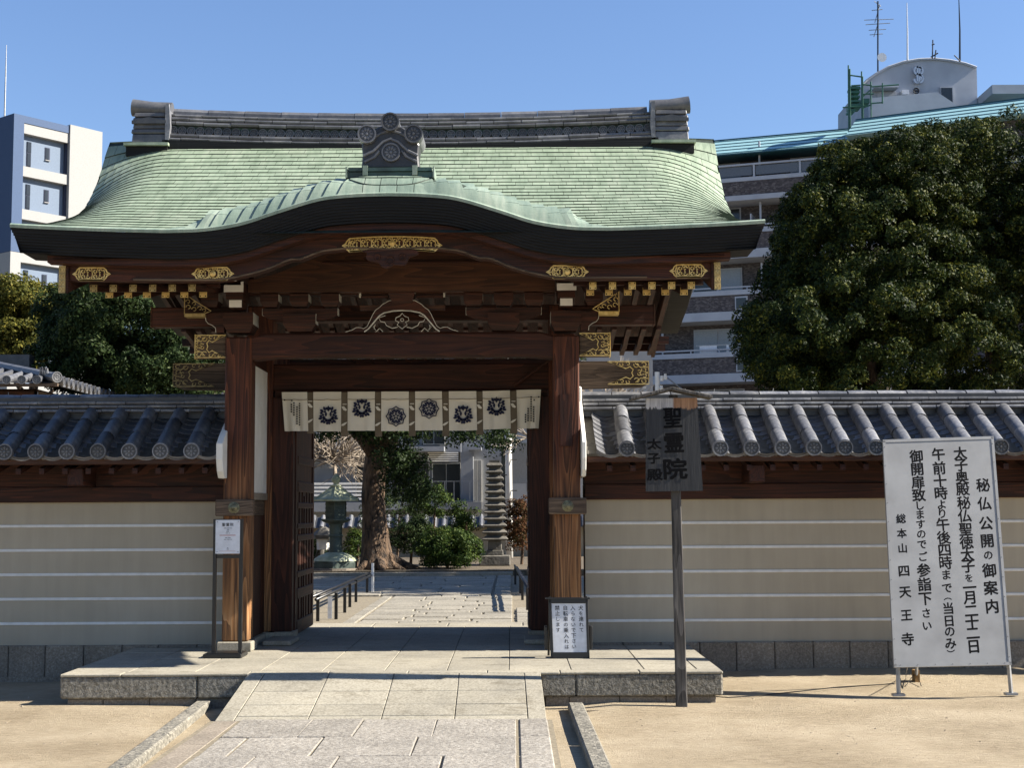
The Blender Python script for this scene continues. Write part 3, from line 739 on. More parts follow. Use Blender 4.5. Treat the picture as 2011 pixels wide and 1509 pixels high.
while u < RU - .05:      # cap tiles, half round
    q = min(u + .36, RU); mb = MB()
    mb.tube([(GX + u + .003, 13.78, RB + .375 + ridge_z(u)), (GX + lerp(u, q, .995), 13.78, RB + .375 + ridge_z(q))], [.060, .057], 10); mb.build('ridge_cap_tile', M['tilem'], gate); u = q
def disc_mesh(r, name, mt, dep=.05, petals=8):
    mb = MB(); mb.lathe([(r, dep), (r, 0), (r * .84, 0), (r * .80, .008), (.001, .008)], (0, 0, 0), 20, axis='Y')
    mb.m[:] = [1] * 40 + [0] * (len(mb.m) - 40); pm = 2 if len(mt) > 2 else 1
    for k in range(petals):
        a = 2 * math.pi * k / petals; c, s_ = math.cos(a), math.sin(a)
        mb.add([(c * r * .2, .0065, s_ * r * .2), (c * r * .48 - s_ * r * .13, .003, s_ * r * .48 + c * r * .13), (c * r * .72, .0055, s_ * r * .72), (c * r * .48 + s_ * r * .13, .003, s_ * r * .48 - c * r * .13)], [(3, 2, 1, 0)], pm)
    mb.lathe([(r * .17, .006), (r * .15, .001), (.001, .0)], (0, 0, 0), 8, axis='Y', m=pm)
    return mesh_of(mb, name, mt)
rd = disc_mesh(.0415, 'ridge_disc_tile', [M['tiled'], M['tilem']], .06, 6)
n = int(2 * RU / .0862)
for i in range(n):
    u = -RU + .045 + i * (2 * RU - .09) / (n - 1); inst('ridge_disc_tile', rd, (GX + u, 13.625, RB + .178 + ridge_z(u)), gate)
# ridge ends
for sg in (-1, 1):
    b = thing('ridge_end_ornament', (0, 0, 0), None, None); b.location = Vector((GX + sg * 2.54, 13.72, RB)) - wloc(gate); b.parent = gate
    for k, (z0, z1, w, d) in enumerate(((.035, .125, .33, .30), (.13, .175, .345, .30), (.18, .235, .32, .27), (.235, .295, .335, .25), (.30, .345, .31, .25))):
        mb = MB(); c = (GX + sg * 2.54, 13.72)
        mb.frust(c, w, d, w - .012, d - .015, RB + z0 + .06, RB + z1 + .06); mb.build('ornament_block', M['tilem'], b, bevel=.008)
    mb = MB(); mb.prism([(-.165, 0), (.165, 0), (.165, .03), (0, .065), (-.165, .03)], -.16, -.13)
    mb.v = [(GX + sg * 2.54 + x, 13.72 + y, RB + .285 + z) for x, y, z in mb.v]; mb.build('gable_moulding', M['tiled'], b)
    x0, x1 = sg * 2.34, sg * 2.725
    mb = MB(); mb.tube([(GX + x0, 13.68, RB + .445), (GX + (x0 + x1) / 2, 13.68, RB + .455), (GX + x1, 13.68, RB + .475)], [.078, .076, .085], 16); mb.build('barrel_tile', M['tilem'], b, smooth_='auto')
    mb = MB(); mb.tube([(GX + x0 + sg * .04, 13.80, RB + .485), (GX + x1 - sg * .02, 13.80, RB + .505)], .07, 14); mb.build('barrel_tile', M['tilem'], b, smooth_='auto')
    mb = MB(); mb.prism([(.0, .0), (.0, .42), (.035, .42), (.05, .2), (.035, 0)], 0, .26, axis='Y'); mb.v = [(GX + sg * 2.40 - sg * x - sg * .02, 13.56 + y, RB + .06 + z) for x, y, z in mb.v]
    if sg > 0: mb.f = [f[::-1] for f in mb.f]
    mb.build('side_plate', M['tile'], b)
    mb = MB().box(GX + sg * 2.55 - .215, GX + sg * 2.55 + .215, 13.50, 13.95, RB + .055, RB + .082); o = mb.build('copper_plinth', M['copper'], b); set_tone(o, .9)
    mb = MB().box(GX + sg * 2.55 - .20, GX + sg * 2.55 + .20, 13.54, 13.95, RB - .04, RB + .055); mb.build('dark_plinth', M['edge'], b)
# -- ornament over the front gable
b = thing('gable_ornament', (0, 0, 0), None, None); b.location = Vector((GX, 11.45, 4.1)) - wloc(gate); b.parent = gate
OY = 11.34; OZ = 4.145
mb = MB().box(GX - .355, GX + .355, OY - .03, OY + .30, OZ + .005, OZ + .05); mb.build('ornament_plinth', M['verd'], b)
mb = MB().box(GX - .335, GX + .335, OY - .045, OY + .30, OZ + .055, OZ + .085)
for s in (-1, 1): mb.box(GX + s * .20 - .02, GX + s * .20 + .02, OY - .05, OY - .02, OZ + .02, OZ + .10, 1); mb.box(GX + s * .352 - .006, GX + s * .352 + .006, OY - .05, OY + .28, OZ, OZ + .09, 1)
mb.build('ornament_plinth', [M['verd'], M['copper2']], b)
poly = [(-.235, .0), (.235, 0), (.225, .10), (.235, .19), (.20, .27), (.10, .34), (0, .37), (-.10, .34), (-.20, .27), (-.235, .19), (-.225, .10)]
mb = MB().prism([(GX + x, OZ + .09 + z) for x, z in poly], OY, OY + .22); mb.build('ornament_body', M['tiled'], b, bevel=.012)
def moulding(pts, r=.013):
    m = MB().tube([(GX + x, OY - .004, OZ + .09 + z) for x, z in pts], r, 6); m.build('ornament_moulding', M['tilem'], b)
moulding([(-.22, .10), (-.14, .14), (-.06, .215), (0, .24), (.06, .215), (.14, .14), (.22, .10)])
moulding([(-.21, .05), (-.13, .09), (-.09, .14)]); moulding([(.21, .05), (.13, .09), (.09, .14)])
moulding([(-.16, .24), (-.08, .285), (0, .31), (.08, .285), (.16, .24)], .011)
od = disc_mesh(.076, 'ornament_disc', [M['tiled'], M['tilem']], .10, 10)
for x, z in ((0, .372), (-.188, .272), (.188, .272)):
    inst('ornament_disc', od, (GX + x, OY - .05, OZ + .09 + z), b)
    mb = MB().tube([(GX + x, OY + .05, OZ + .09 + z), (GX + x, OY + .42, OZ + .11 + z)], .072, 16, cap=True); mb.build('ornament_barrel', M['tilem'], b, smooth_='auto')
inst('ornament_disc', od, (GX + .005, OY - .03, OZ + .215), b)
# -- posts, beams, brackets
PX = (-2.433, .483); PW = .232; PY0 = 12.60
for i, x in enumerate(PX):
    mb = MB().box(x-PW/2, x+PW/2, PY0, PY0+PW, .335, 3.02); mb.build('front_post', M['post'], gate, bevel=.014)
    mb = MB().box(x-PW/2-.035, x+PW/2+.035, PY0-.035, PY0+PW+.035, .25, .335); mb.build('post_base_stone', M['granite'], gate, bevel=.008)
    # capital block
    mb = MB().box(x-.135, x+.135, PY0-.03, PY0+.25, 3.13, 3.235, 0, 1); mb.hexa([(x-.098,PY0+.0,3.06),(x+.098,PY0+.0,3.06),(x+.098,PY0+.22,3.06),(x-.098,PY0+.22,3.06),(x-.135,PY0-.03,3.13),(x+.135,PY0-.03,3.13),(x+.135,PY0+.25,3.13),(x-.135,PY0+.25,3.13)])
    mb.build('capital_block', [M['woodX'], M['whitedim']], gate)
    # white painted ends of the bracket arms facing forward
    for (w, z0, z1, y0, x_) in ((.112, 3.262, 3.328, 12.45, 0), (.172, 3.385, 3.448, 12.36, .0), (.115, 3.472, 3.512, 12.30, -.02)):
        mb = MB().box(x+x_-w/2, x+x_+w/2, y0+.004, PY0+.1, z0, z1)
        if w > .16: mb.box(x+x_+w/2-.022, x+x_+w/2, y0+.006, PY0, z1, z1+.03)
        mb.build('bracket_arm', M['woodY'], gate)
        mb = MB().box(x+x_-w/2+.001, x+x_+w/2-.001, y0-.004, y0+.004, z0+.001, z1-.001)
        if w > .16: mb.box(x+x_+w/2-.024, x+x_+w/2-.001, y0-.002, y0+.005, z1-.001, z1+.03)
        mb.build('white_arm_end', M['white'], gate)
    mb = MB().box(x-.075, x+.075, 12.40, PY0+.2, 3.33, 3.385); mb.build('bearing_block', M['woodX'], gate)
    mb = MB(); mb.box(x-.07, x+.07, 12.28, 12.31, 3.515, 3.565)
    mb.build('small_fret_block', M['woodX'], gate); m2 = MB()
    for k in range(5):
        for s in (-1, 1): m2.ribbon([Vector((x-.055+.0275*k+.009*math.cos(t), 12.279, 3.54+s*.011+.008*math.sin(t))) for t in [i*math.pi/3 for i in range(6)]], .004, Vector((0,-1,0)), .003, close=True)
    m2.build('pierced_plate', M['steel'], gate)
    # weathered cross piece with round boss
    xo = -.01 if i == 0 else .0
    mb = MB().box(x+xo-.165, x+xo+.165, PY0-.055, PY0+.05, 1.43, 1.575); mb.build('cross_piece', M['greyX'], gate, bevel=.008)
    mb = MB().lathe([(.052,.0),(.052,-.008),(.036,-.012),(.034,-.028),(.018,-.04),(.001,-.042)], (x+xo, PY0-.055, 1.503), 10, axis='Y'); mb.build('round_boss', M['brass'], gate, smooth_='auto')
    # main pillar, side tie beams, side panels
    sg = -1 if i == 0 else 1
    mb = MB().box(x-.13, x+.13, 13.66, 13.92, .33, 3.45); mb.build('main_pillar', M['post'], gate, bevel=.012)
    mb = MB().box(x-.18, x+.18, 13.60, 13.98, .25, .33); mb.build('pillar_base_stone', M['granite'], gate, bevel=.008)
    mb = MB().box(x-.065, x+.065, PY0+PW+.001, 13.66, 1.43, 1.575); mb.build('side_tie_beam', M['greyY'], gate, bevel=.006)
    mb = MB().box(x-.07, x+.07, PY0+PW+.001, 13.66, 2.80, 2.96); mb.build('side_tie_beam', M['woodY'], gate)
    mb = MB().box(x-.02-(.06*sg), x+.02-(.06*sg), PY0+PW+.001, 13.66, 1.64, 2.80)
    mb.build('white_side_panel', M['white'], gate)
    mb = MB().box(x-.035-(.055*sg), x+.035-(.055*sg), PY0+PW+.001, 13.66, 1.576, 1.64); mb.build('panel_sill', M['basestone'], gate)
    for k in range(4):
        y0 = PY0+PW+.01 + k*.203; mb = MB().box(x-.02-(.05*sg), x+.02-(.05*sg)+.002*(k % 2), y0, y0+.198, .33, 1.428); mb.build('side_board', M['woodZ'], gate)
    mb = MB().box(x-.10, x+.10, PY0+PW+.05, 13.6, .25, .325); mb.build('side_sill_stone', M['granite'], gate)
    # rear posts
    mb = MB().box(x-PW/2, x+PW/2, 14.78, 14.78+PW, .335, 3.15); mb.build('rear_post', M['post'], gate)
    mb = MB().box(x-PW/2-.035, x+PW/2+.035, 14.745, 15.05, .25, .335); mb.build('post_base_stone', M['granite'], gate)
    mb = MB().box(x-.06, x+.06, 13.92, 14.78, 1.43, 1.575); mb.build('side_tie_beam', M['woodY'], gate)
    # gilded beam ends sticking out sideways
    x0, x1 = sorted((x+sg*PW/2*1.0, x+sg*.395))
    mb = MB().box(x0, x1, PY0+.05, PY0+.17, 2.835, 3.045); mb.build('beam_end', M['greyX'], gate, bevel=.01)
    fret('gilt_fitting', x1-x0-.004, .20, PY0+.046, (x0+x1)/2, 2.94, gate, 'vee', .0065, 'gold', flipx=-sg)
    mb = MB().box(x+sg*.396-.003, x+sg*.396+.003, PY0+.045, PY0+.175, 2.83, 3.05); mb.build('gilt_edge', M['gold'], gate)
    x0, x1 = sorted((x+sg*.13, GX+sg*2.30))
    e = GX+sg*2.30
    poly = [(x0, 2.64), (x1, 2.64), (x1, 2.90), (x0, 2.90)]
    c_ = .07
    poly = [(x+sg*.13, 2.90), (e, 2.90), (e, 2.72), (e-sg*c_*.3, 2.675), (e-sg*c_, 2.655), (x+sg*.13, 2.64)]
    if sg > 0: poly = poly[::-1]
    mb = MB().prism(poly[::-1], 13.70, 13.88); mb.build('lintel_end', M['greyX'], gate)
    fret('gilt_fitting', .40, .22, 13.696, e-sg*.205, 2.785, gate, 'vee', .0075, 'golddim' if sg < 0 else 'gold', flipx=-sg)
# beams between the posts
mb = MB(); L0, L1 = PX[0]+PW/2, PX[1]-PW/2
nb = 24
def rb(u, k):
    x = lerp(L0, L1, u); e = min(u, 1-u)*(L1-L0); arch = .022*smooth(e/.25)
    return (x, (PY0+.03, PY0+.02, PY0+.02, PY0+.03, PY0+.2, PY0+.2)[k], (2.815+arch, 2.835+arch, 3.035, 3.055, 3.055, 2.815+arch)[k] - (0.03*(1-smooth(e/.12)) if k in (2,3,4) else 0))
mb.grid(rb, [i/nb for i in range(nb+1)], [0,1,2,3,4,5,0], flip=True); mb.build('rainbow_beam', M['woodX'], gate)
mb = MB().box(-2.31, .36, 13.70, 13.90, 2.63, 2.885); mb.build('main_lintel', M['woodX'], gate, bevel=.01)
mb = MB().box(-2.31, .36, 13.66, 13.86, 3.30, 3.45); mb.build('main_head_beam', M['woodX'], gate)
mb = MB().box(-2.29, .34, 13.72, 13.82, 2.565, 2.628); mb.build('door_head_rail', M['woodX'], gate)
mb = MB().box(-2.40, .45, 14.80, 14.95, 2.83, 3.05); mb.build('rear_beam', M['woodX'], gate)
mb = MB().tube([(.02, 13.67, 2.66), (.36, 13.55, 2.90)], .016, 6); mb.build('brace_rod', M['woodX'], gate)
# carved transom in the gap above the lintel
mb = MB()
for k in range(7):
    cx = GX-.55+k*.18
    mb.tube([(cx+.07*math.cos(t)*(1-t/12), 13.78, 2.96+.05*math.sin(t)) for t in [i*.5 for i in range(11)]], .012, 5)
mb.build('transom_carving', M['woodX'], gate)
for s, xj in ((-1, -2.205), (1, .265)):
    mb = MB().box(xj-.10, xj+.10, 13.69, 13.80, .33, 2.565); mb.build('door_jamb', M['woodZ'], gate, bevel=.006)
    mb = MB().box(xj-.12, xj+.12, 13.64, 13.95, .25, .33); mb.build('jamb_stone', M['granite'], gate)
mb = MB().box(PX[1]-.06, PX[1]+.045, PY0-.022, PY0, 2.03, 2.49); mb.build('dark_name_plate', M['woodZ'], gate)
# door leaves, swung inwards
for s, xh in ((-1, -2.10), (1, .16)):
    leaf = thing('door_leaf', (0, 0, 0), None, None); leaf.location = Vector((xh, 13.82, .30)) - wloc(gate); leaf.parent = gate
    xa, xb = (xh-.035, xh+.0) if s < 0 else (xh, xh+.035)
    mb = MB().box(xa+.008, xb-.008, 13.84, 15.08, .30, 2.54); mb.build('door_board', M['woodZ'], leaf)
    for k in range(2): 
        y0 = (13.83, 14.99)[k]; mb = MB().box(xa-.006, xb+.006, y0, y0+.10, .285, 2.56); mb.build('stile', M['woodZ'], leaf, bevel=.004)
    mb = MB().box(xa-.006, xb+.006, 14.42, 14.49, .40, 1.62); mb.build('stile', M['woodZ'], leaf)
    for z, h in ((.285, .13), (.62, .10), (.83, .055), (1.18, .06), (1.30, .05), (1.50, .055), (1.66, .10), (1.93, .08), (2.46, .10)):
        mb = MB().box(xa-.012, xb+.012, 13.932, 14.988, z, z+h); mb.build('door_rail', M['woodY'], leaf, bevel=.005)
    for y in (14.1, 14.3, 14.6, 14.8):
        mb = MB().box(xa-.004, xb+.004, y, y+.03, .40, 1.66); mb.build('muntin', M['woodZ'], leaf)
# bracket row above the rainbow beam
def masu(x, z, w, h, y=12.56, d=.18, name='bracket_block', mat='woodX'):
    mb = MB(); hb = h*.42
    mb.box(x-w/2, x+w/2, y, y+d, z+hb, z+h, 0, 1)
    mb.hexa([(x-w*.36,y+.02,z),(x+w*.36,y+.02,z),(x+w*.36,y+d-.02,z),(x-w*.36,y+d-.02,z),(x-w/2,y,z+hb),(x+w/2,y,z+hb),(x+w/2,y+d,z+hb),(x-w/2,y+d,z+hb)])
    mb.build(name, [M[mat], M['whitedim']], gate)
def px2x(px, Y=12.56): return at(px, 600, Y).x
for a, q in ((556, 620), (958, 1020)): masu((px2x(a)+px2x(q))/2, 3.065, px2x(q)-px2x(a), .155)
for a, q in ((511, 547), (569, 606), (630, 666), (911, 948), (970, 1008), (1030, 1067)): masu((px2x(a)+px2x(q))/2, 3.285, px2x(q)-px2x(a), .11, 12.55)
for c in (588, 989):      # boat shaped arms
    x = px2x(c); w = .335; mb = MB()
    mb.prism([(x-w,3.27),(x-w,3.215),(x-w*.85,3.185),(x-w*.55,3.165),(x-.13,3.16),(x+.13,3.16),(x+w*.55,3.165),(x+w*.85,3.185),(x+w,3.215),(x+w,3.27)][::-1], 12.60, 12.69)
    mb.build('bracket_arm', M['woodX'], gate)
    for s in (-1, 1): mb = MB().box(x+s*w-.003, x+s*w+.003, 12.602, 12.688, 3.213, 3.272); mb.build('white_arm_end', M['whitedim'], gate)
xc = px2x(789)
masu(xc, 3.31, px2x(815)-px2x(763), .20, 12.54, .2)
for s in (-1, 1):
    x = xc + s*.255; mb = MB()
    mb.box(x-.13, x+.13, 12.60, 12.68, 3.365, 3.385); mb.box(x-.13, x+.13, 12.60, 12.68, 3.445, 3.46); mb.box(x+s*.12-.008, x+s*.12+.008, 12.595, 12.68, 3.365, 3.46, 1)
    mb.build('bracket_frame', [M['woodX'], M['whitedim']], gate)
    mb = MB().box(xc+s*.24-.14, xc+s*.24+.14, 12.63, 12.70, 3.26, 3.30); mb.build('bracket_rail', M['tymp'], gate)
mb = MB().box(L0-.02, L1+.02, 12.62, 12.74, 3.395, 3.47); mb.build('purlin', M['woodX'], gate)
# broad board of warm brown grain under the gable
mb = MB(); n = 50
mb.grid(lambda u, k: (GX+u, (12.50, 12.50, 12.60, 12.60)[k], (3.405, 3.48+max(0,hump(u)*1.15), 3.48+max(0,hump(u)*1.15), 3.405)[k]), [1.36*(-1+2*i/n) for i in range(n+1)], [0,1,2,3,0], flip=True); mb.build('gable_board', M['tymp'], gate)
mb = MB().box(GX-.7, GX+.7, 12.47, 12.50, 3.655, 3.668); mb.build('moulding_strip', M['woodX'], gate)
# frog-leg strut: outer carved silhouette, white lined arch and relief
yk = 12.585
half = [(0, 3.335), (.055, 3.34), (.115, 3.335), (.175, 3.30), (.20, 3.275), (.235, 3.25), (.26, 3.21), (.285, 3.155), (.31, 3.105), (.34, 3.085), (.37, 3.095), (.405, 3.095), (.44, 3.075), (.50, 3.056)]
inner = [(.335, 3.056), (.30, 3.08), (.25, 3.14), (.20, 3.20), (.16, 3.225), (.08, 3.242), (0, 3.246)]
for s in (-1, 1):
    poly = half + inner; pp = [(xc+s*x, z) for x, z in poly]
    # split into quads strip between outer and inner for a clean concave shape
    mb = MB(); no = 24
    def along(P, t):
        d = [0]; 
        for i in range(1, len(P)): d.append(d[-1]+math.hypot(P[i][0]-P[i-1][0], P[i][1]-P[i-1][1]))
        q = t*d[-1]
        for i in range(1, len(P)):
            if q <= d[i]+1e-9:
                r = (q-d[i-1])/max(1e-9, d[i]-d[i-1]); return (lerp(P[i-1][0], P[i][0], r), lerp(P[i-1][1], P[i][1], r))
        return P[-1]
    mb.grid(lambda t, k: ((lambda p: (xc+s*p[0], (yk, yk, yk+.06, yk+.06)[k], p[1]))(along(half, t) if k in (0, 3) else along(inner[::-1], t))), [i/no for i in range(no+1)], [0,1,2,3,0], flip=s > 0)
    mb.build('frog_leg_strut', M['woodX'], gate)
    mb = MB().ribbon([Vector((xc+s*x, yk-.001, z)) for x, z in half[1:]], .005, Vector((0,-1,0)), .003); mb.build('white_outline', M['whitedim'], gate)
mb = MB().ribbon([Vector((xc+x*s_, yk-.001, z)) for s_, P in ((-1, inner), (1, inner[::-1][1:])) for x, z in P], .011, Vector((0,-1,0)), .004); mb.build('white_outline', M['whitedim'], gate)
mb = MB(); N_ = Vector((0,-1,0))
mb.ribbon([Vector((xc+x, yk+.03, z)) for x, z in ((0,3.225),(.02,3.20),(.055,3.185),(.06,3.16),(.03,3.145),(.045,3.12),(0,3.085),(-.045,3.12),(-.03,3.145),(-.06,3.16),(-.055,3.185),(-.02,3.20))], .006, N_, .01, close=True)
mb.ribbon([Vector((xc+.014*math.cos(t), yk+.03, 3.165+.014*math.sin(t))) for t in [i*.8 for i in range(8)]], .005, N_, .01, close=True)
for s in (-1, 1):
    mb.ribbon([Vector((xc+s*x, yk+.03, z)) for x, z in ((.04,3.10),(.09,3.09),(.14,3.115),(.155,3.145),(.19,3.15),(.21,3.185),(.15,3.205))], .006, N_, .01)
    mb.ribbon([Vector((xc+s*x, yk+.03, z)) for x, z in ((.17,3.06),(.20,3.09),(.235,3.06))], .006, N_, .01)
    mb.ribbon([Vector((xc+s*x, yk+.03, z)) for x, z in ((.26,3.10),(.24,3.125),(.25,3.09),(.235,3.075))], .006, N_, .01)
mb.build('relief_carving', M['whitedim'], gate)
# side brackets and purlins reaching out under the gable ends
for sg, x in ((-1, PX[0]), (1, PX[1])):
    e = x+sg*.80
    x0, x1 = sorted((x-sg*.0, e)); mb = MB().box(x0, x1, 12.68, 12.84, 3.125, 3.30); mb.build('projecting_purlin', M['woodX'], gate, bevel=.01)
    mb = MB().box(e-.004, e+.004, 12.675, 12.845, 3.12, 3.305); mb.build('purlin_end', M['tymp'], gate)
    x0, x1 = sorted((x, x+sg*1.4)); mb = MB().box(x0, x1, 13.7, 13.9, 3.9, 4.1); mb.build('ridge_purlin', M['woodX'], gate)
    P = [(.13,3.06),(.20,3.06),(.205,3.10),(.235,3.125),(.27,3.14),(.29,3.165),(.30,3.235),(.13,3.235)]
    pp = [(x+sg*a, z) for a, z in P]; mb = MB().prism(pp if sg < 0 else pp[::-1], 12.60, 12.70); mb.build('scroll_bracket', M['woodX'], gate)
    m2 = MB().ribbon([Vector((x+sg*a, 12.598, z)) for a, z in P[1:-1]], .005, N_, .003); m2.build('white_outline', M['whitedim'], gate)
    masu(x+sg*.34-sg*.09, 3.285, .16, .12, 12.55)
    # gilded triangular scroll
    mb = MB(); q = lambda a, z: Vector((x+sg*(.235+a), 12.545, z))
    mb.ribbon([q(0, 3.245), q(.06, 3.22), q(.235, 3.22), q(.235, 3.40), q(.15, 3.34), q(.07, 3.29)], .009, N_, .006, close=True)
    for (a, z, r) in ((.06, 3.25, .018), (.10, 3.27, .02), (.15, 3.26, .022), (.15, 3.31, .018), (.20, 3.28, .022), (.205, 3.33, .02), (.21, 3.37, .012)):
        mb.ribbon([q(a+r*math.cos(t)*(1-t/14), z+r*math.sin(t)*(1-t/14)) for t in [i*.7 for i in range(8)]], .006, N_, .006)
    x0, x1 = sorted((x+sg*.29, x+sg*.47)); mb.box(x0, x1, 12.54, 12.66, 3.195, 3.222)
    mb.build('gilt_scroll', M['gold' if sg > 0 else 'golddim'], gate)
# ================================================================ GROUND
def patch(name, x0, x1, y0, y1, z, m, **kw):
    return MB().add([(x0,y0,z),(x1,y0,z),(x1,y1,z),(x0,y1,z)], [(0,1,2,3)]).build(name, m, **kw)
gb = MB()
gx = [-60, -30, -15, -9] + [-7 + .25*i for i in range(57)] + [9, 15, 30, 60]
gy = [-30, -10, 0, 3] + [5 + .25*i for i in range(37)]
def gz(x, y):
    w = 0.012*math.sin(x*1.3+.5)*math.sin(y*1.7) + 0.008*math.sin(x*3.1+y*2.3)
    r = 0.05*smooth((y-11.6)/1.6)*smooth((x-1.2)/1.2) - 0.03*smooth((-x-3.4)/1.0)*smooth((y-11)/1.5)
    near = smooth((abs(x+.93)-1.3)/.4)
    return (w*near if y < 11 else w*.6) + r - 0.012 + (.03*smooth((y-10.0)/.8)*smooth((abs(x+.93)-1.35)/.3) if abs(x+.93) < 3.2 and y < 11.2 else 0)
gb.grid(lambda x, y: (x, y, gz(x, y)), gx, gy)
gb.build('sandy_ground', M['sand'], kind='structure', smooth_=True)
pb = MB()
for i in range(4200):      # grit lying on the sand
    x, y = rng.uniform(-5, 5), 7.5 + 6*rng.random()**1.3
    if -2.3 < x < .45 and y > 0: continue
    r = rng.uniform(.002, .005)+(.008*rng.random() if rng.random() < .06 else 0); z = gz(x, y); a = rng.uniform(0, 6)
    pb.add([(x+r*math.cos(a), y+r*math.sin(a), z), (x-r*math.sin(a), y+r*math.cos(a), z), (x-r*math.cos(a), y-r*math.sin(a), z), (x+r*math.sin(a), y-r*math.cos(a), z), (x, y, z+r*.8)], [(0,1,4),(1,2,4),(2,3,4),(3,0,4)])
pb.build('grit', mat_speckle('mixed_grit', (0.16,0.12,0.08), (0.36,0.29,0.2), (0.6,0.53,0.42), 90, 0, .001), kind='stuff')
# ---------------------------------------------------------------- platform
PL, PR, PF, PB, PT = -3.42, 1.58, 10.90, 15.75, 0.25
plat = thing('stone_platform', (GX, PF, 0), 'low pale granite platform paved with square slabs under the gate', 'platform')
MB().box(PL+.06, PR-.06, PF+.05, PB-.02, -.05, PT-.0055).build('platform_core', M['mortar'], plat)
cuts = [-3.42, -2.47, -1.62, -.75, .205, .62, 1.58]; cuts = [PL, -2.42, .45, PR]
def stones(par, name, mat, xs, y0, y1, z0, z1, j=.004, bv=.006):
    for a, q in zip(xs[:-1], xs[1:]): MB().box(a+j/2, q-j/2, y0+random.uniform(0, .002), y1, z0, z1+random.uniform(-.001, .001)).build(name, M[mat], par, bevel=bv)
for a, q, e0, e1 in ((PL, -2.385, 0, 1), (-2.385, -2.0, 0, 0), (.205, .47, 0, 0), (.47, PR, 0, 1)):
    MB().box(a+.002, q-.002, PF, PF+.13, .065, PT-.02).build('face_stone', M['hammer'], plat, bevel=.012)
for sx, x in ((1, PL), (-1, PR)):
    for k in range(4): y0 = PF+.132+k*1.1; x0, x1 = sorted((x, x+sx*.12)); MB().box(x0, x1, y0, min(y0+1.096, PB), .065, PT-.02).build('face_stone', M['hammer'], plat, bevel=.012)
stones(plat, 'edge_slab', 'granite', [PL, -2.96, -2.0, -1.4, -.8, -.2, .35, .95, PR], PF-.004, PF+.15, PT-.022, PT)
stones(plat, 'footing_stone', 'basestone', [PL+.05, -3.1, -2.75, -2.4, -2.05], PF+.03, PF+.12, -.05, .063)
stones(plat, 'footing_stone', 'basestone', [.24, .42, .80, 1.15, PR-.05], PF+.03, PF+.12, -.05, .063)
xs = [PL, PL+.24] + [-3.18+.07+.475*i for i in range(1, 10)]
xs = [PL, -2.94, -2.43, -1.935, -1.46, -.985, -.51, -.035, .44, 1.0, 1.40, PR]
ys = [PF+.15, 11.42, 12.0, 12.55, 13.05, 13.62, 14.2, 14.8, 15.25]
for i in range(len(xs)-1):
    for j in range(len(ys)-1):
        MB().box(xs[i]+.003, xs[i+1]-.003, ys[j]+.003, ys[j+1]-.003, PT-.05, PT+random.uniform(-.0015, .001)).build('paving_slab', M['granite'], plat, bevel=.003)
stones(plat, 'edge_slab', 'granite', [-2.28, -1.5, -.7, .1, .46], 15.25, 15.75, PT-.09, PT, bv=.01)
stones(plat, 'edge_slab', 'granite', [PL, -2.9, -2.28], 15.25, 15.75, PT-.09, PT-.002, bv=.01); stones(plat, 'edge_slab', 'granite', [.46, 1.0, PR], 15.25, 15.75, PT-.09, PT-.002, bv=.01)
# granite sill blocks by the threshold
MB().box(-2.28, -2.02, 13.1, 13.62, PT+.002, PT+.045).build('threshold_block', M['granite'], plat, bevel=.008)
MB().box(.10, .40, 13.1, 13.62, PT+.002, PT+.045).build('threshold_block', M['granite'], plat, bevel=.008)
# ---------------------------------------------------------------- ramp
RF = 10.17
ramp_o = thing('stone_ramp', (GX, RF, 0), 'sloping granite ramp in front of the platform', 'ramp')
def rz(y): return .002 + (PT-.002)*(y-RF)/(PF-.008-RF)
def rx(u, y): t = (y-RF)/(PF-RF); return lerp(lerp(-2.10, -2.0, t), lerp(.232, .206, t), u)
def slab(u0, u1, y0, y1, name='ramp_slab', mat='granite', g=.003, dz=0):
    a, c = u0*2.3, 0
    P = [(rx(u0, y0)+g, y0+g), (rx(u1, y0)-g, y0+g), (rx(u1, y1)-g, y1-g), (rx(u0, y1)+g, y1-g)]
    d = random.uniform(-.0015, .001)+dz
    MB().hexa([(x, y, rz(y)-.05) for x, y in P]+[(x, y, rz(y)+d) for x, y in P]).build(name, M[mat], ramp_o, bevel=.003)
e = .057; ry = [RF, RF+.07, RF+.235, RF+.44, PF-.01]
for k in range(4):
    for i in range(4): slab(e+(1-2*e)*i/4, e+(1-2*e)*(i+1)/4, ry[k], ry[k+1], dz=-.001)
for u0, u1 in ((0, e), (1-e, 1)): slab(u0, u1, RF, PF-.01, 'ramp_border')
MB().hexa([(-2.08,RF+.02,-.04),(.215,RF+.02,-.04),(.19,PF-.012,-.04),(-1.985,PF-.012,-.04),(-2.08,RF+.02,rz(RF)-.004),(.215,RF+.02,rz(RF)-.004),(.19,PF-.012,rz(PF)-.0065),(-1.985,PF-.012,rz(PF)-.0065)]).build('ramp_core', M['mortar'], ramp_o)
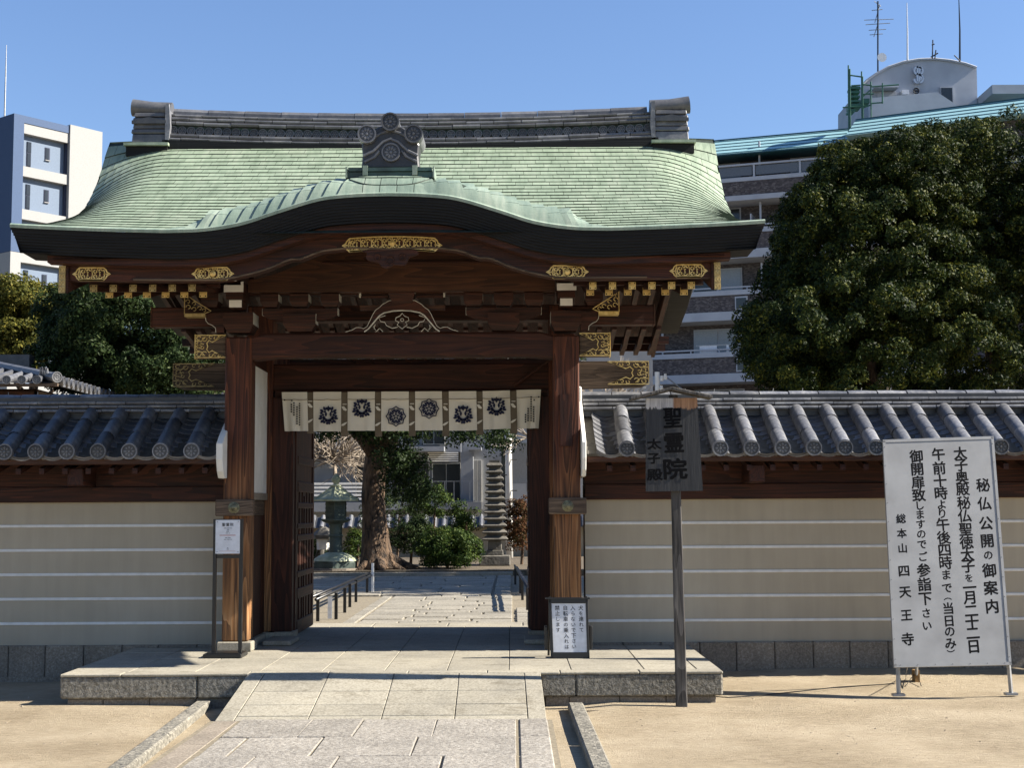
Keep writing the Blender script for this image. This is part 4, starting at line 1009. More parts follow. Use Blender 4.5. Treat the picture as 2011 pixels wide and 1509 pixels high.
# ---------------------------------------------------------------- stone path towards the viewer
path = thing('stone_path', (GX, 9, 0), 'approach path of large rough granite slabs leading up to the ramp', 'path')
path['kind'] = 'structure'; del path['category']; del path['label']
patch_ = MB().add([(-2.16,2,.0005),(.27,2,.0005),(.27,RF,.0005),(-2.13,RF,.0005)], [(0,1,2,3)]); patch_.build('joint_sand', M['sandjoint'], path)
y = RF-.005; row = 0; rowd = [.78, .72, .86, .8, .75, .9, .8, .85, .8]
offs = [[.0, .35, .52, .54, .54], [.18, .50, .60, .56], [.36, .50, .62, .5], [.1, .5, .6, .6]]
while y > 3.5 and row < 9:
    d = rowd[row]; x = -1.90; first = True; ws = offs[row % 4]; k = 0
    while x < .02:
        w = (ws[k % len(ws)] or .5); k += 1
        x1 = min(x+w, .02)
        if .02-x1 < .2: x1 = .02
        g = random.choice((.003, .004, .005, .009)); jt = lambda: random.uniform(-.006, .006)
        P = [(x+g+jt(), y-d+g+jt()), (x1-g+jt(), y-d+g+jt()), (x1-g+jt(), y-g+jt()), (x+g+jt(), y-g+jt())]
        z = .010+random.uniform(-.004, .005)
        MB().hexa([(a, c, -.03) for a, c in P]+[(a, c, z+random.uniform(-.002, .002)) for a, c in P]).build('path_slab', M['rough'], path, bevel=.005)
        x = x1
    MB().box(.035, .235, y-d+.008, y-.006, -.03, .011).build('border_slab', M['rough'], path, bevel=.010)
    y -= d; row += 1
y = RF-.01
for k in range(6):
    d = (1.0, 1.15, .95, 1.1, 1.2, 1.0)[k]; MB().box(-2.10, -1.935, y-d+.006, y-.006, -.03, .004).build('border_strip', M['basestone'], path, bevel=.006); y -= d
# ---------------------------------------------------------------- kerbs beside the path
def kerb(p_in, p_out, label):
    a, c = p_in; d = (c-a).normalized(); n = Vector((-d.y, d.x, 0)); L = (c-a).length; k = 0
    w = .115; t = thing('stone_kerb', a, label, 'kerb', 'kerbs edging the path')
    while k*1.6 < L:
        s0, s1 = k*1.6+.004, min(L, k*1.6+1.596); mb = MB()
        P = [a+d*s0-n*w/2, a+d*s1-n*w/2, a+d*s1+n*w/2, a+d*s0+n*w/2]
        if (P[1]-P[0]).cross(P[2]-P[1]).z < 0: P = P[::-1]
        mb.hexa([(p.x, p.y, -.08) for p in P]+[(p.x, p.y, .048) for p in P]); mb.build('kerb_stone', M['hammer'], t, bevel=.012); k += 1
A = gnd(400, 1377, .048); B = gnd(228, 1509, .048); A.z = B.z = 0; kerb((A, A+(B-A)*3.2), 0, 'narrow granite kerb in the sand on the left of the path')
A = gnd(1130, 1380, .048); B = gnd(1183, 1509, .048); A.z = B.z = 0; kerb((A, A+(B-A)*3.2), 0, 'narrow granite kerb in the sand on the right of the path')
# broken stone lying in front of the platform
p = gnd(297, 1376); mb = MB(); n = 9
ring = [[(p.x+.115*s*math.cos(t)*(1+.2*math.sin(3*t)), p.y+.06*s*math.sin(t), z+(.01*math.cos(5*t) if z > 0 else 0)) for t in [2*math.pi*i/n for i in range(n)]] for s, z in ((1.05, -.02), (1.0, .02), (.72, .045))]
mb.v = sum(ring, []); 
for r in range(2):
    for k in range(n): mb.f.append((r*n+k, r*n+(k+1) % n, (r+1)*n+(k+1) % n, (r+1)*n+k)); mb.m.append(0)
mb.f.append(tuple(2*n+k for k in range(n))); mb.m.append(0)
mb.build('broken_stone', mat_noise('mossy_broken_stone', (0.16,0.11,0.05), (0.36,0.36,0.24), 14, 0.95, b=0.7, bd=.02), origin=p, label='small mossy broken stone on the sand against the left end of the platform', cat='stone')

# ================================================================ TILE ROOFED WALLS
WF = 13.02
pitch_t = 0.272
def semi(r, n=9): return [(r*math.cos(math.pi*k/n), r*math.sin(math.pi*k/n)) for k in range(n+1)]
EY, EZ, TY, TZ = 12.46, 1.995, 13.22, 2.40    # eave and top of the front tile slope (axis of the round tiles)
sl_ = Vector((0, TY-EY, TZ-EZ)); SL = sl_.length; sd_ = sl_.normalized(); sn = Vector((0, -sd_.z, sd_.y))
seg = SL/3.0
rt = MB(); r = .066
def ringp(s, rad): return [tuple(Vector((math.cos(t)*rad, 0, 0)) + sn*(math.sin(t)*rad) + sd_*s) for t in [math.pi*(-.08+1.16*k/10) for k in range(11)]]
for s, rad in ((0, r), (seg*.93, r*.985), (seg*.935, r*.93), (seg*1.02, r*.93)): rt.v += ringp(s, rad)
for i in range(3):
    for k in range(10): rt.f.append((i*11+k, i*11+k+1, (i+1)*11+k+1, (i+1)*11+k)); rt.m.append(0)
rtm = mesh_of(rt, 'round_tile', M['tile'])
for pl in rtm.polygons: pl.use_smooth = True
rtd = rtm.copy(); 
ed = disc_mesh(.071, 'eave_end_tile', [M['tiled'], M['tile'], M['tilem']], .05, 8)
# pan tile: shallow curved plate with a visible lip
pn = MB(); wpan = pitch_t-.075
def panp(u, s, h): x = (u-.5)*(wpan+.06); return tuple(Vector((x, 0, 0)) + sn*(-.062+.055*(2*u-1)**2+h) + sd_*s)
NP = 8; lp = SL/9.0
for s, h in ((0, -.010), (0, .008), (lp+.03, -.004)): pn.v += [panp(k/NP, s, h) for k in range(NP+1)]
for i in range(2):
    for k in range(NP): pn.f.append((i*9+k, i*9+k+1, (i+1)*9+k+1, (i+1)*9+k)); pn.m.append(0)
pnm = mesh_of(pn, 'pan_tile', M['tilem'])  # darker than the round tiles: shade of the valleys put into the colour
def wall(side, xa, xb, label):
    t = thing('tile_roofed_wall', ((xa+xb)/2, WF, 0), label, 'wall', 'walls on both sides of the gate')
    dark = False
    # stones
    x = xa; j = 0
    while x < xb-.05:
        q = min(x+(.345 if j % 3 else .33), xb); MB().box(x+.003, q-.003, WF-.045+random.uniform(0, .003), WF+.2, -.12, .275).build('base_stone', M['basestone'], t, bevel=.008); x = q; j += 1
    MB().box(xa, xb, WF-.06, WF+.1, -.1, .0).build('footing', M['basestone'], t)
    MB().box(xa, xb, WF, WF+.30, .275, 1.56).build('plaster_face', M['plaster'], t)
    for k in range(5): 
        z = .455+.2195*k; MB().box(xa, xb, WF-.010, WF+.01, z, z+.026).build('white_line', M['line'], t, bevel=.004)
    MB().box(xa, xb, WF-.045, WF+.34, 1.56, 1.70).build('wall_plate', M['woodX'], t, bevel=.006)
    MB().box(xa, xb, WF-.02, WF+.3, 1.70, 1.90).build('frieze_board', M['woodX'], t)
    MB().box(xa, xb, 12.50, 12.60, 1.885, 1.935).build('eave_beam', M['tymp'], t, bevel=.006)
    x = xb-.14 if side < 0 else xa+.20
    rr = mesh_of(beamY(MB(), 0, 0, 0, .62, .16, .045, .05), 'rafter', M['woodY'])
    while xa+.05 < x < xb-.03: inst('rafter', rr, (x, 12.55, 1.83), t); x += side*.205
    for kx in ((-3.86,) if side < 0 else (2.16, 4.8)):
        MB().box(kx-.07, kx+.07, 12.60, WF, 1.70, 1.86).build('eave_bracket', M['woodY'], t, bevel=.01)
    MB().add([(xa,12.48,1.955),(xb,12.48,1.955),(xb,13.3,2.36),(xa,13.3,2.36)], [(0,1,2,3)]).build('roof_board', M['mortar'], t)
    MB().add([(xa,13.3,2.40),(xb,13.3,2.40),(xb,14.1,1.93),(xa,14.1,1.93)], [(0,1,2,3)]).build('rear_tile_slope', M['tiled'], t)
    x0 = {1: 1.0, -1: -2.80}[side]
    if side > 0: cs = [x0+pitch_t*i for i in range(60)]
    else: cs = [x0-pitch_t*i for i in range(60)]
    cs = [c for c in cs if xa+.02 < c < xb-.02]
    for c in cs:
        for k in range(3):
            s = k*seg; P = Vector((c, EY, EZ)) + sd_*s
            inst('round_tile', rtm, (P.x+random.uniform(-.004, .004), P.y, P.z+random.uniform(-.003, .003)), t, rot=(0, 0, random.uniform(-.02, .02)))
        inst('eave_end_tile', ed, (c, EY-.025, EZ+.004), t)
    for c in [q+pitch_t/2 for q in cs]+[cs[0]-pitch_t/2 if side > 0 else cs[-1]-pitch_t/2]:
        if not xa-.02 < c-.08 or not c+.08 < xb+.05: continue
        for k in range(9): P = Vector((c+random.uniform(-.003, .003), EY, EZ)) + sd_*(k*lp+random.uniform(-.004, .004)); inst('pan_tile', pnm, P, t, rot=(0, random.uniform(-.02, .02), 0))
        for h, dd in ((-.012, 0), (-.028, .012)):
            mb = MB(); mb.v = [tuple(Vector(panp(k/NP, 0, hh))+Vector((c, EY-.004+dd, EZ))) for hh in (h, h-.012) for k in range(NP+1)]
            mb.f = [(9+k, 9+k+1, k+1, k) for k in range(NP)]; mb.m = [0]*NP; mb.build('eave_lip', M['tile'], t)
        mb = MB().box(c-pitch_t/2+.05, c+pitch_t/2-.05, 13.19, 13.23, TZ-.03, TZ+.01); mb.build('face_plaster', M['tiled'], t)
    # ridge courses
    z = 2.392
    MB().box(xa, xb, 13.20, 13.46, z-.06, z+.14).build('ridge_core', M['tiled'], t)
    for kk, (h, th, yf, off) in enumerate(((.012, .026, 13.14, .0), (.050, .024, 13.155, .13), (.088, .026, 13.165, .06))):
        x = xa-off
        while x < xb:
            q = x+.272; a, b_ = max(x, xa), min(q, xb)
            if b_-a > .02:
                mb = MB(); y = yf+random.uniform(-.004, .004); zz = z+h+random.uniform(-.002, .002)
                pr = [(0, -.5), (-.004, -.3), (-.006, 0), (-.004, .3), (0, .5), (.3, .5), (.3, -.5)]; n = 7
                mb.add([(a+.003, y+p_, zz+th*w) for p_, w in pr]+[(b_-.003, y+p_, zz+th*w) for p_, w in pr], [tuple(range(n-1, -1, -1)), tuple(range(n, 2*n))]+[(i, (i+1) % n, n+(i+1) % n, n+i) for i in range(n)])
                mb.build('ridge_tile', M['tile'], t)
            x = q
    x = xa; 
    while x < xb-.02:
        q = min(x+.275, xb); mb = MB(); y, zz = 13.30, z+.115
        pts = [(x+.002, 0), (lerp(x, q, .5), .003), (lerp(x, q, .97), .0)]
        rs = [.098, .094, .091]
        for (px_, dz), rad in zip(pts, rs): mb.v += [(px_, y-rad*math.cos(tt), zz+dz+rad*.62*math.sin(tt)) for tt in [math.pi*k/8 for k in range(9)]]
        for i in range(2):
            for k in range(8): mb.f.append((i*9+k, i*9+k+1, (i+1)*9+k+1, (i+1)*9+k)); mb.m.append(0)
        mb.f.append(tuple(range(8, -1, -1))); mb.m.append(0); mb.f.append(tuple(range(18, 27))); mb.m.append(0)
        zz2 = random.uniform(-.002, .003); mb.v = [(a, b_, c+zz2) for a, b_, c in mb.v]
        mb.build('ridge_cap_tile', M['tile'], t, smooth_='auto'); x = q
        if q < xb-.1 and random.random() < .8: MB().tube([(q-.14, 13.30, zz+.058), (q-.135, 13.29, zz+.085)], .003, 4).build('tie_wire', M['steel'], t)
    # white plastered gable plate against the gate post
    xe = (xa if side > 0 else xb); s = side
    x0, x1 = (xe-.05, xe-.012) if s > 0 else (xe-.012, xe+.045)
    poly = [(12.50, 1.76), (12.44, 1.82), (12.40, 1.92), (12.40, 2.06), (12.52, 2.14), (13.10, 2.46), (13.12, 2.60), (13.28, 2.62), (13.28, 1.76)]
    MB().prism(poly, x0, x1, axis='X').build('white_gable_plate', M['white'], t, bevel=.006)
    return t
wall(-1, -7.6, -2.565, 'beige plaster wall with dark shaded tiled roof, left of the gate')
wall(1, .655, 7.4, 'beige plaster wall with sunlit silver tiled roof, right of the gate')
# ================================================================ NOREN
nY = 13.60
nor = thing('noren_curtain', (GX, nY, 2.6), 'cream cloth curtain with navy crests hung across the gate opening', 'curtain')
MB().tube([(at(548, 770, nY).x, nY+.02, 2.612), (at(1068, 766, nY).x, nY+.02, 2.605)], .009, 6).build('hanging_rod', M['woodX'], nor)
Nf = Vector((0, -1, 0))
def petal(mb, c, a, r0, r1, w, y, n=8, m=0):
    d = Vector((math.cos(a), 0, math.sin(a))); s = Vector((-math.sin(a), 0, math.cos(a))); c = Vector(c)
    pts = []
    for k in range(n+1): t = k/n; pts.append(c + d*lerp(r0, r1, t) + s*w*math.sin(math.pi*t)**.7)
    for k in range(n-1, 0, -1): t = k/n; pts.append(c + d*lerp(r0, r1, t) - s*w*math.sin(math.pi*t)**.7)
    cen = c + d*(r0+r1)/2; mb.add([tuple(cen)]+[tuple(p) for p in pts], [(0, (k+1) % len(pts)+1, k+1) for k in range(len(pts))], m)
def crest(kind, cx, cz, y, par):
    mb = MB(); c = (cx, y, cz)
    if kind == 0:      # leafy wreath, open at the centre
        for k in range(9):
            a = math.pi/2 + 2*math.pi*k/9; petal(mb, c, a, .040, .098 if k == 0 else .062, .012, y)
            for s in (-1, 1): petal(mb, c, a+s*.21, .056, .100 if k in (1, 3, 6, 8) else .086, .0125, y)
        for k in range(7):
            a = -math.pi/2 + (k-3)*.42; petal(mb, c, a, .03, .060, .012, y)
        for s in (-1, 1): petal(mb, (cx+s*.022, y, cz+.012), math.pi/2, -.02, .025, .011, y)
    else:              # eight lobed rosette
        ring = []
        for k in range(16): rr = .094 if k % 2 == 0 else .078; a = math.pi/2+math.pi*k/8; ring.append(Vector((cx+rr*math.cos(a), y, cz+rr*math.sin(a))))
        mb.ribbon(ring, .011, Nf, .001, close=True)
        for k in range(8):
            a = math.pi/2+math.pi*k/4
            for s in (-1, 1): petal(mb, c, a+s*.17, .030, .076, .0085, y)
            petal(mb, c, a+math.pi/8, .048, .074, .006, y)
        for k in range(5): a = math.pi/2+2*math.pi*k/5; petal(mb, c, a, .006, .034, .009, y)
    mb.build('printed_crest', M['navy'], par)
def X(px, y=nY): return at(px, 800, y).x
ztop = lambda px: lerp(2.606, 2.607, 0) + .012*smooth((px-950)/110) - .004*math.sin((px-553)/28.)*0
panels = [(553.5, 603.5, 560, 605.5), (615.5, 670.5, 616, 670.5), (683, 736.5, 683, 736.5), (749, 803, 749, 803), (815.5, 868, 815.5, 869.5), (881.5, 935.5, 882, 937), (948, 1001.5, 949, 1003), (1014.5, 1062.5, 1016, 1057.5)]
cd_ = {1: (0, 644.5, 817), 2: (0, 710.5, 803), 3: (1, 777.5, 818), 4: (1, 842.5, 803), 5: (0, 909.5, 815.5), 6: (0, 975, 799.5)}
for k, (a, q, a2, q2) in enumerate(panels):
    rot = lambda px: .0052*(px-808)*0
    mb = MB(); nx, nz = 16, 10
    zt = lambda s: ztop(lerp(a, q, s)); zbm = lambda s: 2.232+.018*smooth((lerp(a, q, s)-900)/150) - (.004 if k % 2 else 0)
    def fn(s, t, a=a, q=q, a2=a2, q2=q2, k=k, y=nY):
        x = lerp(lerp(X(a), X(q), s), lerp(X(a2), X(q2), s), t)
        wav = .010*math.sin(s*9+k*1.7)*t + .004*math.sin(s*21+k)*t + (.022*math.sin(s*13)*t if k in (0, 7) else 0)
        crease = -.008*math.exp(-((t-.19)/.02)**2) - (.006 if t < .19 else 0)
        return (x, y-.012+wav+crease, lerp(zt(s), zbm(s), t))
    mb.grid(fn, [i/nx for i in range(nx+1)], [0,.06,.12,.17,.19,.21,.26,.35,.45,.6,.75,.9,1.0], flip=False)
    pn_ = mb.build('cloth_panel', M['cloth'], nor, smooth_=True)
    MB().ribbon([Vector(fn(i/12, .195))+Vector((0, -.010, -.004*abs(math.sin(i/12*math.pi*2)))) for i in range(13)], .005, Nf, .002).build('fold_seam', M['clothbrown'], pn_)
    if k in cd_: kd, px, py = cd_[k]; c = at(px, py, nY-.035); crest(kd, c.x, c.z, nY-.03, pn_)
    if k in (0, 7):
        mb = MB(); colx = ((572, 795, 812), (577, 792, 816), (583, 800, 835), (588, 793, 835)) if k == 0 else ((1048, 800, 830), (1043, 780, 828), (1037, 803, 828), (1032, 815, 829))
        for px, p0, p1 in colx:
            y0 = p0
            while y0 < p1: c = at(px, y0, nY-.04); mb.box(c.x-.007, c.x+.007, nY-.034, nY-.032, c.z-.007, c.z+.007); y0 += 4.6
        mb.build('small_brush_lettering', M['ink'], pn_)
        for px, py in (((559, 786), (573, 787)) if k == 0 else ((1058, 780), (1049, 786))):
            c = at(px, py, nY-.03); MB().lathe([(.008, 0), (.008, -.003), (.001, -.003)], (c.x, nY-.03, c.z), 8, axis='Y').build('eyelet', M['ink'], pn_)
for k, (a, q, zbp) in enumerate(((603.5, 615.5, 852), (670.5, 683, 858), (737, 749, 858), (803.5, 815, 857), (869, 881, 857.5), (935.5, 948, 854), (1002, 1014.5, 852))):
    zb_ = at(a, zbp, nY).z; mb = MB(); x0, x1 = X(a)-.008, X(q)+.008
    mb.grid(lambda s, t: (lerp(x0+.006*t, x1-.002*t, s), nY+.006+.006*math.sin(t*7+k)*t, lerp(ztop(a)-.003, zb_, t)), [0, .33, .66, 1], [i/8 for i in range(9)]); st = mb.build('cloth_strip', M['clothbrown'], nor, smooth_=True)
    xm = (x0+x1)/2
    mb = MB(); mb.box(xm-.018, xm+.020, nY-.016, nY-.010, zb_+.205+.10, zb_+.213+.10)
    mb.build('white_knot', M['cloth'], st) 
    mb = MB()
    pts = [(-.028, .085), (-.005, .09), (.012, .07), (.026, .055), (.014, .045), (-.008, .052), (-.02, .07)]
    mb.add([(xm+x, nY-.014, zb_+.155+z+.045) for x, z in pts], [tuple(range(6, -1, -1))]); mb.build('white_tassel', M['cloth'], st)
    mb = MB(); pts = [(-.034, .0), (-.010, -.004), (.012, .012), (.032, .036), (.010, .030), (-.015, .018)]
    mb.add([(xm+x, nY-.014, zb_+.105+z) for x, z in pts], [tuple(range(6))]); mb.build('white_tassel', M['cloth'], st)

# ================================================================ SIGNS
def quadmap(TL, TR, BL, BR): return lambda u, v: (TL.lerp(TR, u)).lerp(BL.lerp(BR, u), v)
# big notice board
TL, TR, BL, BR = at(1735,866,11.72), at(1950,859,11.72), at(1757,1310,11.27), at(1985,1305,11.27)
Q = quadmap(TL, TR, BL, BR); nb_ = thing('notice_board', gnd(1870, 1369), 'large silver-grey board on legs with columns of black brush lettering', 'sign')
ux = (TR-TL).normalized(); uy = (TL-BL).normalized(); bn = ux.cross(uy).normalized()   # bn faces the viewer side
if bn.y > 0: bn = -bn
def slabq(name, Q, u0, u1, v0, v1, th, mat, par, off=0.0, bev=0):
    P = [Q(u0, v1), Q(u1, v1), Q(u1, v0), Q(u0, v0)]
    F_ = [p+bn_*(off) for p in P]; K = [p+bn_*(off-th) for p in P]
    mb = MB().add([tuple(p) for p in F_+K], [(0,1,2,3), (7,6,5,4), (0,4,5,1), (1,5,6,2), (2,6,7,3), (3,7,4,0)]); return mb.build(name, M[mat], par, bevel=bev)
bn_ = bn
slabq('sheet_panel', Q, 0, 1, 0, 1, .018, 'alu', nb_)
for a in ((-.006, .018, -.002, 1.002), (.982, 1.006, -.002, 1.002), (-.006, 1.006, -.004, .009), (-.006, 1.006, .991, 1.004)): slabq('frame_strip', Q, *a, .03, 'alu', nb_, .004)
mb = MB()
for k in range(12):
    for u in (.008, .992): p = Q(u, .03+.94*k/11)+bn*.005; mb.lathe([(.004, 0), (.001, -.002)], p, 6, axis='Y')
for k in range(7): p = Q(.05+.9*k/6, .995)+bn*.005; mb.lathe([(.004, 0), (.001, -.002)], p, 6, axis='Y')
mb.build('rivets', M['greyink'], nb_, kind='stuff')
H_ = (TL-BL).length; W_ = (TR-TL).length
def col(par, u, items, y0=62., yh=1222., bold=.026, mat='ink', du=0.0, name='lettering'):
    mb = MB()
    for ch, y, sz in items:
        v = (y-y0)/yh; p = Q(u+du*v, v)+bn*.0002; s = sz/yh*H_*.98
        mb.text(ch, p, ux, uy, s*.98, s*1.0, bold=bold, rot=math.radians(3 if ord(ch) < 0x3100 else 2))
    mb.build(name, M[mat], par)
Z = lambda s, ys, big=76, small=52: [(c, y, big if ord(c) > 0x3100 else small) for c, y in zip(s, ys)]
col(nb_, .877, Z('秘仏公開の御案内', (330,432,540,635,712,795,888,985), 80, 56))
c2 = Z('太子奥殿秘仏聖徳太子を一月二十二日', (148,213,285,350,425,497,570,642,708,768,832,883,935,1005,1063,1122,1190), 78, 48); col(nb_, .692, c2)
col(nb_, .493, Z('午前十時より午後四時まで', (150,228,300,368,430,480,540,612,680,748,812,882), 78, 60))
col(nb_, .493, [('︵', 926, 44), ('当', 990, 66), ('日', 1055, 66), ('の', 1110, 62), ('み', 1172, 66), ('︶', 1226, 44)])
col(nb_, .292, Z('御開扉致しますのでご参詣下さい', (158,230,303,375,432,482,535,588,645,712,785,860,935,1012,1078), 78, 56), du=.008)
col(nb_, .12, [('総', 502, 56), ('本', 582, 56), ('山', 663, 56), ('四', 785, 68), ('天', 897, 68), ('王', 1020, 66), ('寺', 1146, 72)], du=.006)
p0 = (636-62)/1222; slabq('tape_patch', Q, .425, .565, .465, .548, .002, 'cloth', nb_, .00008); slabq('white_patch', Q, .43, .562, .482, .53, .002, 'paper', nb_, .00014)
for ub, pxb in ((.02, (1765, 1368)), (.97, (1986, 1366))):
    a = Q(ub+.02, .9)-bn*.03; g = gnd(*pxb); mb = MB().tube([a, g+Vector((0, 0, .0))], .017, 4); mb.build('leg', M['steel'], nb_)
    MB().box(g.x-.05, g.x+.045, g.y-.03, g.y+.03, 0, .018).build('foot_plate', M['steel'], nb_)
g = gnd(1799, 1340); MB().tube([Q(.30, .5)-bn*.03, g], .014, 4).build('rear_leg', M['steel'], nb_); MB().box(g.x-.02, g.x+.02, g.y-.05, g.y+.05, 0, .10).build('ballast_peg', mat_noise('ochre_wood', (.25,.13,.04), (.45,.28,.1), 8), nb_)
mb = MB().tube([Q(.12, 1)-bn*.03, gnd(1780, 1336)+Vector((0,0,.05)), gnd(1777, 1350), gnd(1800, 1338)+Vector((0,0,.08)), gnd(1809, 1348)], .004, 5); mb.build('cord', M['blackmetal'], nb_)
# tall wooden name board
sg_ = thing('wooden_signpost', gnd(1339, 1391), 'dark weathered wooden signboard with a little gabled top on a tall post', 'sign')
sp0 = gnd(1339, 1391); YS = sp0.y-.05
TL, TR, BL, BR = at(1268.5,783,YS), at(1368.6,782,YS), at(1268.5,966,YS), at(1380,964.5,YS)
top = at(1324, 900, YS+.05); mb = MB(); a0, a1 = Vector((sp0.x, sp0.y, -.1)), Vector((top.x, YS+.05, at(1324, 775, YS).z))
w = .042; mb.hexa([(a0.x-w, a0.y-.03, a0.z), (a0.x+w, a0.y-.03, a0.z), (a0.x+w, a0.y+.03, a0.z), (a0.x-w, a0.y+.03, a0.z), (a1.x-w*.75, a1.y-.025, a1.z), (a1.x+w*.75, a1.y-.025, a1.z), (a1.x+w*.75, a1.y+.025, a1.z), (a1.x-w*.75, a1.y+.025, a1.z)]); mb.build('post', M['postgrey'], sg_, bevel=.006)
y0 = YS-.012; mb = MB(); mb.add([(BL.x,y0,BL.z),(BR.x,y0,BR.z),(TR.x,y0,TR.z),(TL.x,y0,TL.z),(BL.x,y0+.035,BL.z),(BR.x,y0+.035,BR.z),(TR.x,y0+.035,TR.z),(TL.x,y0+.035,TL.z)], [(0,1,2,3),(7,6,5,4),(0,4,5,1),(1,5,6,2),(2,6,7,3),(3,7,4,0)])
cx_ = (TL.x+TR.x)/2
o = mb.build('name_board', M['signwood'], sg_, origin=(cx_, 0, 0))
ap = at(1318, 764, y0); l = at(1237.5, 785, y0); r_ = at(1397, 782, y0)
for s, e in ((-1, l), (1, r_)):
    mb = MB(); t_ = .02; P = [ap, e]
    vs = [(e.x, y0-.06, e.z-.008), (ap.x, y0-.06, ap.z-.012), (ap.x, y0+.11, ap.z-.012), (e.x, y0+.11, e.z-.008), (e.x, y0-.06, e.z+t_-.004), (ap.x, y0-.06, ap.z+t_-.008), (ap.x, y0+.11, ap.z+t_-.008), (e.x, y0+.11, e.z+t_-.004)]
    if s > 0: vs = [vs[i] for i in (1,0,3,2,5,4,7,6)]
    mb.hexa(vs).build('roof_plank', M['postgrey'], sg_, bevel=.004)
mb = MB(); e1 = Vector((1,0,0)); e3 = Vector((0,0,1)); k_ = (1/2800.)*YS
def zpt(zx, zy): return at(1230+zx/5.59, 730+zy/5.59, y0)
def zs(n_): return n_/5.59*k_
for ch, zx, zy, w_, h_ in (('聖', 508, 510, 215, 270), ('霊', 522, 785, 240, 265), ('院', 532, 1075, 285, 265), ('太', 305, 800, 165, 135), ('子', 302, 955, 150, 140), ('殿', 312, 1135, 180, 150)):
    mb.text(ch, zpt(zx, zy)+Vector((0,-.002,0)), e1, e3, zs(w_)*.98, zs(h_)*.9, bold=.028, rot=.04)
mb.build('carved_lettering', M['ink'], sg_)
# small framed notice on the right
g = gnd(1117, 1294, PT); YA = g.y; an = thing('framed_notice', (g.x, YA, PT), 'small black-framed white notice stand leaning against the right gate post', 'sign')
TL, TR, BL, BR = at(1083,1186,YA+.02), at(1150,1186,YA+.02), at(1087,1282,YA), at(1153,1282,YA); Q = quadmap(TL, TR, BL, BR)
ux = (TR-TL).normalized(); uy = (TL-BL).normalized(); bn_ = ux.cross(uy).normalized(); bn_ = -bn_ if bn_.y > 0 else bn_
slabq('backing', Q, -.05, 1.05, -.09, 1.13, .02, 'blackmetal', an, -.012)
slabq('white_panel', Q, 0, 1, 0, 1, .012, 'paper', an)
for a in ((-.09, -.0, -.10, 1.13), (1.0, 1.07, -.10, 1.13), (-.09, 1.07, -.09, -.005), (-.09, 1.07, 1.005, 1.13)): slabq('frame_bar', Q, *a, .03, 'blackmetal', an, .010, .003)
slabq('top_cap', Q, -.17, 1.13, -.125, -.085, .06, 'blackmetal', an, .02, .003)
for s in (-1, 1):
    x = g.x+s*.185; MB().box(x-.012, x+.012, YA+.02, YA+.14, PT+.07, PT+.26).build('side_bracket', M['blackmetal'], an, bevel=.004)
    MB().tube([Vector((g.x+s*.15, YA+.05, PT+.5)), Vector((g.x+s*.16, YA+.24, PT))], .010, 6).build('rear_leg', M['blackmetal'], an)
H_ = (TL-BL).length; bn = bn_
mb = MB()
def colz(s, u, y0, y1, sz):
    for i, ch in enumerate(s):
        v = lerp(y0, y1, i/max(1, len(s)-1)); p = Q(u, v)+bn_*.0002; f = 1 if ord(ch) > 0x3100 else .9
        mb.text(ch, p, ux, uy, sz*f, sz*f, bold=.01)
colz('犬を連れて', .855, .095, .545, .043); colz('入らないで下さい', .62, .095, .885, .043); colz('自転車の乗入れは', .40, .095, .89, .043); colz('禁止します', .165, .095, .545, .043)
mb.build('lettering', M['ink'], an)
# narrow stand with an A4 panel on the left
g = gnd(446, 1292, PT); YA = g.y; an = thing('panel_stand', (g.x, YA, PT), 'slim black steel stand holding a small white panel before the left gate post', 'sign')
xl, xr = at(421.5, 1150, YA).x, at(473, 1150, YA).x; zt_ = at(446, 1020, YA).z
for x in (xl, xr): MB().box(x-.014, x+.014, YA-.02, YA+.015, PT+.03, zt_).build('upright', M['blackmetal'], an)
MB().box(xl+.014, xr-.014, YA-.005, YA+.01, zt_-.05, zt_-.0).build('cross_bar', M['blackmetal'], an); MB().box(xl+.014, xr-.014, YA-.005, YA+.01, zt_-.33, zt_-.30).build('cross_bar', M['blackmetal'], an)
xb0, xb1 = at(403, 1290, YA).x, at(478, 1290, YA).x
for ya, yb_ in ((YA-.10, YA-.07), (YA+.17, YA+.20)): MB().box(xb0, xb1, ya, yb_, PT+.002, PT+.035).build('base_bar', M['blackmetal'], an, bevel=.004)
for x in (xb0, xb1-.03): MB().box(x, x+.03, YA-.069, YA+.169, PT+.002, PT+.035).build('base_bar', M['blackmetal'], an)
MB().box(xb0+.03, xb1-.03, YA-.07, YA+.17, PT+.036, PT+.041).build('base_plate', M['blackmetal'], an)
P0, P1 = at(423.5, 1022, YA-.03), at(470.5, 1088, YA-.03)
yy = YA-.028; MB().box(P0.x, P1.x, yy, yy+.005, P1.z, P0.z).build('white_panel', M['paper'], an)
mb = MB(); ux, uy = Vector((1,0,0)), Vector((0,0,1)); cxp = (P0.x+P1.x)/2; Wp = P1.x-P0.x; Hp = P0.z-P1.z
for i, ch in enumerate('聖霊院'): mb.text(ch, Vector((cxp+(i-1)*.034, yy-.001, P0.z-.14*Hp)), ux, uy, .03, bold=.01)
for v, w_ in ((.245, .36), (.30, .12), (.345, .16), (.395, .2), (.53, .26), (.58, .34), (.83, .08), (.87, .12)):
    z = P0.z-v*Hp; n_ = int(w_*40)
    for k in range(n_):
        if (k*7) % 5: mb.box(cxp-w_*Wp/2+k*w_*Wp/n_, cxp-w_*Wp/2+(k+.7)*w_*Wp/n_, yy-.002, yy-.0005, z-.0022, z+.0022)
mb.build('lettering', M['ink'], an)
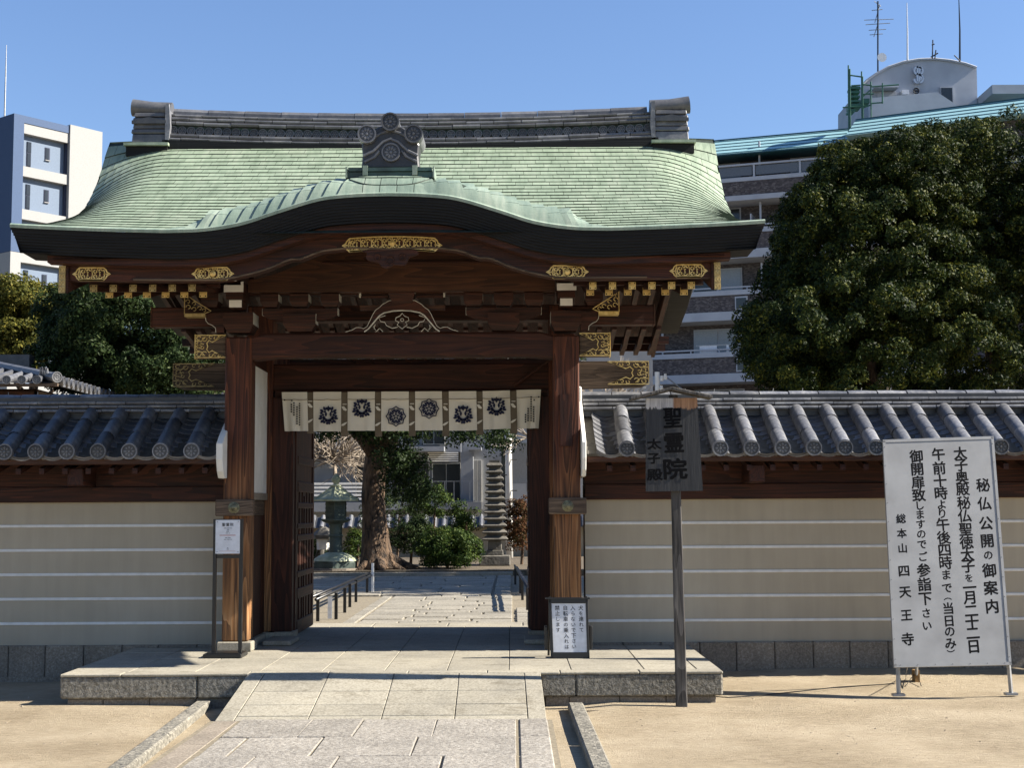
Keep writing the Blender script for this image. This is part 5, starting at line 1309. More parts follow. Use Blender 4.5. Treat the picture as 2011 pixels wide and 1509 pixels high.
MB().box(cxp-.33*Wp, cxp+.33*Wp, yy-.002, yy-.0005, P0.z-.463*Hp, P0.z-.447*Hp).build('red_rule', M['red'], an)
MB().box(cxp-.33*Wp, cxp+.33*Wp, yy-.002, yy-.0005, P0.z-.925*Hp, P0.z-.92*Hp).build('red_rule', M['red'], an)
for u in (.07, .93):
    for v in (.05, .95): MB().lathe([(.005, 0), (.001, -.004)], (P0.x+u*Wp, yy, P0.z-v*Hp), 8, axis='Y').build('screw', M['steel'], an)
# thin cable on the sand; second tube stands in for the signpost shadow
pts = [(1756,1345),(1640,1352),(1560,1361),(1467,1370),(1430,1372),(1400,1370)]
MB().tube([gnd(*p)+Vector((0,0,.004)) for p in pts], .0045, 5).build('ground_cable_and_shadow', M['blackmetal'], origin=gnd(1560, 1361), label='thin black cable lying on the sand between platform and notice board', cat='cable')
pts = [(1140,1398),(1200,1397),(1270,1395),(1325,1391)]
MB().tube([gnd(*p)+Vector((0,0,.0)) for p in pts], .004, 5).build('ground_cable_and_shadow', M['blackmetal'], origin=gnd(1200, 1397), label='thin dark strip on the sand painted as the shadow of the wooden signpost', cat='cable')
# ================================================================ FOLIAGE TOOLS
def leaf_mesh(name, pts, nrm, size, mat, parent=None, droop=0.35, tone=None, tone_bias=0.0, **kw):
    """many small leaf faces (folded quads) at pts, roughly facing nrm"""
    n = len(pts); r = rng.normal(size=(n, 3)); d = nrm + 0.75*r; d[:, 2] += 0.1; d /= np.linalg.norm(d, axis=1)[:, None]
    t = rng.normal(size=(n, 3)); t[:, 2] -= droop*1.5; t -= d*(t*d).sum(1)[:, None]; t /= np.linalg.norm(t, axis=1)[:, None]+1e-9
    s = np.cross(d, t); L = (size*rng.uniform(.6, 1.3, n))[:, None]; Wd = L*0.46
    A = pts - t*L*.5; B = pts + s*Wd*.5 + d*L*.06; C = pts + t*L*.5; D = pts - s*Wd*.5 + d*L*.06
    V = np.stack([A, B, C, D], 1).reshape(-1, 3)
    base = np.array(wloc(parent)) if parent else np.zeros(3)
    org = kw.pop('origin', None); o0 = np.array(org) if org is not None else base
    V = V - o0
    me = bpy.data.meshes.new(name); me.vertices.add(4*n); me.vertices.foreach_set('co', V.ravel())
    me.loops.add(4*n); me.loops.foreach_set('vertex_index', np.arange(4*n, dtype=np.int32))
    me.polygons.add(n); me.polygons.foreach_set('loop_start', np.arange(0, 4*n, 4, dtype=np.int32)); me.polygons.foreach_set('loop_total', np.full(n, 4, dtype=np.int32))
    me.materials.append(mat); me.update()
    tn = np.clip((rng.beta(2.2, 2.6, n) if tone is None else tone) + tone_bias, 0, 1)
    me.attributes.new('tone', 'FLOAT', 'FACE').data.foreach_set('value', tn.astype(np.float32))
    o = bpy.data.objects.new(name, me); COL.objects.link(o); o.location = Vector(o0-base)
    if parent: o.parent = parent
    return tag(o, **kw)
def clumps(center, rad, n, rc, seed=0, lobes=0.12, zlo=-1.0, inner=0.25):
    """clump centres spread over (and a little inside) a lumpy ellipsoid"""
    g = np.random.default_rng(seed); u = g.normal(size=(n*3, 3)); u /= np.linalg.norm(u, axis=1)[:, None]
    u = u[u[:, 2] > zlo][:n]; f = 1 + lobes*(np.sin(u[:, 0]*5+seed)*np.cos(u[:, 1]*4.3+seed*2) + .6*np.sin(u[:, 2]*7+seed*3+u[:, 0]*3))
    k = np.where(g.random(len(u)) < inner, g.uniform(.45, .9, len(u)), g.uniform(.9, 1.04, len(u)))
    C = np.array(center) + u*np.array(rad)*(f*k)[:, None]
    return C, rc*g.uniform(.8, 1.2, len(u)), u
def foliage(name, C, R, U, per, size, mat, parent, squash=.92, **kw):
    m = len(C); idx = np.repeat(np.arange(m), per); v = rng.normal(size=(m*per, 3)); v /= np.linalg.norm(v, axis=1)[:, None]
    v[:, 2] = np.where(v[:, 2] < -.6, -v[:, 2]*.5, v[:, 2])
    k = rng.uniform(.55, 1.0, m*per)**.5
    P = C[idx] + v*(R[idx]*k)[:, None]*np.array([1, 1, squash])
    N = v + .4*U[idx]
    tb = rng.normal(0, .10, m)[idx]
    t = np.clip(rng.beta(2.2, 2.6, len(idx)) + tb, 0, 1)
    return leaf_mesh(name, P, N, size, mat, parent, tone=t, **kw)
def limb_tree(par, base, top, r0, r1, mat, limbs=(), name='trunk', wob=.12, seed=3):
    g = random.Random(seed); base, top = Vector(base), Vector(top); n = 9; pts = []; rs = []
    for i in range(n+1):
        t = i/n; p = base.lerp(top, t) + Vector((g.uniform(-wob, wob), g.uniform(-wob, wob), 0))*math.sin(math.pi*t)
        pts.append(p); rs.append(lerp(r0, r1, t) + r0*.6*math.exp(-t*14))
    MB().tube(pts, rs, 12).build(name, mat, par, smooth_=True)
    for (t, off, rr) in limbs:
        p = base.lerp(top, t); q = p+Vector(off); mid = p.lerp(q, .5)+Vector((0, 0, .12*Vector(off).length))
        MB().tube([p, p.lerp(mid, .6), mid, q], [rr, rr*.85, rr*.6, rr*.25], 8).build('limb', mat, par, smooth_=True)
def bare(mb, p, d, L, r, depth, g, spread=.6, up=.1, seg=3, n=(2, 3)):
    if depth == 0 or L < .05: return
    pts = [p]; q = p.copy(); dd = d.copy()
    for i in range(seg):
        dd = (dd + Vector((g.uniform(-.2, .2), g.uniform(-.2, .2), g.uniform(-.15, .2)))).normalized(); q = q + dd*L/seg; pts.append(q.copy())
    mb.tube(pts, [lerp(r, r*.6, i/seg) for i in range(seg+1)], 5 if r > .02 else 3, cap=False)
    for k in range(g.randint(*n)):
        t = g.uniform(.45, 1); b = pts[min(seg, int(t*seg)+0)]
        nd = (dd + Vector((g.uniform(-1, 1), g.uniform(-1, 1), g.uniform(-1, 1)+up))*spread).normalized()
        bare(mb, b, nd, L*g.uniform(.55, .85), r*.6, depth-1, g, spread, up, seg, n)

# ================================================================ INSIDE THE PRECINCT
gm = mat_speckle('pale_gravel', (0.20,0.155,0.09), (0.40,0.33,0.22), (0.62,0.55,0.42), 45, 1.0, .03)
GI = .07
patch('inner_gravel_ground', -45, 45, 13.35, 130, GI, gm, kind='structure')
ip = thing('inner_stone_path', (GX, 16, GI), None, None); ip['kind'] = 'structure'
def irregular(x0, x1, y0, y1, dy, wmin, wmax, z, mat='path_in', par=ip, name='path_stone'):
    y = y0
    while y < y1-.1:
        h = dy*random.uniform(.85, 1.15); yb = min(y+h, y1); x = x0-random.uniform(0, wmin)*0
        while x < x1-.05:
            w = random.uniform(wmin, wmax); xb = x1 if x+w > x1-.2 else x+w; g = .014
            MB().box(x+g, xb-g, y+g, yb-g, z-.04, z+random.uniform(-.006, .006)).build(name, M[mat], par, bevel=.008); x = xb
        y = yb
M['path_in'] = mat_speckle('worn_pale_path_stone', (0.18,0.16,0.12), (0.32,0.29,0.23), (0.44,0.405,0.33), 30, .5, .012, .14)
MB().box(-6.3, .42, 15.7, 31.0, GI-.02, GI+.012).build('path_joint_bed', M['sandjoint'], ip)
irregular(-1.92, 0.0, 15.78, 23.4, .36, .45, .8, GI+.035)
irregular(.03, .34, 15.78, 20.2, .33, .31, .32, GI+.04, name='path_border_stone')
irregular(-2.12, -1.94, 15.78, 23.4, .8, .18, .18, GI+.03, name='path_border_stone')
irregular(-6.2, -.35, 23.42, 30.3, .62, .7, 1.4, GI+.04); irregular(-.33, -.03, 23.42, 30.3, .8, .3, .3, GI+.045, name='path_border_stone')
MB().box(-6.2, .0, 30.35, 30.75, 0, GI+.10).build('bed_kerb', M['granite'], ip)
soil = mat_speckle('garden_soil', (0.06,0.045,0.03), (0.13,0.10,0.065), (0.22,0.18,0.12), 20, .8, .03)
MB().box(-12, 8, 30.76, 39.8, 0, .20).build('garden_bed', soil, kind='structure')
# low rails
def rail(pts, lab, h=.35):
    P = [gnd(x, y, GI) for x, y in pts]; t = thing('low_rail', P[len(P)//2], lab, 'railing', 'low railings along the inner path')
    for p in P: MB().box(p.x-.020, p.x+.020, p.y-.02, p.y+.02, GI, GI+h).build('post', M['blackmetal'], t)
    d = (P[-1]-P[0])
    for dx, z in ((.0, h), (.045, h-.035)):
        MB().tube([P[0]-d.normalized()*.5+Vector((dx, 0, z)), P[-1]+d.normalized()*.3+Vector((dx, 0, z))], .021, 8).build('rail_tube', M['blackmetal'], t, smooth_=True)
    return t, P
t_, P = rail([(624,1223),(660,1219),(677,1206),(687,1195),(699,1185),(721,1169)], 'low black metal railing on the left of the inner path behind the open door')
q = P[1]+(P[0]-P[1])*.3; MB().box(q.x-.035, q.x+.02, q.y-.03, q.y-.024, GI+.03, GI+.31).build('paper_tag', M['paper'], origin=(q.x, q.y, GI), label='white paper strip tied to the low black railing', cat='paper strip')
rail([(1012,1150),(1022,1168),(1026,1181),(1036,1205)], 'low black metal railing at the right edge of the inner path')
a = P[-1]; MB().box(a.x+.05, a.x+.09, a.y+.2, a.y+.24, GI, GI+.52).build('white_stake', M['white'], origin=(a.x+.07, a.y+.22, GI), label='short white stake at the far end of the left railing', cat='stake')
# bronze lantern
g = gnd(659, 1128, GI+.04); LX, LY, LZ = g.x, g.y, GI+.04
la = thing('bronze_lantern', (LX, LY, LZ), 'green bronze garden lantern with wide six-sided roof, seen through the gate', 'lantern')
c = (LX, LY, LZ); h6 = math.pi/6
MB().lathe([(.60, 0), (.60, .14), (.56, .14)], c, 12).build('stone_base', M['basestone'], la)
MB().lathe([(.52, .142), (.52, .27), (.50, .30)], c, 6, a0=h6).build('bronze_base', M['bronze'], la)
mb = MB(); prof = [(.50, .302), (.47, .36), (.38, .42), (.24, .48), (.17, .50)]; mb.lathe(prof, c, 12); mb.build('lotus_base', M['bronzetop'], la, smooth_='auto')
MB().lathe([(.155, .50), (.145, .60), (.145, .85), (.165, .86), (.165, .90), (.145, .91), (.145, 1.10), (.17, 1.16)], c, 20).build('shaft', M['bronze'], la, smooth_='auto')
MB().lathe([(.17, 1.161), (.30, 1.20), (.36, 1.24), (.36, 1.27)], c, 6, a0=h6).build('platform', M['bronze'], la)
fb = MB().lathe([(.25, 1.271), (.25, 1.68)], c, 6, a0=h6).build('fire_box', M['bronze'], la)
mb = MB()
for k in range(6):
    a = h6+math.pi*k/3+math.pi/6; n = Vector((math.cos(a), math.sin(a), 0)); s = Vector((-n.y, n.x, 0)); R = .25*math.cos(math.pi/6)+.004
    for i in range(3):
        for j in range(4):
            cc = Vector(c)+n*R+s*((i-1)*.07)+Vector((0, 0, 1.34+j*.09)); mb.ribbon([cc+s*.024*math.cos(tt)+Vector((0, 0, .03*math.sin(tt))) for tt in [2*math.pi*q_/6 for q_ in range(6)]], .008, n, .006, close=True)
mb.build('lattice', M['bronze'], la)
mb = MB(); prof = [(.56, 1.68), (.565, 1.715), (.42, 1.79), (.26, 1.90), (.13, 2.0), (.10, 2.02)]; mb.lathe(prof, c, 6, a0=h6)
o = mb.build('roof', M['bronzetop'], la)
for k in range(6):
    a = h6+math.pi*k/3; MB().tube([Vector(c)+Vector((rr*math.cos(a), rr*math.sin(a), z+.01)) for rr, z in prof[1:]], .012, 5).build('roof_rib', M['bronzetop'], la)
MB().lathe([(.12, 2.02), (.13, 2.05), (.06, 2.07), (.06, 2.10), (.10, 2.15), (.105, 2.20), (.07, 2.26), (.01, 2.33)], c, 14).build('finial', M['bronzetop'], la, smooth_='auto')
la.scale = (.98, .98, .945)
# stone lantern fragment behind it
sx = at(636, 1060, 33); mb = thing('stone_lantern', (sx.x, 33, .2), 'pale mossy stone lantern half hidden behind the bronze lantern shaft', 'lantern')
MB().lathe([(.30, .85), (.31, .93), (.12, 1.08), (.05, 1.12)], (sx.x, 33, 0), 6).build('roof', M['oldstone'], mb)
MB().lathe([(.16, .60), (.17, .85)], (sx.x, 33, 0), 6).build('light_box', M['white'], mb)
for k in range(3): a = k*2.1+.4; MB().tube([(sx.x+.14*math.cos(a), 33+.14*math.sin(a), .6), (sx.x+.22*math.cos(a), 33+.22*math.sin(a), .42), (sx.x+.2*math.cos(a), 33+.2*math.sin(a), .2)], .05, 6).build('leg', M['oldstone'], mb)
# thirteen storied stone pagoda
PY = 33.5; b0 = at(972, 1100, PY); px0 = b0.x
pg = thing('stone_pagoda', (px0, PY, .2), 'slender old stone pagoda of many stacked roofs, seen through the gate', 'stone tower')
def sq(mb, w, z0, w1, z1): return mb.frust((px0, PY), w, w, w1, w1, z0, z1)
zt_ = at(968, 905, PY).z; zb__ = .2
MB().box(px0-.36, px0+.36, PY-.36, PY+.36, .2, .44).build('base_block', M['oldstone'], pg, bevel=.02)
sq(MB(), .40, .44, .38, .56).build('plinth', M['oldstone'], pg, bevel=.015)
sq(MB(), .32, .56, .31, .78).build('shaft_block', M['oldstone'], pg, bevel=.015)
z = .78; N = 12; dz = (zt_-z)/N
for k in range(N):
    w = lerp(.62, .40, k/(N-1)); xj = random.uniform(-.008, .008)
    mb = MB(); h = dz*.62
    mb.hexa([(px0+xj+a_*w*.42, PY+b_*w*.42, z) for a_, b_ in ((-1,-1),(1,-1),(1,1),(-1,1))]+[(px0+xj+a_*w/2, PY+b_*w/2, z+h*.35) for a_, b_ in ((-1,-1),(1,-1),(1,1),(-1,1))])
    mb.hexa([(px0+xj+a_*w/2, PY+b_*w/2, z+h*.351) for a_, b_ in ((-1,-1),(1,-1),(1,1),(-1,1))]+[(px0+xj+a_*w*.38, PY+b_*w*.38, z+h) for a_, b_ in ((-1,-1),(1,-1),(1,1),(-1,1))])
    mb.build('roof_tier', M['oldstone'], pg, bevel=.01); w2 = w*.62
    sq(MB(), w2, z+h, w2, z+dz+.002).build('tier_core', M['oldstone'], pg); z += dz
# old tree behind the gate
g = gnd(742, 1112, .2); TX, TYY = g.x, 31.6; s = TYY/2800.
tr = thing('camphor_tree', (TX, TYY, .2), 'thick rough-barked tree with spreading roots behind the bronze lantern', 'tree')
X_ = lambda px: (px-1005.5)*s; Z_ = lambda py: at(742, py, TYY).z
pts = [(742,1122,44),(741,1108,36),(739,1090,31),(737,1068,28),(735,1030,24.5),(733,1004,23),(731,975,23),(735,930,24),(743,890,27),(752,860,31)]
MB().tube([(X_(a), TYY+.02*i, Z_(b)) for i, (a, b, r) in enumerate(pts)], [r*s*1.0 for a, b, r in pts], 16).build('trunk', M['bark'], tr, smooth_=True)
for (pp, rr) in (([(745,880),(765,850),(790,810),(810,760)], (27,22,17,12)), ([(735,890),(712,862),(690,842),(660,800)], (17,14,11,8)), ([(752,860),(755,800),(745,730)], (24,17,12))):
    MB().tube([(X_(a), TYY+.1*i, Z_(b)) for i, (a, b) in enumerate(pp)], [r*s for r in rr], 10).build('limb', M['bark'], tr, smooth_=True)
for (x0, x1, dy) in ((735,700,-.5),(750,800,-.35),(760,830,.2),(745,760,-.8),(728,715,-.1)):
    MB().tube([(X_(x0), TYY-.1, .45), (X_((x0+x1)/2), TYY+dy*.6, .27), (X_(x1), TYY+dy, .16)], [.16, .10, .04], 8).build('root', M['bark'], tr, smooth_=True)
def crownset(specs, per, size, mat, par, name='foliage', rc=.4, seed=1):
    Cs, Rs, Us = [], [], []
    for i, (px, py, Y, rx_, ry_, rz_, n) in enumerate(specs):
        c = at(px, py, Y); C, R, U = clumps(c, (rx_, ry_, rz_), n, rc, seed+i); Cs.append(C); Rs.append(R); Us.append(U)
    return foliage(name, np.concatenate(Cs), np.concatenate(Rs), np.concatenate(Us), per, size, mat, par)
crownset([(810,900,31,.35,.5,.3,16),(790,955,31,.35,.4,.35,16),(835,960,31.2,.3,.4,.35,14),(935,852,31,.75,.5,.25,24),(985,865,30,.35,.3,.25,10),(660,850,31,.4,.4,.12,8),(700,700,32,1.9,1.5,.9,70),(860,690,32,2.2,1.5,.9,80),(1000,680,32,1.6,1.5,.9,60),(600,680,32,1.5,1.4,.9,50),(770,905,30.6,.25,.3,.25,12),(765,850,30.8,.8,.5,.2,30),(705,835,31,.5,.5,.15,20),(800,560,33,2.5,2.2,1.0,80),(740,790,31.5,1.2,1.2,.35,50)], 90, .08, M['leaf_dark'], tr, rc=.26, seed=5)
# shrubs in the garden bed
def shrub(px, py, Y, rx_, rz_, n, mat, label, name='shrub', per=110, size=.055, rc=.15, seed=1, stem=True):
    c = at(px, py, Y); t = thing(name, (c.x, Y, .2), label, 'shrub', 'shrubs in the garden bed')
    C, R, U = clumps(c, (rx_, rx_*.9, rz_), n, rc, seed, .10, -.8, .3)
    foliage('foliage', C, R, U, per, size, M[mat], t)
    MB().tube([(c.x, Y, .15), (c.x+.05, Y, c.z)], [.04, .02], 6).build('stem', M['bark'], t)
shrub(878, 1082, 31.9, .68, .42, 190, 'leaf_mid', 'large round clipped green shrub in front of the stone pagoda', seed=3)
shrub(806, 1058, 33.5, .5, .36, 60, 'leaf_dark', 'dark shrub between the thick tree trunk and the large round shrub', seed=4)
shrub(850, 990, 34.5, .42, .38, 40, 'leaf_mid', 'small cloud-pruned tree above the large round shrub', seed=6)
shrub(912, 1022, 34, .30, .40, 36, 'leaf_mid', 'narrow leafy shrub just left of the stone pagoda', seed=7)
shrub(1024, 1035, 34, .36, .62, 70, 'leaf_red', 'reddish nandina bush at the right of the stone pagoda', seed=8, size=.06)
shrub(700, 1075, 33, .22, .30, 24, 'leaf_mid', 'low leafy plant between lantern shaft and tree trunk', seed=9)
shrub(628, 1085, 33.5, .40, .35, 36, 'leaf_dark', 'dark low bush left of the bronze lantern', seed=10)
shrub(780, 1010, 36.5, 1.0, .6, 60, 'leaf_dark', 'dark hedge mass behind the thick tree', seed=11)
# thorny sunlit twigs behind
def twigs(px, py, Y, n, L, r, seed, name, label, root=None, spread=.9, depth=4, up=.1):
    g = random.Random(seed); c = at(px, py, Y); base = Vector((c.x, Y, GI))
    t = thing(name, base, label, 'tree', 'bare winter trees')
    MB().tube([base, Vector((c.x+.1, Y, lerp(GI, c.z, .5))), c], [r*3.2, r*2.6, r*2], 8).build('trunk', M['twig'], t, smooth_=True)
    for k in range(n):
        a = g.uniform(0, 2*math.pi); d = Vector((math.cos(a), .5*math.sin(a), g.uniform(-.2, 1.0))).normalized()
        mb = MB(); bare(mb, c, d, L*g.uniform(.6, 1), r, depth, g, spread, up); mb.build('branch', M['twig'], t)
twigs(656, 905, 37, 46, .95, .026, 2, 'bare_tree', 'bare pruned tree with dense pale sunlit twigs behind the bronze lantern', up=-.05)
twigs(1180, 800, 24, 16, .6, .014, 5, 'bare_tree', 'bare tree whose white twigs rise over the wall right beside the gate', up=.9, spread=.6)
twigs(1045, 860, 38, 12, .9, .022, 8, 'bare_tree', 'bare tree with thin branches behind the utility pole', up=-.2, spread=.7)
twigs(425, 800, 30, 8, .7, .016, 9, 'bare_tree', 'bare twigs seen between the left wall roof and the gate post', up=.5)
twigs(1755, 790, 34, 10, .8, .02, 12, 'bare_tree', 'bare tree trunk and pale twigs showing under the big right-hand tree', up=.5)
# low wall at the end of the garden
lw = thing('garden_wall', (-2, 40, 0), 'low tan plaster wall with white-edged tiles at the far side of the garden', 'wall')
MB().box(-14, 9, 40, 40.3, 0, 1.02).build('wall_body', M['plaster'], lw)
for k in range(0): pass
MB().prism([(39.7, 1.02), (40.15, 1.32), (40.6, 1.02)], -14, 9, axis='X').build('tile_cap', M['tiled'], lw)
rtw = mesh_of(MB().tube([(0, 39.66-40, 1.03), (0, 40.13-40, 1.34)], .06, 8), 'roof_tile', M['tile'])
for i in range(60): inst('roof_tile', rtw, (-9.2+i*.26, 40, 0), lw)
# utility pole
up_ = at(1000, 1000, 39); pole = thing('utility_pole', (up_.x, 39, 0), 'pale round utility pole behind the stone pagoda', 'pole')
MB().tube([(up_.x, 39, 0), (up_.x-.02, 39, at(1000, 700, 39).z)], [.10, .08], 12).build('shaft', M['white'], pole, smooth_=True)
for k in range(7): z = 1.6+k*.42; s_ = 1 if k % 2 else -1; MB().tube([(up_.x, 38.95, z), (up_.x+s_*.22, 38.9, z)], .014, 4).build('step_bolt', M['blackmetal'], pole)
# thin mast and insulators right of the gate
p_ = at(1291, 770, 26); mt = thing('wall_mast', (p_.x, 26, 0), 'short pale mast with small white insulators above the right wall', 'pole')
MB().tube([(p_.x, 26, 0), (p_.x, 26, at(1291, 731, 26).z)], .045, 8).build('shaft', M['white'], mt)
for x, y, h in ((1265, 757, 14), (1299, 744, 10), (1306, 741, 11), (1298, 762, 8)): q = at(x, y, 26); k = 26/2800; MB().lathe([(.03, 0), (.035, h*k*.5), (.02, h*k), (.03, h*k*1.05)], (q.x, 25.95, q.z-h*k/2), 8).build('insulator', M['white'], mt)
MB().tube([at(1310, 742, 26), at(1340, 765, 26), at(1390, 795, 26)], .012, 4).build('wire', M['steel'], mt)
# building behind the garden
wm = mat_noise('pale_blue_grey_render', (0.30,0.315,0.34), (0.38,0.395,0.42), 2, .9); gl = flat('dark_window_glass', (0.03,0.035,0.04), .12)
dk = flat('shadowed_balcony_wall', (0.18,0.18,0.18), .9); curt = flat('curtain_behind_glass', (0.30,0.30,0.29), .6)
BY = 50.0; bd = thing('low_apartment_block', (at(850, 1000, BY).x, BY, 0), 'white apartment block with dark windows seen through the open gate', 'building')
def rect(nm, x0, y0, x1, y1, Y, m, par, d=.3):
    a, b_ = at(x0, y1, Y), at(x1, y0, Y); return MB().box(a.x, b_.x, Y, Y+d, a.z, b_.z).build(nm, m, par)
a, b_ = at(560, 1010, BY+.4), at(1060, 600, BY+.4)
MB().box(a.x-4, b_.x+4, BY+.4, BY+9, 0, at(800, 640, BY).z).build('wall', wm, bd)
rect('balcony_slab', 560, 877, 872, 888, BY-.9, wm, bd, 1.3); rect('balcony_slab', 920, 877, 945, 884, BY-.7, wm, bd, 1.0)
rect('lower_slab', 560, 986, 945, 1003, BY-.9, wm, bd, 1.3); rect('column', 905, 888, 929, 986, BY-.3, wm, bd, .6); rect('upper_wall', 876, 830, 905, 888, BY-.1, wm, bd, .4)
for (x0, y0, x1, y1) in ((832,815,872,872),(790,815,820,872),(850,912,903,984),(930,905,945,985),(770,912,842,980),(700,912,760,980)):
    f = rect('window', x0-1.5, y0-1.5, x1+1.5, y1+1.5, BY+.30, M['white'], bd, .09); 
    xm = (x0+x1)/2
    for q0, q1 in ((x0, xm-.7), (xm+.7, x1)): rect('pane', q0, y0, q1, y1, BY+.27, gl if x0 < 925 else curt, f, .02)
rect('recess_shade', 835, 889, 904, 908, BY+.28, dk, bd, .1)
mb = MB()
for k in range(5): y = 890+k*4; a, b_ = at(840, y, BY-.2), at(900, y, BY-.2); mb.box(a.x, b_.x, BY-.2, BY-.18, a.z-.02, a.z+.02)
mb.build('louvre', M['white'], bd, kind='stuff')
for y in (945, 984): rect('rail', 850, y, 945, y+1.5, BY-.85, M['steel'], bd, .05)
for x in (873, 891, 922, 940): rect('rail_post', x, 945, x+1.2, 986, BY-.85, M['steel'], bd, .05)
rect('grey_annex', 1006, 870, 1060, 950, BY-2, dk, bd, 2); rect('pale_annex', 1004, 950, 1060, 1000, BY-2.3, wm, bd, 2); rect('dark_recess', 985, 880, 1003, 1000, BY-1, gl, bd, 1)
for k in range(5): rect('siding_board', 600, 948+k*7.5, 716, 953+k*7.5, BY-1.2, M['white'], bd, .5)
rect('band', 600, 987, 716, 1006, BY-1.3, wm, bd, .6)
# ================================================================ BUILDINGS BEYOND
# --- temple hall roof on the left
HY = 24.0; hc = at(112, 752, HY); hx, hz = hc.x, hc.z
th = thing('temple_hall', (hx-1.5, HY+2, 0), 'low temple hall with silver tiled hip roof behind the left wall', 'building')
MB().box(hx-8, hx-.55, HY+.6, HY+8, 0, hz-.05).build('wall', M['woodX'], th)
MB().box(hx-8, hx-.50, HY+.5, HY+.6, hz-.32, hz-.1).build('eave_beam', M['woodX'], th); MB().box(hx-.55, hx-.45, HY+.5, HY+8, hz-.32, hz-.1).build('eave_beam', M['greyX'], th)
MB().box(hx-.548, hx-.53, HY+1.0, HY+7.5, hz-.95, hz-.34).build('white_wall_panel', M['whitedim'], th)
for k in range(3): MB().box(hx-.53, hx-.50, HY+1.2+k*2.1, HY+2.5+k*2.1, hz-.8, hz-.42).build('window', gl, th)
q = .22   # slope
MB().add([(hx-8,HY,hz),(hx,HY,hz),(hx-3,HY+3,hz+3*q),(hx-8,HY+3,hz+3*q)], [(0,1,2,3)]).build('front_slope', M['tiled'], th)
MB().add([(hx,HY,hz),(hx,HY+9,hz),(hx-3,HY+6,hz+3*q),(hx-3,HY+3,hz+3*q)], [(0,1,2,3)]).build('side_slope', M['tiled'], th)
hd = disc_mesh(.075, 'eave_end_tile', [M['tiled'], M['tilem']], .05, 8)
for k in range(16):
    x = hx-.33-k*.255; L = min(3, (hx-x)); MB().tube([(x, HY-.02, hz+.05), (x, HY-.02+L, hz+.05+L*q)], .062, 8).build('round_tile', M['tilem'], th, smooth_='auto'); inst('eave_end_tile', hd, (x, HY-.05, hz+.05), th)
for k in range(22):
    y = HY+.2+k*.26; L = min(3, y-HY); MB().tube([(hx+.03, y, hz+.05), (hx+.02-L, y, hz+.05+L*q)], .062, 8).build('round_tile', M['tilem'], th, smooth_='auto'); inst('eave_end_tile', hd, (hx+.06, y, hz+.05), th, rot=(0, 0, math.pi/2))
    MB().box(hx-.02, hx+.02, y+.06, y+.20, hz-.045, hz-.005).build('eave_lip', M['tilem'], th)
MB().tube([(hx, HY, hz+.08), (hx-1.5, HY+1.5, hz+.10+1.5*q), (hx-3, HY+3, hz+.14+3*q)], [.085, .09, .09], 8).build('hip_ridge', M['tilem'], th, smooth_='auto')
inst('eave_end_tile', hd, (hx+.02, HY-.06, hz+.09), th, rot=(0, 0, math.pi/4), scale=(1.25, 1.25, 1.25))
MB().box(hx-8, hx-1.5, HY+3.0, HY+3.3, hz+3*q-.1, hz+3*q+.16).build('main_ridge', M['tiled'], th)
for k in range(5): a = hx-.2-.04*k; MB().tube([(a, HY+.12+.02*k, hz+.14), (a+.01*k, HY+.1, hz+.26+.02*(k % 2))], [.02, .008], 5).build('ridge_spike', M['tile'], th)
MB().box(hx-8, hx+.01, HY-.01, HY+.06, hz-.06, hz-.012).build('eave_board', M['greyX'], th)

# --- tall blue and white block, left
class Face:
    def __init__(s, P0, d): s.P0 = Vector(P0); s.d = Vector((d[0], d[1], 0)).normalized(); s.n = Vector((s.d.y, -s.d.x, 0));  s.n = s.n if s.n.y < 0 or abs(s.n.y) < 1e-6 else -s.n
    def L(s, px, py=270): r = ray(px, py); a = r.x/r.y; return (a*s.P0.y-s.P0.x)/(s.d.x-a*s.d.y)
    def z(s, px, py): p = s.P0+s.d*s.L(px); return at(px, py, p.y).z
    def pt(s, L, z, o=0.0): p = s.P0+s.d*L+s.n*o; return (p.x, p.y, z)
    def box(s, name, L0, L1, z0, z1, o0, o1, m, par, **kw):
        v = [s.pt(L0,z0,o1), s.pt(L1,z0,o1), s.pt(L1,z0,o0), s.pt(L0,z0,o0), s.pt(L0,z1,o1), s.pt(L1,z1,o1), s.pt(L1,z1,o0), s.pt(L0,z1,o0)]
        return MB().hexa(v).build(name, m, par, **kw)
c28 = at(28, 222, 94.0); F1 = Face((c28.x, 94.0, 0), (math.sin(math.radians(39)), math.cos(math.radians(39)))); zt1 = c28.z
F1.n = Vector((F1.d.y, -F1.d.x, 0))
blue1 = flat('blue_render', (0.055,0.10,0.20), .8); blue2 = flat('light_blue_render', (0.17,0.225,0.31), .8); bw = flat('white_render', (0.38,0.38,0.37), .85); navy_ = flat('navy_trim', (0.03,0.04,0.08), .8)
bb = thing('blue_white_tower_block', (c28.x, 96, 0), 'tall apartment block in two blues and white at the far left', 'building')
Lb = F1.L(47); Lc = F1.L(136); Ld = F1.L(199.5); Le = F1.L(150)
F1.box('frame_wall', 0, Lb, F1.z(28, 493), zt1, -14, 0, blue1, bb); F1.box('frame_wall_base', 0, Lb, 0, F1.z(28, 493)-.02, -14, -.01, bw, bb)
F1.box('roof_band', Lb, Lc, F1.z(47, 241), zt1, -3, 0, blue1, bb)
zpitch = F1.z(47, 241)-F1.z(47, 325)
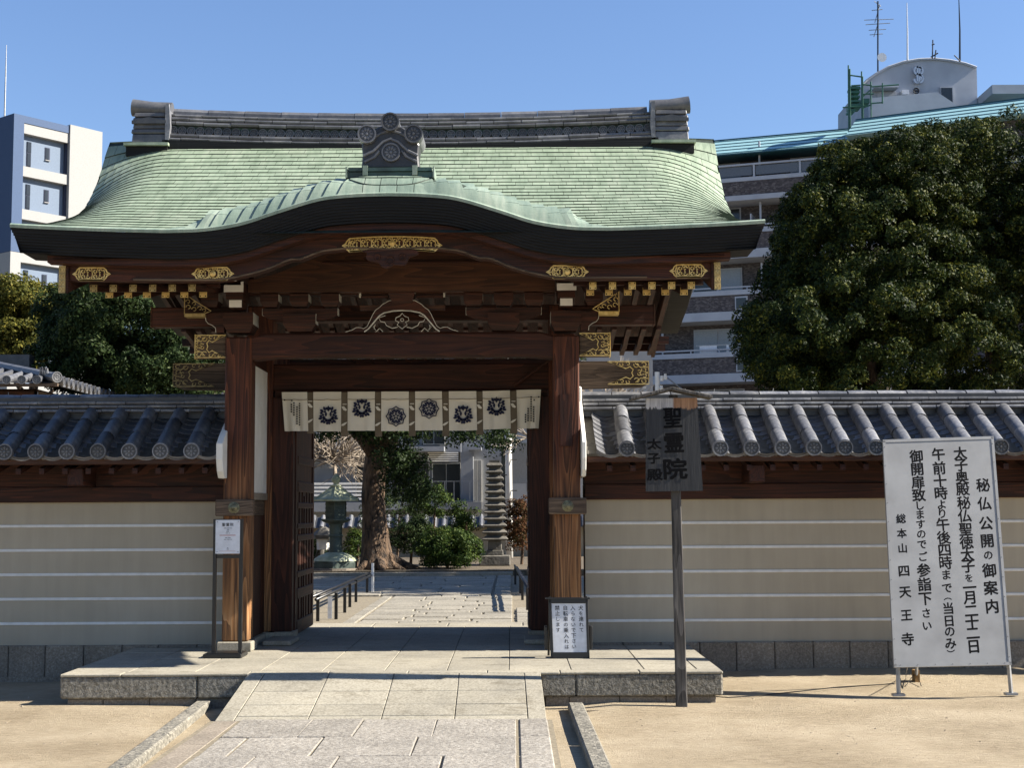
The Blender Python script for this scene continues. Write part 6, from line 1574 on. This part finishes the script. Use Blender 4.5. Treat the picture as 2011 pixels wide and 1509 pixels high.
for k in range(8):
    zt = F1.z(47, 241)-.01-zpitch*k; hb = F1.z(47, 241)-F1.z(47, 260.5); zp = zpitch-hb
    F1.box('white_band', Lb+.01, Lc, zt-hb, zt, -3, -.05, bw, bb)
    F1.box('blue_panel', Lb+.01, Lc, zt-zpitch+.01, zt-hb-.01, -3, -.45, blue2, bb)
    F1.box('shadow_gap', Lc-.12, Lc, zt-zpitch+.02, zt-hb-.02, -.44, -.2, navy_, bb)
    w0, w1 = F1.L(60), F1.L(68.5); f = F1.box('window', w0, w1, zt-hb-2.12, zt-hb-.42, -.46, -.41, navy_, bb); F1.box('pane', w0+.02, w1-.01, zt-hb-1.15, zt-hb-.44, -.41, -.38, gl, f); F1.box('pane', w0+.04, w1-.03, zt-hb-2.08, zt-hb-1.22, -.41, -.38, gl, f)
    w0, w1 = F1.L(96), F1.L(105.5); f = F1.box('window', w0, w1, zt-hb-1.42, zt-hb-.55, -.46, -.41, navy_, bb); F1.box('sill', w0, w1, zt-hb-1.47, zt-hb-1.42, -.46, -.33, bw, f); F1.box('pane', w0+.05, w1-.10, zt-hb-1.36, zt-hb-.60, -.41, -.38, gl, f)
F1.box('stair_tower', Lc+.01, Ld, 0, F1.z(150, 248), -5, .1, bw, bb); 
pp = at(9, 225, 97); MB().tube([(pp.x, 97, pp.z-3), (pp.x, 97, at(10, 150, 97).z), (pp.x, 97, at(10, 88, 97).z)], [.07, .05, .02], 6).build('lightning_rod', M['steel'], bb)

# --- brick balcony block, right
def mat_brick():
    m, nt, p = newmat('purple_brown_facing_brick'); v = coords(nt, (1,1,1)); b_ = nt.nodes.new('ShaderNodeTexNoise'); n = noise(nt, coords(nt, (1,1,2.2)), 5.5, 1, .4)
    w = nt.nodes.new('ShaderNodeTexVoronoi'); w.inputs['Scale'].default_value = 5.0; nt.links.new(coords(nt, (2.0,2.0,3.6)), w.inputs['Vector'])
    sepc = nt.nodes.new('ShaderNodeSeparateColor'); nt.links.new(w.outputs['Color'], sepc.inputs[0])
    col = ramp(nt, sepc.outputs[0], [(0.15, (0.06,0.05,0.055)), (0.6, (0.095,0.08,0.08)), (0.95, (0.17,0.15,0.145))])
    nt.links.new(col, p.inputs['Base Color']); p.inputs['Roughness'].default_value = .8; return m
brick = mat_brick(); bgw = mat_noise('blue_white_concrete', (0.44,0.47,0.53), (0.54,0.57,0.63), 1.2, .9); cyan = flat('cyan_metal_cladding', (0.40,0.68,0.72), .4); cyand = flat('dark_teal_seam', (0.02,0.10,0.13), .5)
panelg = flat('grey_rail_panel', (0.13,0.14,0.16), .25); curtw = flat('white_curtain_glass', (0.34,0.38,0.43), .3)
rb_ = thing('brick_balcony_block', (12, 66, 0), 'long brick apartment block with white balconies behind the big right tree', 'building')
Pw = at(1410, 292, 65.0); W1 = Face((Pw.x, 65.0, 0), (math.cos(math.radians(19)), -math.sin(math.radians(19)))); zt = Pw.z
La, Lz = W1.L(1150), W1.L(1668); La = max(La, -9)
RR = [zt-1.05+0.0, zt-3.85+.0, zt-6.65, zt-9.45, zt-12.25, zt-15.05]
RR = [W1.z(1430, 339)] ; RR += [RR[0]-2.79*k for k in range(1, 6)]
def slope(Wf, L0, L1, z0, z1, o0, o1, par):
    v = [Wf.pt(L0,z0,o1), Wf.pt(L1,z0,o1), Wf.pt(L1,z0,-12), Wf.pt(L0,z0,-12), Wf.pt(L0,z1,o0), Wf.pt(L1,z1,o0), Wf.pt(L1,z1,-12), Wf.pt(L0,z1,-12)]
    MB().hexa(v).build('metal_roof_slope', cyan, par)
    for k in range(5):
        t = k/4.6+.05; z = lerp(z0, z1, t); o = lerp(o1, o0, t)+.01
        MB().hexa([Wf.pt(L0,z-.022,o+.05), Wf.pt(L1,z-.022,o+.05), Wf.pt(L1,z-.022,o-.03), Wf.pt(L0,z-.022,o-.03), Wf.pt(L0,z+.022,o+.012), Wf.pt(L1,z+.022,o+.012), Wf.pt(L1,z+.022,o-.03), Wf.pt(L0,z+.022,o-.03)]).build('cladding_seam', cyand, par)
slope(W1, La, Lz, zt-.66, zt+.50, -.5, 1.5, rb_)
W1.box('roof_edge', La, Lz, zt+.505, zt+.55, -14, -.48, cyand, rb_)
W1.box('eave_shadow_board', La, Lz, zt-.72, zt-.665, -1, 1.5, cyand, rb_)
W1.box('back_wall', La, Lz+4, 0, zt-.63, -14, 0, brick, rb_)
for k, R in enumerate(RR):
    l0 = La
    if k == 0:
        W1.box('balcony_slab', l0, Lz, R-.78, R-.60, 0, 1.4, bgw, rb_)
        W1.box('parapet', l0, Lz, R-1.42, R-.79, .9, 1.38, brick, rb_)
        W1.box('balcony_slab', l0, Lz, R-1.66, R-1.43, 0, 1.45, bgw, rb_)
        x = l0
        while x < Lz:
            W1.box('rail_post', x, x+.09, R-.60, R-.04, 1.28, 1.38, bgw, rb_); W1.box('rail_panel', x+.12, min(Lz, x+2.0), R-.52, R-.10, 1.31, 1.34, panelg, rb_); x += 2.05
        W1.box('top_rail', l0, Lz, R-.06, R+.02, 1.27, 1.40, bgw, rb_)
    else:
        W1.box('rail', l0, Lz, R-.03, R+.03, 1.3, 1.36, bgw, rb_)
        x = l0
        while x < Lz: W1.box('rail_post', x, x+.05, R-.16, R, 1.3, 1.36, bgw, rb_); x += 1.3
        W1.box('balcony_ledge', l0, Lz, R-.36, R-.14, 1.0, 1.45, bgw, rb_)
        W1.box('parapet', l0, Lz, R-1.10, R-.37, 1.0, 1.40, brick, rb_)
        W1.box('balcony_slab', l0, Lz, R-1.50, R-1.11, 0, 1.5, bgw, rb_)
    # windows and partitions in the recess above the rail
    zf = R-.9; x = l0+.5; j = k
    while x < Lz-2:
        wz = min(zf+2.0, zt-.75)
        f = W1.box('window', x, x+2.3, zf-.1, wz, 0, .06, bgw, rb_)
        for i in range(2): W1.box('pane', x+.06+i*1.13, x+1.1+i*1.13, zf, wz-.06, .06, .09, curtw if (j+i) % 3 else gl, f)
        if (j % 2) == 0: W1.box('partition', x+2.9, x+2.96, zf, zf+1.45, 0, 1.2, bgw, rb_)
        W1.box('drain_pipe', x+3.3, x+3.38, zf-.4, zf+2.0, .9, 1.0, bgw, rb_)
        x += 4.6; j += 1
# stair window column
lw0 = W1.L(1445)
for R in RR[1:4]: f = W1.box('small_window', W1.L(1448), W1.L(1472), R-1.05, R-.45, 1.41, 1.47, bgw, rb_); W1.box('pane', W1.L(1450.5), W1.L(1469.5), R-.98, R-.52, 1.47, 1.49, gl, f)
# laundry on the fourth floor balcony
zl = W1.z(1400, 690)
for px0_, px1_, dz in ((1377, 1410, .32), (1428, 1433, .55), (1437, 1444, .5), (1447, 1455, .6)):
    W1.box('laundry_sheet', W1.L(px0_), W1.L(px1_), zl-dz+.1, zl+.12, 1.15, 1.2, M['paper'] , rb_)
W1.box('laundry_pole', W1.L(1370), W1.L(1460), zl+.12, zl+.16, 1.15, 1.2, M['steel'], rb_)
# raised wing
Pv = at(1668, 246, 61.0); W2 = Face((Pv.x, 61.0, 0), (math.cos(math.radians(27)), -math.sin(math.radians(27)))); zt2 = Pv.z; L2 = 14
slope(W2, 0, L2, zt2-.66, zt2+.52, -1.2, .8, rb_)
W2.box('back_wall', .02, L2, 0, zt2-.63, -12, 0, brick, rb_); W2.box('roof_edge', 0, L2, zt2+.525, zt2+.57, -12, -1.18, cyand, rb_)
for k in range(1, 6): W2.box('balcony_slab', 0, L2, zt2-2.8*k, zt2-2.8*k+.35, 0, 1.2, bgw, rb_)
# roof house with arched top and emblem
TYo = 66.0; P = lambda px, py, Y=TYo: at(px, py, Y)
arc_ = [(1693, 250), (1693, 168), (1703, 158), (1720, 146), (1745, 132), (1775, 122), (1805, 117), (1835, 116), (1865, 119), (1895, 125), (1918, 133), (1921, 250)]
rh = thing('roof_house', (P(1800, 250).x, TYo, P(1800, 250).z), 'grey rooftop house with arched top and a pale double-letter emblem', 'rooftop house')
MB().prism([(P(a, b_).x, P(a, b_).z) for a, b_ in arc_], TYo, TYo+5).build('arched_wall', bgw, rh)
MB().tube([P(a, b_-1, TYo-.06) for a, b_ in arc_[1:-1]], .06, 5).build('roof_rim', bgw, rh)
MB().prism([(P(a, b_).x, P(a, b_).z) for a, b_ in ((1696, 250), (1696, 207), (1826, 195), (1872, 226), (1872, 250))], TYo-1.2, TYo-.9).build('stair_parapet', bgw, rh)
def rp(nm, x0, y0, x1, y1, Y, m, d=.08): a, b_ = P(x0, y1, Y), P(x1, y0, Y); return MB().box(a.x, b_.x, Y, Y+d, a.z, b_.z).build(nm, m, rh)
f = rp('window', 1848, 170, 1872, 210, TYo-.1, bgw); rp('window_pane', 1850, 172, 1870, 208, TYo-.13, gl, .03); rp('door', 1724, 180, 1759, 206, TYo-.06, bgw); rp('canopy', 1718, 167, 1765, 171, TYo-.7, bgw, .7); rp('lamp_box', 1772, 176, 1785, 185, TYo-.3, M['paper'], .3)
mb = MB(); ring_ = [P(1799.5+5*math.cos(t), 178+5*math.sin(t), TYo-.1) for t in [2*math.pi*i/12 for i in range(12)]]; mb.tube(ring_, .035, 5, close=True); mb.tube([P(1795, 178, TYo-.1), P(1804, 178, TYo-.1)], .03, 4); mb.build('round_vent', M['blackmetal'], rh)
mb = MB(); Ye = TYo-.15
def stroke(pts): mb.ribbon([P(1803+x, 147+y, Ye) for x, y in pts], .085, Vector((0, -1, 0)), .08)
A_ = lambda cx, cy, rx__, ry__, a0, a1, n=12: [(cx+rx__*math.cos(math.radians(lerp(a0, a1, i/n))), cy-ry__*math.sin(math.radians(lerp(a0, a1, i/n)))) for i in range(n+1)]
stroke([(2, -15), (2, 15)]); stroke([(-2, -17), (-2, 15)])
stroke(A_(2, -7.5, 6.5, 7, 90, -90)); stroke(A_(2, 8, 7, 7.5, 90, -90)); stroke(A_(-1, -8, 7, 7, 20, 270)); stroke(A_(-1, 7.5, 7, 7.5, 90, -20)[::-1]); stroke(A_(-2, 8, 6, 7.5, 180, 290))
mb.build('emblem', flat('pale_blue_emblem', (0.42,0.52,0.68), .5), rh)
rf2 = MB(); a, b_ = P(1921, 205), P(2080, 186); rf2.box(a.x, b_.x, TYo-2, TYo+4, P(1921, 208).z, P(1921, 191).z); rf2.build('side_canopy', bgw, rh); a = P(1925, 222); MB().box(a.x, b_.x, TYo+1, TYo+4, P(1921, 235).z, P(1921, 209).z).build('canopy_wall', mat_noise('brown_grey_render', (.2,.19,.17), (.28,.26,.23), 2), rh)
rp('canopy_post', 1962, 206, 1970, 224, TYo-1, bgw)
# scaffold stair
sc = thing('scaffold_stair', P(1690, 245, 62.5), 'green steel scaffold stair beside the arched rooftop house', 'scaffold'); YS_ = 62.5; gm_ = flat('green_painted_steel', (0.02,0.11,0.07), .5)
for (x0, y0, x1, y1) in ((1666,128,1667,262),(1669,135,1670,262),(1692,140,1693,245),(1694,150,1695,245),(1710,160,1711,236),(1733,163,1733,203),(1667,147,1694,151),(1693,165,1712,168),(1693,185,1716,184),(1712,170,1765,166),(1709,203,1734,201),(1655,211,1700,208),(1672,168,1690,167),(1694,190,1710,176),(1694,212,1710,206)):
    MB().tube([P(x0, y0, YS_), P(x1, y1, YS_)], .035, 5).build('scaffold_tube', gm_, sc)
for (x0, y0, x1, y1) in ((1671,169,1690,174),(1672,178,1689,182),(1672,187,1689,191),(1672,196,1689,200),(1669,203,1691,211),(1693,193,1708,202),(1668,214,1680,218)): a, b_ = P(x0, y1, YS_), P(x1, y0, YS_); MB().box(a.x, b_.x, YS_, YS_+.7, a.z, b_.z).build('tread', gm_, sc)
# aerials
ae = thing('television_aerial', P(1724, 138, 65), 'tall rooftop aerial mast with crossbars and a small white dish', 'aerial')
MB().tube([P(1724, 140, 65), P(1724, 2, 65)], .04, 5).build('mast', M['blackmetal'], ae)
for (x0, y0, x1, y1) in ((1697,39,1755,37),(1700,48,1748,45),(1706,59,1740,57),(1708,68,1734,66),(1717,2,1730,12),(1716,72,1726,40),(1718,44,1728,8),(1712,20,1733,18)): MB().tube([P(x0, y0, 65), P(x1, y1, 65)], .018, 4).build('crossbar', M['steel'], ae)
d_ = P(1730, 115, 65); MB().lathe([(.22, 0), (.20, .04), (.12, .09), (.01, .10)], (d_.x, 64.8, d_.z), 14, axis='Y').build('dish', M['paper'], ae, smooth_='auto')
for (x0, y0, x1, y1, lab, r, mm) in ((1782,118,1781,5,'white lightning rod in the middle of the arched rooftop house',.045,'paper'),(1885,120,1883,-5,'dark lightning rod at the right end of the arched rooftop house',.05,'blackmetal')):
    p = P(x0, y0, 65.5); MB().tube([p, P(x0, (y0+y1)/2, 65.5), P(x1, y1, 65.5)], [r, r*.8, r*.4], 6).build('lightning_rod', M[mm], origin=p, label=lab, cat='rod')
sa = thing('small_aerial', P(1831, 115, 65), 'small dark aerial on the roof between the two lightning rods', 'aerial')
for (x0, y0, x1, y1) in ((1831,115,1832,78),(1836,115,1838,98),(1828,112,1842,104),(1874,108,1886,120),(1830,88,1835,86)): MB().tube([P(x0, y0, 65), P(x1, y1, 65)], .03, 4).build('aerial_bar', M['blackmetal'], sa)
MB().prism([(0, 0), (3.0, 0), (3.0, .45)], 0, 3, axis='Y').build('roof_ramp', M['blackmetal'])
o = bpy.data.objects['roof_ramp']; o.location = at(1578, 281, 66); o.parent = None; tag(o, 'dark wedge-shaped hatch on the roof of the brick block', 'roof hatch')

# ================================================================ TREES
def big_tree(name, px, Y, blobs, mat, label, size, per, rc, trunk_r=.25, seed=1, group=None, zlo=-1.0, inner=.25):
    c0 = at(px, 900, Y); t = thing(name, (c0.x, Y, 0), label, 'tree', 'evergreen trees beyond the walls')
    Cs, Rs, Us = [], [], []
    for i, (bx, by, dy, rx_, ry_, rz_, n) in enumerate(blobs):
        c = at(bx, by, Y+dy); C, R, U = clumps(c, (rx_, ry_, rz_), n, rc, seed*10+i, zlo=zlo, inner=inner); Cs.append(C); Rs.append(R); Us.append(U)
    foliage('crown', np.concatenate(Cs), np.concatenate(Rs), np.concatenate(Us), per, size, M[mat], t)
    tp = at(px, blobs[0][1], Y); limb_tree(t, (c0.x, Y, 0), (c0.x, Y, tp.z), trunk_r, trunk_r*.4, M['bark'], [(.35, (1.0, -.3, 1.0), .1), (.4, (-1.1, .2, 1.1), .1), (.6, (.8, .5, 1), .08), (.65, (-.8, -.4, .9), .08)], seed=seed)
    return t
big_tree('camphor_tree', 1700, 26.8, [(1718,540,0,1.9,2.7,2.35,620),(1572,655,.5,.95,2.4,1.4,260),(1720,690,-1.4,2.4,2.6,1.5,340),(1770,372,.4,1.0,2.0,.95,210),(1668,385,.3,.7,1.6,.85,130),(1600,520,.2,.7,1.8,1.15,120)], 'leaf_olive', 'huge dense olive-green tree rising over the wall behind the notice board', .068, 230, .21, .35, 21)
big_tree('camphor_tree', 1960, 28.0, [(1930,430,0,1.8,2.6,1.9,380),(1970,620,-.8,2.2,2.3,2.2,420),(1880,330,.6,1.0,1.8,.85,100),(2050,450,.5,1.5,2,1.3,150)], 'leaf_olive', 'second olive-green tree at the right edge, partly behind the huge dense one', .07, 230, .23, .35, 22)
big_tree('evergreen_tree', 250, 28, [(255,650,0,1.25,1.6,1.15,210),(330,730,-.5,.9,1.2,.8,130),(180,700,.2,1.0,1.3,.9,130),(400,640,.6,.7,1.0,1.1,80),(300,575,.8,1.3,1.3,.6,90),(150,640,.9,.6,1,.8,60)], 'leaf_dark', 'dark evergreen tree under the left eave of the gate', .075, 240, .25, .2, 23)
big_tree('yellow_green_tree', 60, 36, [(45,620,0,1.1,1.2,.85,150),(110,640,.3,.55,.9,.9,70),(-20,640,.2,.8,1,1.0,80),(70,700,0,1.3,1,.5,80)], 'leaf_yellow', 'sunlit yellow-green tree in front of the blue and white block', .09, 200, .26, .2, 24)
# unseen tree added outside the frame on the right to shade the garden
t = thing('camphor_tree', (17.5, 26.5, 0), 'tall tree added out of view beyond the right edge to shade the trees and garden', 'tree', 'evergreen trees beyond the walls')
C, R, U = clumps((17.5, 26.2, 7.2), (4.2, 3.0, 5.3), 420, .6, 77); foliage('crown', C, R, U, 60, .26, M['leaf_olive'], t)
limb_tree(t, (17.5, 26.5, 0), (17.5, 26.5, 7), .4, .15, M['bark'], seed=9)
KV = {'beige_wall_plaster': .98, 'pale_cut_granite': .76, 'white_limewash': .85, 'cream_cotton_cloth': .88, 'post_wood_paler_low': .95, 'green_patina_copper': .60, 'blue_green_patina_copper': .62,
      'grey_base_stone': .9, 'silver_grey_clay_tile': .92, 'gilt_metal': .95, 'dim_gilt_metal': .9, 'white_panel': .80, 'weathered_wood_X': .85, 'bush_hammered_granite': .9, 'white_plaster_line': .95,
      'dark_grey_clay_tile': .6, 'mid_grey_clay_tile': .8, 'blackened_signboard_wood': .9, 'weathered_grey_stone': .5, 'pale_blue_grey_render': .58, 'bark': .6, 'raked_sandy_ground': .90, 'cyan_metal_cladding': .62, 'rough_speckled_granite': .72, 'aged_white_paint': .9, 'pale_patina_bronze': .85, 'grey_weathered_post': .9}
for m in bpy.data.materials:
    if not m.use_nodes or m.name.endswith('leaves'): continue
    p = m.node_tree.nodes.get('Principled BSDF')
    if not p: continue
    k = KV.get(m.name, .70); i = p.inputs['Base Color']
    if i.is_linked:
        src = i.links[0].from_socket; h = m.node_tree.nodes.new('ShaderNodeHueSaturation'); h.inputs['Value'].default_value = k
        m.node_tree.links.new(src, h.inputs['Color']); m.node_tree.links.new(h.outputs[0], i)
